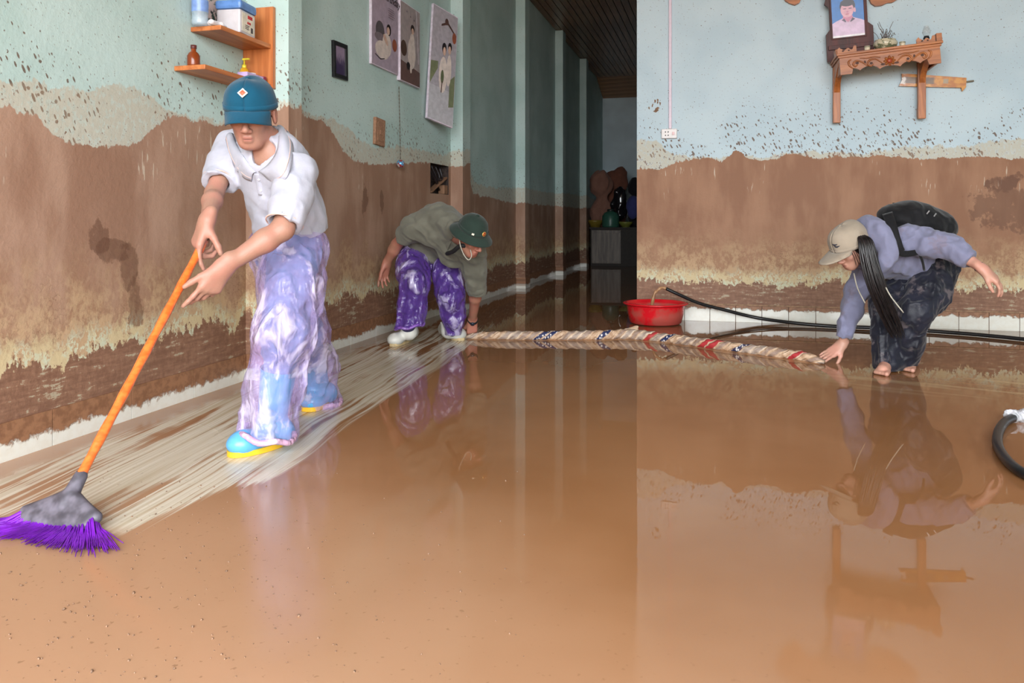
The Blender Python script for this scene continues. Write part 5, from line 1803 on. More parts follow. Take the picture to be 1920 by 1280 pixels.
def suction_hose():
    r = 0.0175
    pts = [Vector((*floor_at(a, b).xy, r + 0.001)) for a, b in ((1902, 790), (1884, 800), (1872, 820), (1871, 844), (1884, 868), (1904, 888), (1930, 903), (1975, 922), (2040, 945))]
    h = tube_obj('thick_hose', catmull(pts, 8), r, simple('black_rubber_hose', (0, 0, 0)), None, 16)
    tag(h, 'thick black hose bent in a loop at the right edge of the wet floor', 'hose')
    c = pts[0]
    g = SDF(*bounds([c, c + D(0.07, 0, 0.01)], 0.08), 0.0035)
    g.cone(c + D(-0.012, 0, 0), c + D(0.075, 0.004, 0.02), 0.024, 0.026, 0.01)
    g.cone(c + D(0.0, 0.01, 0.0), c + D(-0.026, 0.016, 0.01), 0.012, 0.008, 0.01)
    g.cone(c + D(0.03, -0.004, -0.01), c + D(0.05, -0.006, -0.05), 0.014, 0.010, 0.01)
    g.displace(fold_fn(D(0.3, 0.3, 1), 50.0, 0.010, 17, 2.0, True), 0.02)
    g.obj('plastic_wrap', film_mat('clear_crumpled_plastic', srgb(214, 216, 220), 0.5, 0.4, 60.0), h)
suction_hose()

# ------------------------------------------------------------------ grit and pebbles left in the mud of the near floor
def grit():
    rnd = random.Random(21)
    parts = []
    ico = bmesh.new(); bmesh.ops.create_icosphere(ico, subdivisions=1, radius=1.0)
    ico.verts.ensure_lookup_table()
    bv = [v.co.copy() for v in ico.verts]; bf = [tuple(v.index for v in f.verts) for f in ico.faces]
    ico.free()
    for i in range(420):
        px = rnd.uniform(0, 1000); py = rnd.uniform(880, 1278)
        if px > 640 and rnd.random() < 0.75: continue
        if py < 1280 - 0.75 * px * 0.55 - 220 and rnd.random() < 0.7: continue
        c = floor_at(px, py)
        s = rnd.uniform(0.0012, 0.0032) * (1.5 if rnd.random() < 0.12 else 1)
        R = Euler((rnd.uniform(0, 6), rnd.uniform(0, 6), rnd.uniform(0, 6))).to_matrix()
        parts.append(([c + (R @ Vector((v.x * rnd.uniform(.7, 1.3), v.y, v.z * 0.6))) * s + Vector((0, 0, s * 0.3)) for v in bv], bf))
    Vv, Ff = merge(parts)
    o = mesh_obj('grit', Vv, Ff, simple('wet_grit', srgb(128, 98, 76), 0.6, vary=0.5, scale=300), None, True)
    tag(o, 'scattered small pebbles and grit in the mud of the near floor', 'grit', kind='stuff')
grit()
# ------------------------------------------------------------------ small wooden shelf on the left wall
M_PINE = wood('varnished_orange_wood', srgb(204, 128, 72), srgb(168, 92, 46), axis=1, scale=1.0, rough=0.4)
M_PINEV = wood('varnished_orange_wood_upright', srgb(210, 132, 76), srgb(176, 98, 50), axis=2, scale=1.0, rough=0.4)
SH_END = left_at(461, 400).y - 0.004
SH_D = 0.165
def shelf():
    zu = left_at(355, 50).z; zl = left_at(327, 124).z
    yu = left_at(357, 50).y; yl = left_at(326, 120).y
    e = empty('wall_shelf', (WX, yl, zl))
    tag(e, 'orange wooden shelf with two boards and a side panel high on the left wall', 'shelf')
    O = Vector(e.location)
    def part(name, lo, hi, mat, bev=0.003):
        o = box_obj(name, Vector(lo) - O, Vector(hi) - O, mat, e, bev); return o
    part('upper_board', (WX + .001, yu, zu - 0.022), (WX + SH_D, SH_END - 0.022, zu), M_PINE)
    part('lower_board', (WX + .001, yl, zl - 0.022), (WX + SH_D, SH_END - 0.022, zl), M_PINE)
    ztop = left_at(490, 10, WX + SH_D * 0.8).z; zbot = left_at(500, 160, WX + SH_D).z - 0.03
    # scrolled end panel: outline in x-z, cut in below the upper board
    prof = [(0, zbot), (0.05, zbot), (SH_D, zl - 0.03), (SH_D + 0.012, zl + 0.03), (SH_D, zl + 0.075), (SH_D - 0.05, zl + 0.10), (SH_D - 0.055, zl + 0.13), (SH_D - 0.02, zu - 0.05), (SH_D + 0.012, zu - 0.01), (SH_D + 0.012, ztop), (0, ztop)]
    prof = [(0, zbot), (SH_D * 0.6, zbot), (SH_D + 0.012, zl - 0.02), (SH_D + 0.012, ztop), (0, ztop)]
    n = len(prof); t = 0.022
    Vv = [Vector((WX + 0.001 + a, SH_END, b)) - O for a, b in prof] + [Vector((WX + 0.001 + a, SH_END - t, b)) - O for a, b in prof]
    Ff = [tuple(range(n)), tuple(range(2 * n - 1, n - 1, -1))] + [(i, i + n, (i + 1) % n + n, (i + 1) % n) for i in range(n)]
    bm = bmesh.new()
    vs = [bm.verts.new(v) for v in Vv]
    for f in Ff: bm.faces.new([vs[i] for i in f])
    bm_obj('side_panel', bm, M_PINEV, e)
    # quarter-round brace between the panel and the lower board
    pr = []
    for i in range(13):
        a = math.pi / 2 * i / 12
        pr.append((0.012 + 0.075 * (1 - math.sin(a)), 0.11 * (1 - math.cos(a)) ))
    Vv = []
    pts2 = [(0.0, 0.0)] + [(0.09 * (1 - math.cos(math.pi / 2 * i / 12)), 0.14 * (1 - math.sin(math.pi / 2 * i / 12))) for i in range(13)]
    # solid wedge with a concave face, along y from the panel
    out = [(SH_END - t, zl + 0.0005)] + [(SH_END - t - 0.10 + 0.10 * math.sin(math.pi / 2 * i / 12), zl + 0.0005 + 0.15 * (1 - math.cos(math.pi / 2 * i / 12))) for i in range(13)]
    n = len(out)
    Vv = [Vector((WX + 0.004, a, b)) - O for a, b in out] + [Vector((WX + 0.026, a, b)) - O for a, b in out]
    bm = bmesh.new(); vs = [bm.verts.new(v) for v in Vv]
    bm.faces.new(vs[:n]); bm.faces.new(vs[n:][::-1])
    for i in range(n): bm.faces.new((vs[i], vs[i + n], vs[(i + 1) % n + n], vs[(i + 1) % n]))
    bm_obj('brace', bm, M_PINEV, e)
    return zu, zl
ZU, ZL = shelf()

def on_shelf(px, z, off):
    """point on a shelf board seen at column px, off metres from the wall"""
    p = left_at(px, 50, WX + off); p.z = z + 0.0005
    return p

def lathe_thing(name, loc, parts, label, cat):
    e = empty(name, loc)
    tag(e, label, cat)
    for nm, prof, mat in parts:
        Vv, Ff = lathe(prof, 24)
        mesh_obj(nm, Vv, Ff, mat, e, True)
    return e

def clear_plastic():
    M = Mat('pale_clear_plastic')
    x, y, z = M.obj()
    n = M.noise(M.vec(x, y, z), 30.0, 2)
    M.set('Base Color', M.mix(n, srgb(190, 216, 236), srgb(220, 236, 246)))
    M.set('Alpha', n * 0.25 + 0.35); M.set('Roughness', 0.08); M.set('Specular IOR Level', 0.8)
    return M.m
M_CLEAR = clear_plastic()
lathe_thing('water_bottle', on_shelf(375, ZU, 0.06), [
    ('bottle_body', [(0.001, 0), (0.034, 0), (0.037, 0.01), (0.035, 0.05), (0.037, 0.055), (0.037, 0.12), (0.030, 0.155), (0.014, 0.18), (0.0135, 0.20)], M_CLEAR),
    ('label_band', [(0.0375, 0.06), (0.0378, 0.065), (0.0378, 0.11), (0.0375, 0.115)], simple('blue_label_film', srgb(120, 150, 206), 0.3)),
    ('bottle_cap', [(0.015, 0.195), (0.0155, 0.196), (0.0155, 0.215), (0.001, 0.217)], simple('blue_cap', srgb(60, 110, 190), 0.4))],
    'clear plastic water bottle with a blue label on the upper wall shelf', 'bottle')

def storage_box():
    c = on_shelf(443, ZU, 0.098)
    e = empty('storage_box', c); e.rotation_euler = (0, 0, 0.10)
    tag(e, 'translucent plastic storage box with blue lid and printed label on the upper wall shelf', 'box')
    s = (0.125, 0.15, 0.115)
    bm = bmesh.new(); vs = bm_box(bm, (0, 0, s[2] / 2), s, None, 0.010)
    bm_obj('box_body', bm, simple('milky_plastic', srgb(206, 202, 206), 0.35, vary=0.04), e)
    bm = bmesh.new(); bm_box(bm, (0, 0, s[2] + 0.022), (s[0] + 0.012, s[1] + 0.012, 0.044), None, 0.014)
    bm_obj('lid', bm, simple('blue_plastic_lid', srgb(92, 134, 196), 0.35), e)
    lb = box_obj('label', (s[0] / 2 - 0.0005, -s[1] / 2 + 0.016, 0.012), (s[0] / 2 + 0.0012, s[1] / 2 - 0.016, s[2] - 0.012), simple('white_paper_label', srgb(232, 224, 206), 0.7), e)
    x1 = s[0] / 2 + 0.0018
    def lab(nm, y0, y1, z0, z1, m): box_obj(nm, (x1 - 0.001, y0, z0), (x1 + 0.0006, y1, z1), m, lb)
    mr = simple('red_print', srgb(200, 40, 44), 0.6); mk = simple('black_print', srgb(60, 50, 54), 0.6)
    lab('red_mark', -0.005, 0.040, 0.082, 0.098, mr)
    lab('red_letters', -0.010, 0.004, 0.056, 0.066, mr); lab('red_letters', 0.008, 0.024, 0.056, 0.066, mr)
    lab('print_line', -0.030, 0.010, 0.044, 0.047, mk); lab('print_line', -0.030, 0.004, 0.036, 0.039, mk); lab('print_line', -0.030, 0.008, 0.028, 0.031, mk)
    lab('print_mark', 0.026, 0.044, 0.018, 0.044, mk)
    # the near side also carries the label in the photograph
    return e
storage_box()

def leaning_photo():
    c = on_shelf(398, ZU, 0.035)
    e = empty('photo_print', c)
    e.rotation_euler = (0, math.radians(-8), 0)
    tag(e, 'small unframed photo with dark and pink tones leaning behind the storage box', 'photo')
    M = Mat('mixed_photo_print')
    x, y, z = M.obj()
    n = M.noise(M.vec(x * 0, y, z), 26.0, 4, 0.6)
    n2 = M.noise(M.vec(y, z, 0.0), 14.0, 2)
    col = M.mix(n.ss(0.42, 0.5), srgb(44, 66, 58), srgb(206, 182, 176))
    col = M.mix(n2.ss(0.58, 0.64), col, srgb(34, 30, 34))
    M.set('Base Color', col); M.set('Roughness', 0.3)
    box_obj('print', (0, -0.075, 0), (0.003, 0.062, 0.19), M.m, e)
    box_obj('backing', (-0.003, -0.075, 0), (0, 0.062, 0.19), simple('white_card', srgb(230, 230, 228), 0.6), e)
leaning_photo()
def cloth_bit():
    c = on_shelf(404, ZU, 0.125)
    g = SDF(*bounds([c, c + Vector((0.0, 0.09, 0.02))], 0.05), 0.003)
    g.cone(c + Vector((0, -0.03, 0.010)), c + Vector((0.0, 0.07, 0.008)), 0.012, 0.009, 0.01)
    g.cone(c + Vector((-0.02, -0.01, 0.012)), c + Vector((0.012, 0.03, 0.012)), 0.011, 0.010, 0.01)
    g.displace(fold_fn((0.3, 1, 0.1), 60.0, 0.006, 15, 2.0, True), 0.02)
    g.plane((0, 0, c.z), (0, 0, -1))
    o = g.obj('crumpled_tissue', cloth_mat('white_tissue', srgb(226, 222, 226), 400.0))
    tag(o, 'crumpled white tissue at the front edge of the upper wall shelf', 'tissue')
cloth_bit()
lathe_thing('brown_bottle', on_shelf(363, ZL, 0.07), [
    ('bottle_body', [(0.001, 0), (0.026, 0), (0.028, 0.008), (0.028, 0.05), (0.022, 0.062), (0.011, 0.072), (0.011, 0.085)], simple('amber_glass', srgb(128, 58, 24), 0.15)),
    ('bottle_cap', [(0.012, 0.083), (0.0135, 0.084), (0.0135, 0.10), (0.001, 0.101)], simple('dark_red_cap', srgb(90, 40, 36), 0.4))],
    'small amber bottle near the left end of the lower wall shelf', 'bottle')
def pump():
    e = lathe_thing('pump_bottle', on_shelf(458, ZL, 0.05), [
        ('bottle_body', [(0.001, 0), (0.024, 0), (0.027, 0.010), (0.026, 0.05), (0.018, 0.072), (0.010, 0.078)], simple('amber_gel', srgb(216, 160, 40), 0.2)),
        ('pump_stem', [(0.010, 0.076), (0.011, 0.078), (0.011, 0.092), (0.004, 0.094), (0.004, 0.118), (0.001, 0.118)], simple('yellow_pump', srgb(226, 206, 60), 0.35))],
        'small amber pump bottle with a yellow spout at the right of the lower wall shelf', 'bottle')
    bm = bmesh.new(); bm_box(bm, (0.010, 0, 0.121), (0.040, 0.012, 0.010), None, 0.003)
    bm_obj('spout', bm, simple('yellow_pump', (0, 0, 0)), e)
pump()
lathe_thing('cream_jar', on_shelf(472, ZL, 0.085), [
    ('jar_body', [(0.001, 0), (0.018, 0), (0.020, 0.004), (0.020, 0.034), (0.017, 0.038)], simple('white_jar_plastic', srgb(222, 214, 214), 0.35)),
    ('jar_lid', [(0.019, 0.036), (0.021, 0.037), (0.021, 0.050), (0.001, 0.051)], simple('white_jar_lid', srgb(232, 226, 226), 0.35))],
    'small white lidded jar beside the pump bottle on the lower wall shelf', 'jar')
def purple_box():
    e = empty('gift_box', on_shelf(474, ZL, 0.128)); e.rotation_euler = (0, 0, 0.05)
    tag(e, 'flat purple and white carton lying at the right end of the lower wall shelf', 'box')
    bm = bmesh.new(); bm_box(bm, (0, -0.02, 0.014), (0.055, 0.15, 0.028), None, 0.002)
    bm_obj('carton', bm, simple('lilac_print_card', srgb(186, 160, 206), 0.4, vary=0.2, scale=20), e)
    bm = bmesh.new(); bm_box(bm, (0, 0.068, 0.016), (0.057, 0.03, 0.033), None, 0.002)
    bm_obj('end_flap', bm, simple('crimson_card', srgb(140, 26, 60), 0.4), e)
purple_box()

# ------------------------------------------------------------------ flat prints
def ellipse(cx, cy, rx, ry, n=28, a0=0.0, a1=6.28318, rot=0.0):
    out = []
    for i in range(n):
        a = a0 + (a1 - a0) * i / (n - (1 if a1 - a0 < 6.2 else 0))
        x, y = rx * math.cos(a), ry * math.sin(a)
        out.append((cx + x * math.cos(rot) - y * math.sin(rot), cy + x * math.sin(rot) + y * math.cos(rot)))
    return out

def print_mesh(name, M, shapes, parent):
    """shapes: (colour name, rgb, polygon) drawn bottom to top in the x-y plane of matrix M"""
    Vv, Ff, mats, mi = [], [], [], []
    names = []
    for k, (nm, rgb, poly) in enumerate(shapes):
        if nm not in names:
            names.append(nm); mats.append(simple('print_' + nm, rgb, 0.35, vary=0.10, scale=25))
        o = len(Vv)
        Vv += [M @ Vector((x, y, 0.0004 * (k + 1))) for x, y in poly]
        Ff.append(tuple(range(o, o + len(poly)))); mi.append(names.index(nm))
    ob = mesh_obj(name, Vv, Ff, mats, parent)
    ob.data.polygons.foreach_set('material_index', mi)
    return ob

M_WHITE_EDGE = simple('white_canvas_edge', srgb(226, 214, 228), 0.5)
def canvas(bl, br, tl, thick, label, shapes, off=0.0):
    """thin mounted picture standing on wall points: bottom-left, bottom-right, top-left (world)"""
    ux = (br - bl); w = ux.length; ux.normalize()
    uy = (tl - bl); uy = uy - ux * uy.dot(ux); h = uy.length; uy.normalize()
    n = ux.cross(uy).normalized()
    M = basis(bl + n * (thick + off), ux, uy, n)
    e = empty('wall_picture', bl)
    tag(e, label, 'picture', 'mounted prints on the left wall')
    inv = Matrix.Translation(-bl)
    bm = bmesh.new(); bm_box(bm, (w / 2, h / 2, -thick / 2), (w, h, thick), None, 0.0015)
    bmesh.ops.transform(bm, matrix=inv @ M, verts=bm.verts)
    bm_obj('panel', bm, M_WHITE_EDGE, e)
    print_mesh('print', inv @ M, [(a, b, [(x * w, y * h) for x, y in p]) for a, b, p in shapes], e)
    return e, inv @ M, w, h
full = [(0.012, 0.008), (0.988, 0.008), (0.988, 0.992), (0.012, 0.992)]
LIL = srgb(176, 160, 176)
def at_l(px, py, off): 
    p = left_at(px, py, WX + off); return p
b1, b2 = left_at(692, 119), left_at(742, 138)
zt = b1.z + 0.66
e1, MM, w_, h_ = canvas(Vector((WX, b1.y, b1.z)), Vector((WX, b2.y, b1.z)), Vector((WX, b1.y, zt)), 0.02,
    'mounted portrait print with a seated figure in white, left of the three wall pictures', [
    ('lilac_grey', LIL, full), ('dark_scenery', srgb(92, 84, 88), ellipse(0.30, 0.40, 0.16, 0.11)), ('shade_grey', srgb(132, 118, 124), ellipse(0.30, 0.33, 0.20, 0.05)),
    ('ivory_dress', srgb(222, 208, 200), ellipse(0.38, 0.20, 0.26, 0.10)), ('ivory_dress', srgb(222, 208, 200), ellipse(0.55, 0.28, 0.17, 0.13)),
    ('black_hair', srgb(40, 32, 34), ellipse(0.62, 0.46, 0.085, 0.065)), ('skin', srgb(214, 178, 160), ellipse(0.60, 0.445, 0.055, 0.045)), ('skin', srgb(214, 178, 160), ellipse(0.50, 0.33, 0.10, 0.035, rot=-0.5)),
    ('rust_flowers', srgb(150, 84, 62), ellipse(0.84, 0.32, 0.09, 0.07)), ('dark_line', srgb(70, 58, 60), [(0.10, 0.12), (0.30, 0.085), (0.45, 0.11), (0.45, 0.12), (0.30, 0.097), (0.11, 0.13)])])
for k in range(5):
    print_mesh('caption_line', MM @ Matrix.Translation((0, 0, 0.006)), [('caption_grey', srgb(120, 108, 120), [(0.58 * w_, (0.60 + 0.025 * k) * h_), ((0.80 + 0.03 * (k % 2)) * w_, (0.60 + 0.025 * k) * h_), ((0.80 + 0.03 * (k % 2)) * w_, (0.606 + 0.025 * k) * h_), (0.58 * w_, (0.606 + 0.025 * k) * h_)])], e1)
tc = bpy.data.curves.new('script_lettering', 'FONT'); tc.body = 'birthday!'; tc.size = 0.088; tc.shear = 0.35; tc.extrude = 0.0004
tc.materials.append(simple('print_black_hair', (0, 0, 0)))
_t = bpy.data.objects.new('script_lettering', tc)
_me = bpy.data.meshes.new_from_object(_t)
bpy.data.objects.remove(_t)
to = link(bpy.data.objects.new('script_lettering', _me), e1)
to.matrix_local = MM @ Matrix.Translation((0.42 * w_ , 0.775 * h_, 0.006))
b1, b2 = left_at(744, 150), left_at(781, 163)
canvas(Vector((WX, b1.y, b1.z)), Vector((WX, b2.y, b1.z)), Vector((WX, b1.y, b1.z + 0.62)), 0.03,
    'mounted print of a figure in white on brown floor, middle of three wall pictures', [
    ('warm_grey', srgb(168, 156, 156), full), ('brown_floor', srgb(108, 82, 78), [(0.012, 0.008), (0.988, 0.008), (0.988, 0.20), (0.012, 0.26)]),
    ('dark_flowers', srgb(84, 62, 52), ellipse(0.16, 0.42, 0.15, 0.10)), ('ivory_dress', srgb(222, 208, 200), ellipse(0.55, 0.40, 0.20, 0.20)), ('ivory_dress', srgb(222, 208, 200), ellipse(0.58, 0.56, 0.12, 0.10)),
    ('black_hair', srgb(40, 32, 34), ellipse(0.60, 0.72, 0.10, 0.055)), ('skin', srgb(214, 178, 160), ellipse(0.60, 0.69, 0.065, 0.040)),
    ('black_hair', srgb(40, 32, 34), ellipse(0.38, 0.22, 0.09, 0.05)), ('ivory_dress', srgb(222, 208, 200), ellipse(0.50, 0.19, 0.05, 0.05)),
    ('caption_grey', srgb(120, 108, 120), ellipse(0.30, 0.90, 0.03, 0.012)), ('caption_grey', srgb(120, 108, 120), ellipse(0.48, 0.86, 0.03, 0.012)), ('caption_grey', srgb(120, 108, 120), ellipse(0.66, 0.84, 0.03, 0.012)),
    ('pale_edge', srgb(200, 190, 196), [(0.86, 0.30), (0.93, 0.30), (0.80, 0.98), (0.74, 0.98)])])
# the crooked picture hanging off its nail, its right edge resting on the pilaster
bl3, br3, tl3 = at_l(797, 221, 0.020), at_l(845, 241, 0.140), at_l(833, 21, 0.060)
e3, M3, w3, h3 = canvas(bl3, br3, tl3, 0.022, 'crooked mounted wedding print of a couple hanging loose beside the pilaster', [
    ('pale_grey', srgb(172, 166, 174), full), ('white_floor', srgb(188, 186, 192), [(0.012, 0.008), (0.988, 0.008), (0.988, 0.30), (0.012, 0.30)]),
    ('olive_block', srgb(120, 126, 96), [(0.02, 0.30), (0.30, 0.46), (0.30, 0.52), (0.02, 0.50)]), ('olive_block', srgb(120, 126, 96), [(0.78, 0.16), (0.98, 0.18), (0.98, 0.46), (0.78, 0.40)]),
    ('branch', srgb(86, 62, 58), [(0.35, 0.84), (0.60, 0.88), (0.96, 0.80), (0.96, 0.82), (0.60, 0.905), (0.35, 0.86)]), ('rust_flowers', srgb(150, 84, 62), ellipse(0.88, 0.79, 0.08, 0.05)), ('branch', srgb(86, 62, 58), ellipse(0.55, 0.90, 0.07, 0.03)),
    ('ivory_dress', srgb(222, 208, 200), ellipse(0.50, 0.42, 0.16, 0.16)), ('ivory_dress', srgb(222, 208, 200), ellipse(0.72, 0.48, 0.10, 0.14)),
    ('black_hair', srgb(40, 32, 34), ellipse(0.50, 0.655, 0.085, 0.05)), ('skin', srgb(214, 178, 160), ellipse(0.51, 0.63, 0.055, 0.038)),
    ('black_hair', srgb(40, 32, 34), ellipse(0.72, 0.69, 0.075, 0.04)), ('skin', srgb(214, 178, 160), ellipse(0.71, 0.66, 0.055, 0.038)),
    ('green_bouquet', srgb(96, 104, 76), ellipse(0.47, 0.40, 0.06, 0.06)), ('branch', srgb(86, 62, 58), [(0.44, 0.26), (0.47, 0.26), (0.49, 0.36), (0.46, 0.36)])])
nail = at_l(812, 62, 0.0)
tube_obj('wooden_peg', [nail - e3.location, nail + Vector((0.05, 0.03, -0.005)) - e3.location, nail + Vector((0.075, 0.07, 0.004)) - e3.location], 0.006, simple('brown_peg', srgb(120, 88, 60), 0.6), e3, 8)

def small_frame():
    c0, c1 = left_at(622, 144), left_at(648, 82)
    e = empty('small_picture', (WX, c0.y, c0.z))
    tag(e, 'small black framed photo with a dim violet picture on the left wall', 'picture frame')
    w, h = c1.y - c0.y, 0.235
    e.rotation_euler = (math.radians(2.0), 0, 0)
    m = simple('black_frame', srgb(24, 22, 24), 0.35)
    fr = 0.026
    for nm, lo, hi in (('frame_bar', (0, 0, 0), (0.02, w, fr)), ('frame_bar', (0, 0, h - fr), (0.02, w, h)), ('frame_bar', (0, 0, fr), (0.02, fr, h - fr)), ('frame_bar', (0, w - fr, fr), (0.02, w, h - fr))):
        box_obj(nm, lo, hi, m, e, 0.002)
    M = Mat('dim_violet_photo')
    x, y, z = M.obj()
    n = M.noise(M.vec(y * 3, z, 0.0), 22.0, 3)
    M.set('Base Color', M.mix((z * 6.0 + n * 0.6).ss(0.8, 1.3), srgb(64, 50, 84), srgb(150, 132, 156))); M.set('Roughness', 0.2)
    box_obj('photo', (0.003, fr, fr), (0.010, w - fr, h - fr), M.m, e)
small_frame()

def switch_plate():
    c0, c1 = left_at(699, 273), left_at(717, 223)
    e = empty('switch_plate', (WX, (c0.y + c1.y) / 2, (c0.z + c1.z) / 2))
    e.rotation_euler = (math.radians(-3), 0, 0)
    tag(e, 'mud-caked brown switch plate on the left wall below the pictures', 'switch')
    m = simple('mud_caked_plastic', srgb(158, 118, 92), 0.8, vary=0.2, scale=60, bump=0.002)
    w, h = (c1.y - c0.y), (c1.z - c0.z) * 0.93
    bm = bmesh.new(); bm_box(bm, (0.012, 0, 0), (0.024, w, h), None, 0.006)
    bm_obj('plate', bm, m, e)
    bm = bmesh.new(); bm_box(bm, (0.024, 0, 0), (0.006, w * 0.62, h * 0.7), None, 0.002)
    r = bm_obj('inset', bm, m, e)
    bm = bmesh.new(); bm_box(bm, (0.029, 0, -0.005), (0.006, w * 0.25, h * 0.16), None, 0.002)
    bm_obj('rocker', bm, m, e)
switch_plate()

def hanging_ball():
    top, bot = at_l(748, 162, 0.045), at_l(751, 299, 0.045)
    e = empty('hanging_bell', bot)
    tag(e, 'small painted tin ball hanging on a beaded cord under the middle picture', 'ornament')
    cord = [top + (bot - top) * i / 40 - bot for i in range(41)]
    tube_obj('beaded_cord', cord, [0.0042 if i % 2 else 0.0022 for i in range(41)], simple('dark_bead_cord', srgb(84, 74, 60), 0.5), e, 8)
    M = Mat('painted_tin')
    x, y, z = M.obj()
    d_, c1, c2 = M.voro(M.vec(x, y, z), 60.0)
    M.set('Base Color', M.mix(c1.ss(0.5, 0.55), M.mix(c2.ss(0.4, 0.5), srgb(196, 186, 180), srgb(92, 150, 190)), srgb(160, 60, 52))); M.set('Roughness', 0.25); M.set('Metallic', 0.3)
    Vv, Ff = lathe([(0.001, 0.0), (0.012, -0.002), (0.026, -0.014), (0.031, -0.032), (0.026, -0.052), (0.012, -0.062), (0.001, -0.064)], 20)
    mesh_obj('ball', Vv, Ff, M.m, e, True)
hanging_ball()

# ------------------------------------------------------------------ conduit and socket on the partition
def socket():
    c = back_at(1255, 251)
    e = empty('wall_socket', (c.x, BY, c.z))
    tag(e, 'white double wall socket with a switch under the pink conduit on the partition', 'socket')
    w, h = back_at(1270, 250).x - back_at(1241, 250).x, back_at(1255, 242).z - back_at(1255, 260).z
    m = simple('off_white_socket', srgb(220, 214, 212), 0.35, vary=0.05)
    bm = bmesh.new(); bm_box(bm, (0, -0.014, 0), (w, 0.028, h), None, 0.005)
    pl = bm_obj('plate', bm, m, e)
    mk = simple('socket_pin_shade', srgb(30, 26, 26), 0.6)  # dark raised blocks, coloured as the shade inside the pin openings
    for sx in (-0.030, -0.008):
        for sz in (0.014, -0.014):
            bm = bmesh.new(); bm_box(bm, (sx, -0.0285, sz), (0.008, 0.003, 0.010), None, 0.001)
            bm_obj('pin_shade', bm, mk, pl)
    bm = bmesh.new(); bm_box(bm, (0.034, -0.029, 0), (0.020, 0.006, 0.026), None, 0.002)
    bm_obj('switch_rocker', bm, simple('pink_rocker', srgb(214, 176, 178), 0.35), e)
    # conduit above
    z0 = c.z + h / 2; 
    bm = bmesh.new(); bm_box(bm, (c.x + 0.008, BY - 0.010, (z0 + ROOM_H) / 2), (0.024, 0.020, ROOM_H - z0 - 0.004), None, 0.003)
    o = bm_obj('conduit', bm, simple('pale_pink_conduit', srgb(216, 198, 212), 0.45, vary=0.04))
    tag(o, 'pale pink cable conduit running up the partition wall to the ceiling', 'conduit')
socket()

# muddy handprint pressed on the partition
def handprint():
    c = back_at(1231, 198)
    prt = []
    g = [((0.0, -0.035), 0.026, 0.020), ((-0.034, 0.004), 0.007, 0.017), ((-0.012, 0.030), 0.007, 0.020), ((0.010, 0.034), 0.007, 0.021), ((0.030, 0.018), 0.006, 0.016), ((-0.062, -0.018), 0.006, 0.014)]
    rnd = random.Random(4)
    for (x, y), rx, ry in g:
        for k in range(5):
            ox, oy = rnd.uniform(-.6, .6) * rx, rnd.uniform(-.7, .7) * ry
            n = 12
            ring = [Vector((c.x + x + ox + rx * rnd.uniform(.35, .75) * math.cos(6.283 * i / n), BY - 0.0016, c.z + y + oy + ry * rnd.uniform(.3, .6) * math.sin(6.283 * i / n))) for i in range(n)]
            ctr = Vector((c.x + x + ox, BY - 0.0035, c.z + y + oy))
            prt.append(([ctr] + ring, [(0, 1 + (i + 1) % n, 1 + i) for i in range(n)]))
    Vv, Ff = merge(prt)
    o = mesh_obj('mud_handprint', Vv, Ff, simple('dried_mud_smear', srgb(134, 104, 82), 0.85))
    tag(o, 'muddy handprint on the partition wall left of the pink conduit', 'handprint')
handprint()
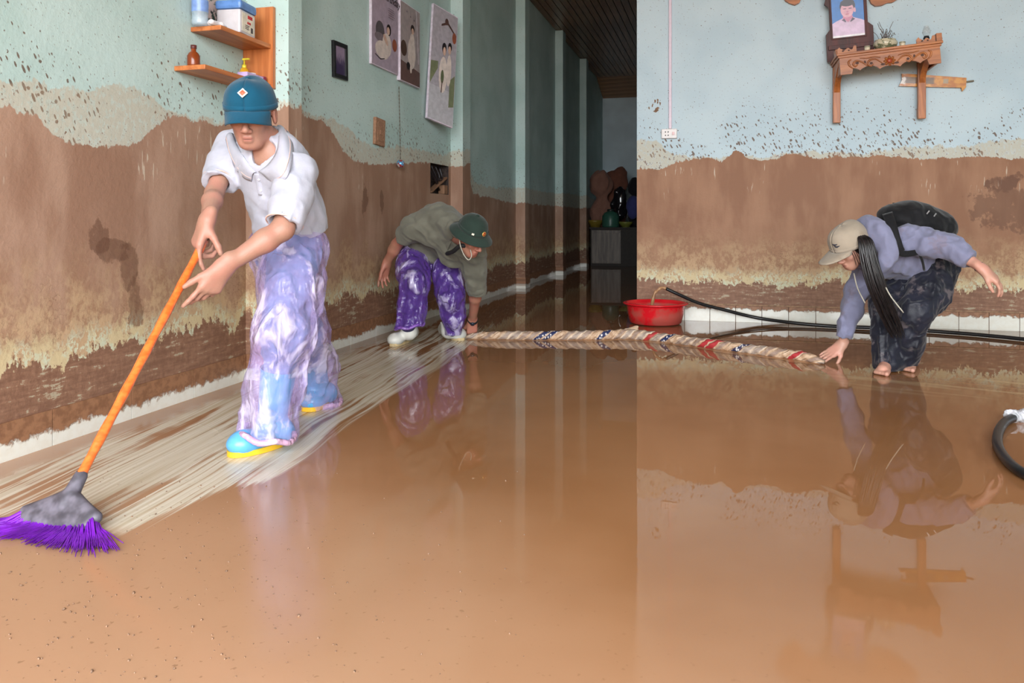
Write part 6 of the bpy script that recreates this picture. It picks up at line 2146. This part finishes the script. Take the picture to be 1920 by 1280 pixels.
# ------------------------------------------------------------------ carved wooden altar shelf on the partition
M_ALT = wood('reddish_carved_wood', srgb(184, 112, 54), srgb(142, 80, 36), axis=0, scale=1.2, rough=0.4)
M_ALTV = wood('reddish_carved_wood_upright', srgb(190, 116, 60), srgb(150, 84, 40), axis=2, scale=1.2, rough=0.4)
M_ALTD = simple('painted_hollow_shade', srgb(74, 46, 36), 0.7, vary=0.3)  # flat dark colour standing for the shade of hollows that are not cut
AD = 0.36
def front_x(px): 
    dx, dy = ray(px); return dx / dy * (BY - AD)
AX0, AX1 = front_x(1573), front_x(1762)
AW = AX1 - AX0
AZ0 = CAM_H + (HORIZON - 101) / F_PX * ((BY - AD) / ray(1572)[1])
TILT = math.radians(-4.6)
def altar():
    e = empty('altar_shelf', (AX0, BY, AZ0), (0, TILT, 0))
    tag(e, 'carved reddish wooden altar shelf on two wall brackets, tilted on the partition wall', 'shelf')
    def bx(name, lo, hi, mat=M_ALT, bev=0.003, par=e): return box_obj(name, lo, hi, mat, par, bev)
    bx('top_board', (-0.020, -AD - 0.02, -0.018), (AW + 0.020, -0.004, 0.0))
    bx('cornice_lip', (-0.010, -AD - 0.010, -0.036), (AW + 0.010, -0.004, -0.018))
    # front apron with a scalloped lower edge
    N = 60
    low = []
    for i in range(N + 1):
        t = i / N
        d = -0.155 + 0.028 * abs(math.sin(t * math.pi * 5)) ** 0.8 * (1 if 0.12 < t < 0.88 else 0)
        if t < 0.12 or t > 0.88: d = -0.160
        else: d += 0.012 - 0.016 * math.exp(-((t - 0.5) / 0.10) ** 2)
        low.append((t * AW, d))
    Vv, Ff = [], []
    for yy in (-AD, -AD + 0.02):
        for x, d in low: Vv.append((x, yy, -0.036))
        for x, d in low: Vv.append((x, yy, d))
    n1 = N + 1
    for i in range(N):
        Ff.append((i, i + 1, n1 + i + 1, n1 + i))
        Ff.append((2 * n1 + i + 1, 2 * n1 + i, 3 * n1 + i, 3 * n1 + i + 1))
        Ff.append((n1 + i, n1 + i + 1, 3 * n1 + i + 1, 3 * n1 + i))
    Ff.append((0, n1, 3 * n1, 2 * n1)); Ff.append((N, 2 * n1 + N, 3 * n1 + N, n1 + N))
    ap = mesh_obj('front_apron', Vv, Ff, M_ALT, e)
    # relief: flower in the middle, scrolls on both sides, painted shade of hollows
    fy = -AD - 0.002
    def scroll(pts, r=0.006, nm='scroll', m=M_ALT):
        q = catmull([Vector((x, fy, z)) for x, z in pts], 6)
        tube_obj(nm, q, [r * (0.5 + 0.7 * math.sin(math.pi * (i + 1) / (len(q) + 1))) for i in range(len(q))], m, ap, 8)
    cx, cz = AW * 0.5, -0.098
    Vv, Ff = lathe([(0.001, 0.012), (0.012, 0.011), (0.018, 0.006), (0.020, 0.0)], 16)
    mesh_obj('flower_centre', xf(Vv, basis(Vector((cx, fy, cz)), Vector((1, 0, 0)), Vector((0, 0, 1)), Vector((0, -1, 0)))), Ff, simple('red_stained_carving', srgb(160, 66, 34), 0.4), ap, True)
    for k in range(8):
        a = 2 * math.pi * k / 8
        Vv, Ff = lathe([(0.001, 0.008), (0.006, 0.007), (0.010, 0.0)], 10)
        M_ = basis(Vector((cx + 0.030 * math.cos(a), fy, cz + 0.026 * math.sin(a))), Vector((math.cos(a) * 1.3, 0, math.sin(a) * 1.3)), Vector((-math.sin(a), 0, math.cos(a))), Vector((0, -1, 0)))
        mesh_obj('petal', xf(Vv, M_), Ff, M_ALT, ap, True)
    for sg in (-1, 1):
        f = lambda x, z: (cx + sg * x, z)
        scroll([f(0.05, -0.11), f(0.09, -0.075), f(0.13, -0.075), f(0.15, -0.10), f(0.13, -0.122), f(0.11, -0.108)])
        scroll([f(0.15, -0.12), f(0.19, -0.082), f(0.23, -0.07), f(0.25, -0.092), f(0.235, -0.110), f(0.22, -0.098)])
        scroll([f(0.06, -0.065), f(0.10, -0.055), f(0.15, -0.058), f(0.20, -0.052)], 0.004)
        scroll([f(0.25, -0.125), f(0.275, -0.10), f(0.28, -0.07), f(0.262, -0.055)], 0.006)
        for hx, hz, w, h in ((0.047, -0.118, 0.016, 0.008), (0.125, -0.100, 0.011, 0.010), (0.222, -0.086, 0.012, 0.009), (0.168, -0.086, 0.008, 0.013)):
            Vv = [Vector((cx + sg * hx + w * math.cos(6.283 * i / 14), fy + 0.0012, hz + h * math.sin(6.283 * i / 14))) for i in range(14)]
            mesh_obj('hollow_shade_patch', Vv, [tuple(range(14))], M_ALTD, ap)
    # side aprons
    for x in (0.0, AW - 0.02):
        bx('side_apron', (x, -AD + 0.02, -0.150), (x + 0.02, -0.004, -0.036))
    # small gallery rails at both ends, piercings only painted as dark shade
    def rail(x0, w):
        prof = []
        n = 22
        for i in range(n + 1):
            t = i / n
            prof.append((x0 + t * w, 0.018 + 0.018 * abs(math.sin(t * 8.5)) + (0.014 if (t < 0.15 or t > 0.85) else 0)))
        Vv = [(x, -AD + 0.004, 0.0) for x, z in prof] + [(x, -AD + 0.004, z) for x, z in prof] + [(x, -AD + 0.016, 0.0) for x, z in prof] + [(x, -AD + 0.016, z) for x, z in prof]
        m = n + 1; Ff = []
        for i in range(n):
            Ff += [(i, i + 1, m + i + 1, m + i), (2 * m + i + 1, 2 * m + i, 3 * m + i, 3 * m + i + 1), (m + i, m + i + 1, 3 * m + i + 1, 3 * m + i)]
        Ff += [(0, m, 3 * m, 2 * m), (n, 2 * m + n, 3 * m + n, m + n)]
        r = mesh_obj('gallery_rail', Vv, Ff, M_ALT, e)
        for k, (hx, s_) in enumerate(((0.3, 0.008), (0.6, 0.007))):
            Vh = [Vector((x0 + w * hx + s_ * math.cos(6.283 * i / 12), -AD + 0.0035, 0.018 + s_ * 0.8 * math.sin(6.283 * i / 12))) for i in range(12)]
            mesh_obj('hollow_shade_patch', Vh, [tuple(range(12))], M_ALTD, r)
    rail(-0.010, 0.135); rail(AW - 0.150, 0.125)
    bx('end_block', (AW - 0.020, -AD - 0.010, 0.0), (AW + 0.018, -AD + 0.09, 0.058))
    bx('end_block', (-0.018, -AD + 0.02, 0.0), (0.004, -AD + 0.12, 0.040))
    # wall posts with arms, upright in spite of the tilted board
    for k, (px, py) in enumerate(((1568, 231), (1727, 223))):
        bpt = back_at(px, py, BY - 0.05)
        inv = e.matrix_basis.inverted() if False else (Matrix.Translation(Vector((AX0, BY, AZ0))) @ Matrix.Rotation(TILT, 4, 'Y')).inverted()
        def up_box(name, lo, hi, mat):
            bm = bmesh.new(); lo_, hi_ = Vector(lo), Vector(hi)
            bm_box(bm, (lo_ + hi_) / 2, hi_ - lo_, None, 0.004)
            bmesh.ops.transform(bm, matrix=inv, verts=bm.verts)
            return bm_obj(name, bm, mat, e)
        x0, x1 = bpt.x - 0.027, bpt.x + 0.027
        ztop = AZ0 + (bpt.x - AX0) * 0.08 - 0.05
        post = up_box('post', (x0, BY - 0.085, bpt.z), (x1, BY - 0.040, ztop), M_ALTV)
        up_box('wall_spacer', (x0 + 0.006, BY - 0.040, bpt.z + 0.02), (x1 - 0.006, BY - 0.001, bpt.z + 0.09), M_ALTV)
        up_box('wall_spacer', (x0 + 0.006, BY - 0.040, ztop - 0.06), (x1 - 0.006, BY - 0.001, ztop), M_ALTV)
        # curved arm from the post to the front of the shelf
        out = []
        for i in range(11):
            t = i / 10
            out.append((BY - 0.085 - 0.20 * t, ztop - 0.20 + 0.165 * t ** 0.6))
        poly = out + [(BY - 0.285, ztop), (BY - 0.085, ztop)]
        bm = bmesh.new(); n = len(poly)
        vs = [bm.verts.new((x0 + 0.006, a, b)) for a, b in poly] + [bm.verts.new((x1 - 0.006, a, b)) for a, b in poly]
        bm.faces.new(vs[:n]); bm.faces.new(vs[n:][::-1])
        for i in range(n): bm.faces.new((vs[i], vs[i + n], vs[(i + 1) % n + n], vs[(i + 1) % n]))
        bmesh.ops.transform(bm, matrix=inv, verts=bm.verts)
        bm_obj('bracket_arm', bm, M_ALTV, e)
    return e
altar()
AM = Matrix.Translation(Vector((AX0, BY, AZ0))) @ Matrix.Rotation(TILT, 4, 'Y')

def on_altar(x, y):
    return AM @ Vector((x, y, 0.0008))

def altar_at(px, y):
    dx, dy = ray(px)
    X = dx / dy * (BY + y)
    return on_altar((X - AX0) / math.cos(TILT), y)

def portrait():
    y = -0.060
    c = altar_at(1594, y)
    e = empty('portrait_frame', c, (math.radians(4), math.radians(-3.5), 0))
    tag(e, 'dark maroon framed portrait photo with a blue background standing on the altar shelf', 'picture frame')
    m = wood('dark_maroon_wood', srgb(84, 26, 20), srgb(52, 14, 12), axis=2, rough=0.55)
    s = 1 / 244.0   # metres per photo pixel at this depth
    def px(x): return (x - 1594) * s
    hgt = lambda py: (121 - py) * s
    # lower broad part, shoulders, upper frame with carved ears
    poly = [(1553, 122), (1637, 119), (1637, 62), (1628, 54), (1628, -14), (1634, -20), (1628, -30), (1600, -36), (1568, -30), (1556, -22), (1552, -12), (1556, 2), (1553, 12), (1561, 20), (1561, 60), (1553, 70)]
    P2 = [(px(a), hgt(b)) for a, b in poly]
    n = len(P2)
    bm = bmesh.new()
    vs = [bm.verts.new((a, 0.012, b)) for a, b in P2] + [bm.verts.new((a, -0.014, b)) for a, b in P2]
    bm.faces.new(vs[:n]); bm.faces.new(vs[n:][::-1])
    for i in range(n): bm.faces.new((vs[i], vs[i + n], vs[(i + 1) % n + n], vs[(i + 1) % n]))
    bm_obj('frame_board', bm, m, e)
    x0, x1, z0, z1 = px(1565), px(1622), hgt(78), hgt(1)
    w = 0.012
    for lo, hi in (((x0 - w, -0.022, z0 - w), (x1 + w, -0.010, z0)), ((x0 - w, -0.022, z1), (x1 + w, -0.010, z1 + w)), ((x0 - w, -0.022, z0), (x0, -0.010, z1)), ((x1, -0.022, z0), (x1 + w, -0.010, z1))):
        box_obj('moulding', lo, hi, m, e, 0.002)
    box_obj('ledge', (px(1556), -0.030, hgt(100)), (px(1634), -0.012, hgt(92)), m, e, 0.002)
    W, H = x1 - x0, z1 - z0
    MM = basis(Vector((x0, -0.0145, z0)), Vector((1, 0, 0)), Vector((0, 0, 1)), Vector((0, -1, 0)))
    sh = [('photo_blue', srgb(30, 110, 186), [(0, 0), (1, 0), (1, 1), (0, 1)]),
          ('shirt_lilac', srgb(206, 178, 206), [(0, 0.04), (1, 0.04), (1, 0.36), (0.90, 0.40), (0.66, 0.47), (0.35, 0.47), (0.12, 0.40), (0, 0.35)]),
          ('photo_white', srgb(232, 228, 232), [(0, 0), (1, 0), (1, 0.05), (0, 0.05)]),
          ('neck_pink', srgb(196, 120, 150), [(0.35, 0.56), (0.62, 0.56), (0.66, 0.46), (0.50, 0.36), (0.34, 0.46)]),
          ('hair_dark', srgb(46, 42, 58), ellipse(0.50, 0.75, 0.24, 0.18)),
          ('face_pink', srgb(214, 160, 176), ellipse(0.485, 0.66, 0.205, 0.185)), ('face_pink', srgb(214, 160, 176), ellipse(0.72, 0.64, 0.035, 0.06)),
          ('hair_dark', srgb(46, 42, 58), ellipse(0.50, 0.83, 0.22, 0.085)),
          ('brow_dark', srgb(110, 84, 104), ellipse(0.41, 0.69, 0.055, 0.012)), ('brow_dark', srgb(110, 84, 104), ellipse(0.58, 0.69, 0.055, 0.012)), ('lip_red', srgb(190, 100, 120), ellipse(0.48, 0.555, 0.06, 0.012)), ('neck_pink', srgb(196, 120, 150), ellipse(0.49, 0.61, 0.035, 0.018)),
          ('collar_dark', srgb(70, 54, 80), [(0.30, 0.42), (0.38, 0.46), (0.44, 0.37), (0.42, 0.36)]), ('collar_dark', srgb(70, 54, 80), [(0.72, 0.42), (0.64, 0.46), (0.56, 0.37), (0.58, 0.36)])]
    print_mesh('photo', MM, [(a, b, [(x * W, y * H) for x, y in p]) for a, b, p in sh], e)
portrait()

def chimney_glass():
    M = Mat('smoky_lamp_glass')
    x, y, z = M.obj()
    M.set('Base Color', srgb(176, 182, 180)); M.set('Alpha', z.ss(0.05, 0.13) * 0.15 + 0.22); M.set('Roughness', 0.05)
    return M.m
M_CHIM = chimney_glass()
def incense():
    c = altar_at(1660, -0.25)
    e = lathe_thing('incense_bowl', c, [
        ('bowl', [(0.001, 0.0), (0.050, 0.0), (0.054, 0.006), (0.078, 0.030), (0.086, 0.050), (0.080, 0.066), (0.070, 0.070), (0.074, 0.078), (0.070, 0.080), (0.064, 0.070), (0.001, 0.066)], None)],
        'cream and green glazed incense bowl full of burnt sticks on the altar shelf', 'bowl')
    M = Mat('crackled_cream_green_glaze')
    x, y, z = M.obj()
    n = M.noise(M.vec(x, y, z), 36.0, 3)
    M.set('Base Color', M.mix((n + z.ss(0.05, 0.02) * 0.12).ss(0.52, 0.62), srgb(206, 196, 168), srgb(112, 116, 88))); M.set('Roughness', 0.25)
    e.children[0].data.materials.append(M.m)
    rnd = random.Random(8)
    ms = simple('burnt_incense', srgb(92, 78, 70), 0.8)
    for i in range(22):
        a = rnd.uniform(0, 6.283); r = rnd.uniform(0.004, 0.045)
        p = Vector((r * math.cos(a), r * math.sin(a), 0.062))
        q = [p]
        h = rnd.uniform(0.07, 0.165); lean = Vector((math.cos(a), math.sin(a), 0)) * rnd.uniform(0.1, 0.5)
        for k in range(1, 6):
            t = k / 5
            q.append(p + Vector((0, 0, h * t - 0.05 * (t ** 4) * rnd.random())) + lean * h * t * t + Vector((rnd.uniform(-.006, .006), rnd.uniform(-.006, .006), 0)))
        tube_obj('incense_stick', catmull(q, 2), 0.0018, ms, e, 5)
incense()
def cup(px, y, label):
    lathe_thing('altar_cup', altar_at(px, y), [('cup_body', [(0.001, 0.0), (0.016, 0.0), (0.019, 0.006), (0.021, 0.036), (0.019, 0.036), (0.017, 0.008), (0.001, 0.006)], simple('cream_porcelain', srgb(216, 204, 178), 0.25)),
        ('rim_band', [(0.0212, 0.026), (0.0216, 0.027), (0.0216, 0.032), (0.0212, 0.033)], simple('grey_green_band', srgb(140, 140, 116), 0.3))], label, 'cup')['group'] = 'cups on the altar shelf'
cup(1626, -0.325, 'small cream cup between the portrait and the incense bowl on the altar shelf')
cup(1692, -0.325, 'small cream cup to the right of the incense bowl on the altar shelf')
lathe_thing('oil_lamp', altar_at(1737, -0.30), [
    ('lamp_base', [(0.001, 0.0), (0.030, 0.0), (0.030, 0.006), (0.014, 0.012), (0.018, 0.030), (0.022, 0.044), (0.018, 0.056), (0.016, 0.060)], simple('black_lamp_metal', srgb(30, 28, 30), 0.4)),
    ('glass_chimney', [(0.016, 0.058), (0.026, 0.078), (0.028, 0.092), (0.022, 0.112), (0.016, 0.128), (0.017, 0.134)], M_CHIM)],
    'small oil lamp with black base and glass chimney on the altar shelf', 'lamp')

# carved cloud plaque on the wall above the altar, only its lowest tips in view
def plaque():
    pts = [(1466, -6), (1472, 3), (1480, 8), (1490, 11), (1498, 7), (1503, -4), (1520, -14), (1545, -10), (1560, -22), (1590, -16), (1625, -10), (1632, 8), (1640, 13), (1652, 12), (1662, 7), (1672, 6), (1682, 0), (1692, -10), (1720, -30), (1712, -60), (1680, -75), (1660, -110), (1610, -130), (1560, -120), (1520, -90), (1490, -70), (1452, -40)]
    W = [back_at(a, b) for a, b in pts]
    n = len(W)
    bm = bmesh.new()
    vs = [bm.verts.new((q.x, BY - 0.001, q.z)) for q in W] + [bm.verts.new((q.x, BY - 0.030, q.z)) for q in W]
    bm.faces.new(vs[:n]); bm.faces.new(vs[n:][::-1])
    for i in range(n): bm.faces.new((vs[i], vs[i + n], vs[(i + 1) % n + n], vs[(i + 1) % n]))
    o = bm_obj('carved_plaque', bm, M_ALT)
    tag(o, 'carved orange wooden cloud plaque fixed on the wall above the portrait', 'plaque')
plaque()

# long orange packet pushed behind the right bracket post
def packet():
    y = BY - 0.020
    a, b = back_at(1686, 150, y), back_at(1812, 154, y)
    e = empty('incense_packet', ((a.x + b.x) / 2, y, (a.z + b.z) / 2), (0, math.atan2(a.z - b.z, b.x - a.x), 0))
    tag(e, 'long flat orange paper packet stuck behind the right post of the altar shelf', 'packet')
    L_ = (b - a).length / 2
    M = Mat('orange_printed_packet')
    x, yy, z = M.obj()
    n = M.noise(M.vec(x, yy, z * 2), 18.0, 3)
    c = M.mix(n.ss(0.4, 0.6), srgb(176, 104, 30), srgb(206, 140, 48))
    win = ((x + 0.10).abs()).ss(0.12, 0.10) * (z.abs()).ss(0.028, 0.022)
    c = M.mix(win * 0.85, c, srgb(80, 66, 52))
    c = M.mix((x - 0.09).abs().ss(0.02, 0.015) * z.abs().ss(0.02, 0.015) * 0.8, c, srgb(150, 140, 120))
    c = M.mix((x + 0.215).abs().ss(0.03, 0.02) * (n * 1.4).ss(0.6, 0.75), c, srgb(206, 196, 188))
    M.set('Base Color', c); M.set('Roughness', 0.25)
    hs = 0.048
    poly = [(-L_, -hs), (L_ * 0.86, -hs * 0.92), (L_ * 0.90, -hs * 1.5), (L_ * 0.99, -hs * 0.8), (L_ * 0.98, hs * 0.65), (-L_ * 0.2, hs * 0.92), (-L_ + 0.012, hs * 1.05), (-L_ + 0.018, 0.0)]
    n_ = len(poly); bm = bmesh.new()
    vs = [bm.verts.new((p, 0.014, q)) for p, q in poly] + [bm.verts.new((p, -0.012, q)) for p, q in poly]
    bm.faces.new(vs[:n_]); bm.faces.new(vs[n_:][::-1])
    for i in range(n_): bm.faces.new((vs[i], vs[i + n_], vs[(i + 1) % n_ + n_], vs[(i + 1) % n_]))
    bm_obj('packet_sleeve', bm, M.m, e)
    tube_obj('stick_end', [Vector((L_ * 0.9, 0, 0)), Vector((L_ + 0.05, 0, 0.012))], 0.006, simple('grey_stick', srgb(126, 116, 96), 0.7), e, 8)
packet()
# ------------------------------------------------------------------ dim things stacked at the far end of the corridor
FZ = 13.35
def far_cabinet():
    a, b = P(1107, 497, FZ), P(1166, 426, FZ)
    y0 = a.y; h = P(1107, 426, FZ).z
    xr = P(1194, 426, FZ).x + 0.1
    e = empty('low_cabinet', (a.x, y0, 0))
    tag(e, 'low weathered grey wooden cabinet at the dark far end of the corridor', 'cabinet')
    m = wood('weathered_grey_wood', srgb(128, 116, 104), srgb(88, 78, 70), axis=2)
    md = simple('dark_cabinet_wood', srgb(52, 46, 42), 0.7)
    w = xr - a.x
    wd = b.x - a.x
    box_obj('carcass', (0, 0.02, 0), (w, 1.05, h - 0.03), md, e, 0.004)
    box_obj('cabinet_top', (-0.02, -0.01, h - 0.03), (w, 1.07, h), md, e, 0.004)
    dr = box_obj('cabinet_door', (0.02, 0.0, 0.05), (wd, 0.022, h - 0.05), m, e, 0.004)
    for z0, z1 in ((0.06, 0.10), (h - 0.10, h - 0.06)):
        box_obj('door_rail', (0.03, -0.008, z0), (wd - 0.01, 0.0, z1), m, dr, 0.003)
    return h, y0, a.x, xr
FH, FY0, FX0, FX1 = far_cabinet()
def blob(name, prims, mat, label, cat, seed, amp=0.02, h=0.02):
    pts = [p for p, r in prims]; rm = max(max(r) for p, r in prims)
    g = SDF(*bounds(pts, rm + 0.1), h)
    for p, r in prims: g.ell(p, r, None, 0.08)
    g.displace(fold_fn((0.2, 0.3, 1), 7.0, amp, seed, 2.0, True), 0.08)
    g.plane((0, 0, FH + 0.001), (0, 0, -1))
    o = g.obj(name, mat)
    tag(o, label, cat)
    return o
def fp(px, py, dy): 
    q = P(px, py, FZ); 
    dx, d2 = ray(px); Z = (FY0 + dy) / d2
    return Vector((dx * Z, FY0 + dy, CAM_H + (HORIZON - py) / F_PX * Z))
blob('sack', [(fp(1127, 345, 0.54), (0.20, 0.13, 0.26)), (fp(1127, 400, 0.54), (0.20, 0.13, 0.32))], cloth_mat('brown_woven_sack', srgb(150, 108, 92), 200.0), 'full brown sack on the left of the far cabinet', 'sack', 3, 0.05)
blob('sack', [(fp(1152, 345, 0.88), (0.24, 0.12, 0.24)), (fp(1164, 322, 0.88), (0.10, 0.08, 0.10)), (fp(1152, 395, 0.88), (0.24, 0.12, 0.34))], cloth_mat('rust_woven_sack', srgb(128, 82, 66), 200.0), 'rust brown sack with a pointed corner behind the other sack at the corridor end', 'sack', 5, 0.04)
blob('plastic_bag', [(fp(1160, 388, 0.46), (0.13, 0.07, 0.22)), (fp(1162, 366, 0.46), (0.09, 0.05, 0.14))], simple('shiny_black_bag', srgb(30, 28, 32), 0.12, spec=0.8), 'shiny dark plastic bag in front of the sacks on the far cabinet', 'bag', 8, 0.06)
blob('bundle', [(fp(1192, 350, 0.62), (0.15, 0.10, 0.16)), (fp(1193, 405, 0.62), (0.14, 0.10, 0.36))], cloth_mat('black_bundle_cloth', srgb(34, 32, 38), 200.0), 'black cloth bundle at the right end of the far cabinet', 'bundle', 11, 0.04)
blob('blue_bag', [(fp(1187, 388, 0.34), (0.11, 0.08, 0.22))], cloth_mat('dull_blue_cloth', srgb(70, 74, 130), 200.0), 'dull blue bag beside the black bundle at the corridor end', 'bag', 14, 0.03)
def far_lathe(name, px, dy, prof, mat, label, cat, extra=None):
    c = fp(px, 424, dy); c.z = FH + 0.001
    lathe_thing(name, c, [('body', prof, mat)] + (extra or []), label, cat)
far_lathe('green_canister', 1145, 0.17, [(0.001, 0), (0.15, 0), (0.155, 0.02), (0.155, 0.20), (0.12, 0.26), (0.06, 0.29)], simple('green_canister_plastic', srgb(58, 104, 88), 0.35), 'green canister with a pale sticker in front on the far cabinet', 'canister',
          [('canister_cap', [(0.06, 0.285), (0.065, 0.29), (0.065, 0.33), (0.001, 0.332)], simple('dark_cap', srgb(40, 50, 46), 0.4))])
far_lathe('yellow_bowl', 1116, 0.16, [(0.001, 0), (0.085, 0), (0.135, 0.10), (0.14, 0.13), (0.125, 0.13), (0.09, 0.03), (0.001, 0.02)], simple('mustard_plastic', srgb(136, 116, 44), 0.4), 'mustard yellow bowl left of the green canister on the far cabinet', 'bowl', [('bowl_foot', [(0.085, 0.0), (0.09, 0.004), (0.085, 0.012)], simple('mustard_plastic', (0, 0, 0)))])
far_lathe('lime_bowl', 1173, 0.14, [(0.001, 0), (0.06, 0), (0.12, 0.07), (0.125, 0.10), (0.11, 0.10), (0.07, 0.03), (0.001, 0.02)], simple('lime_plastic', srgb(130, 134, 60), 0.4), 'small lime green bowl right of the green canister on the far cabinet', 'bowl', [('bowl_foot', [(0.065, 0.0), (0.07, 0.004), (0.065, 0.012)], simple('lime_plastic', (0, 0, 0)))])
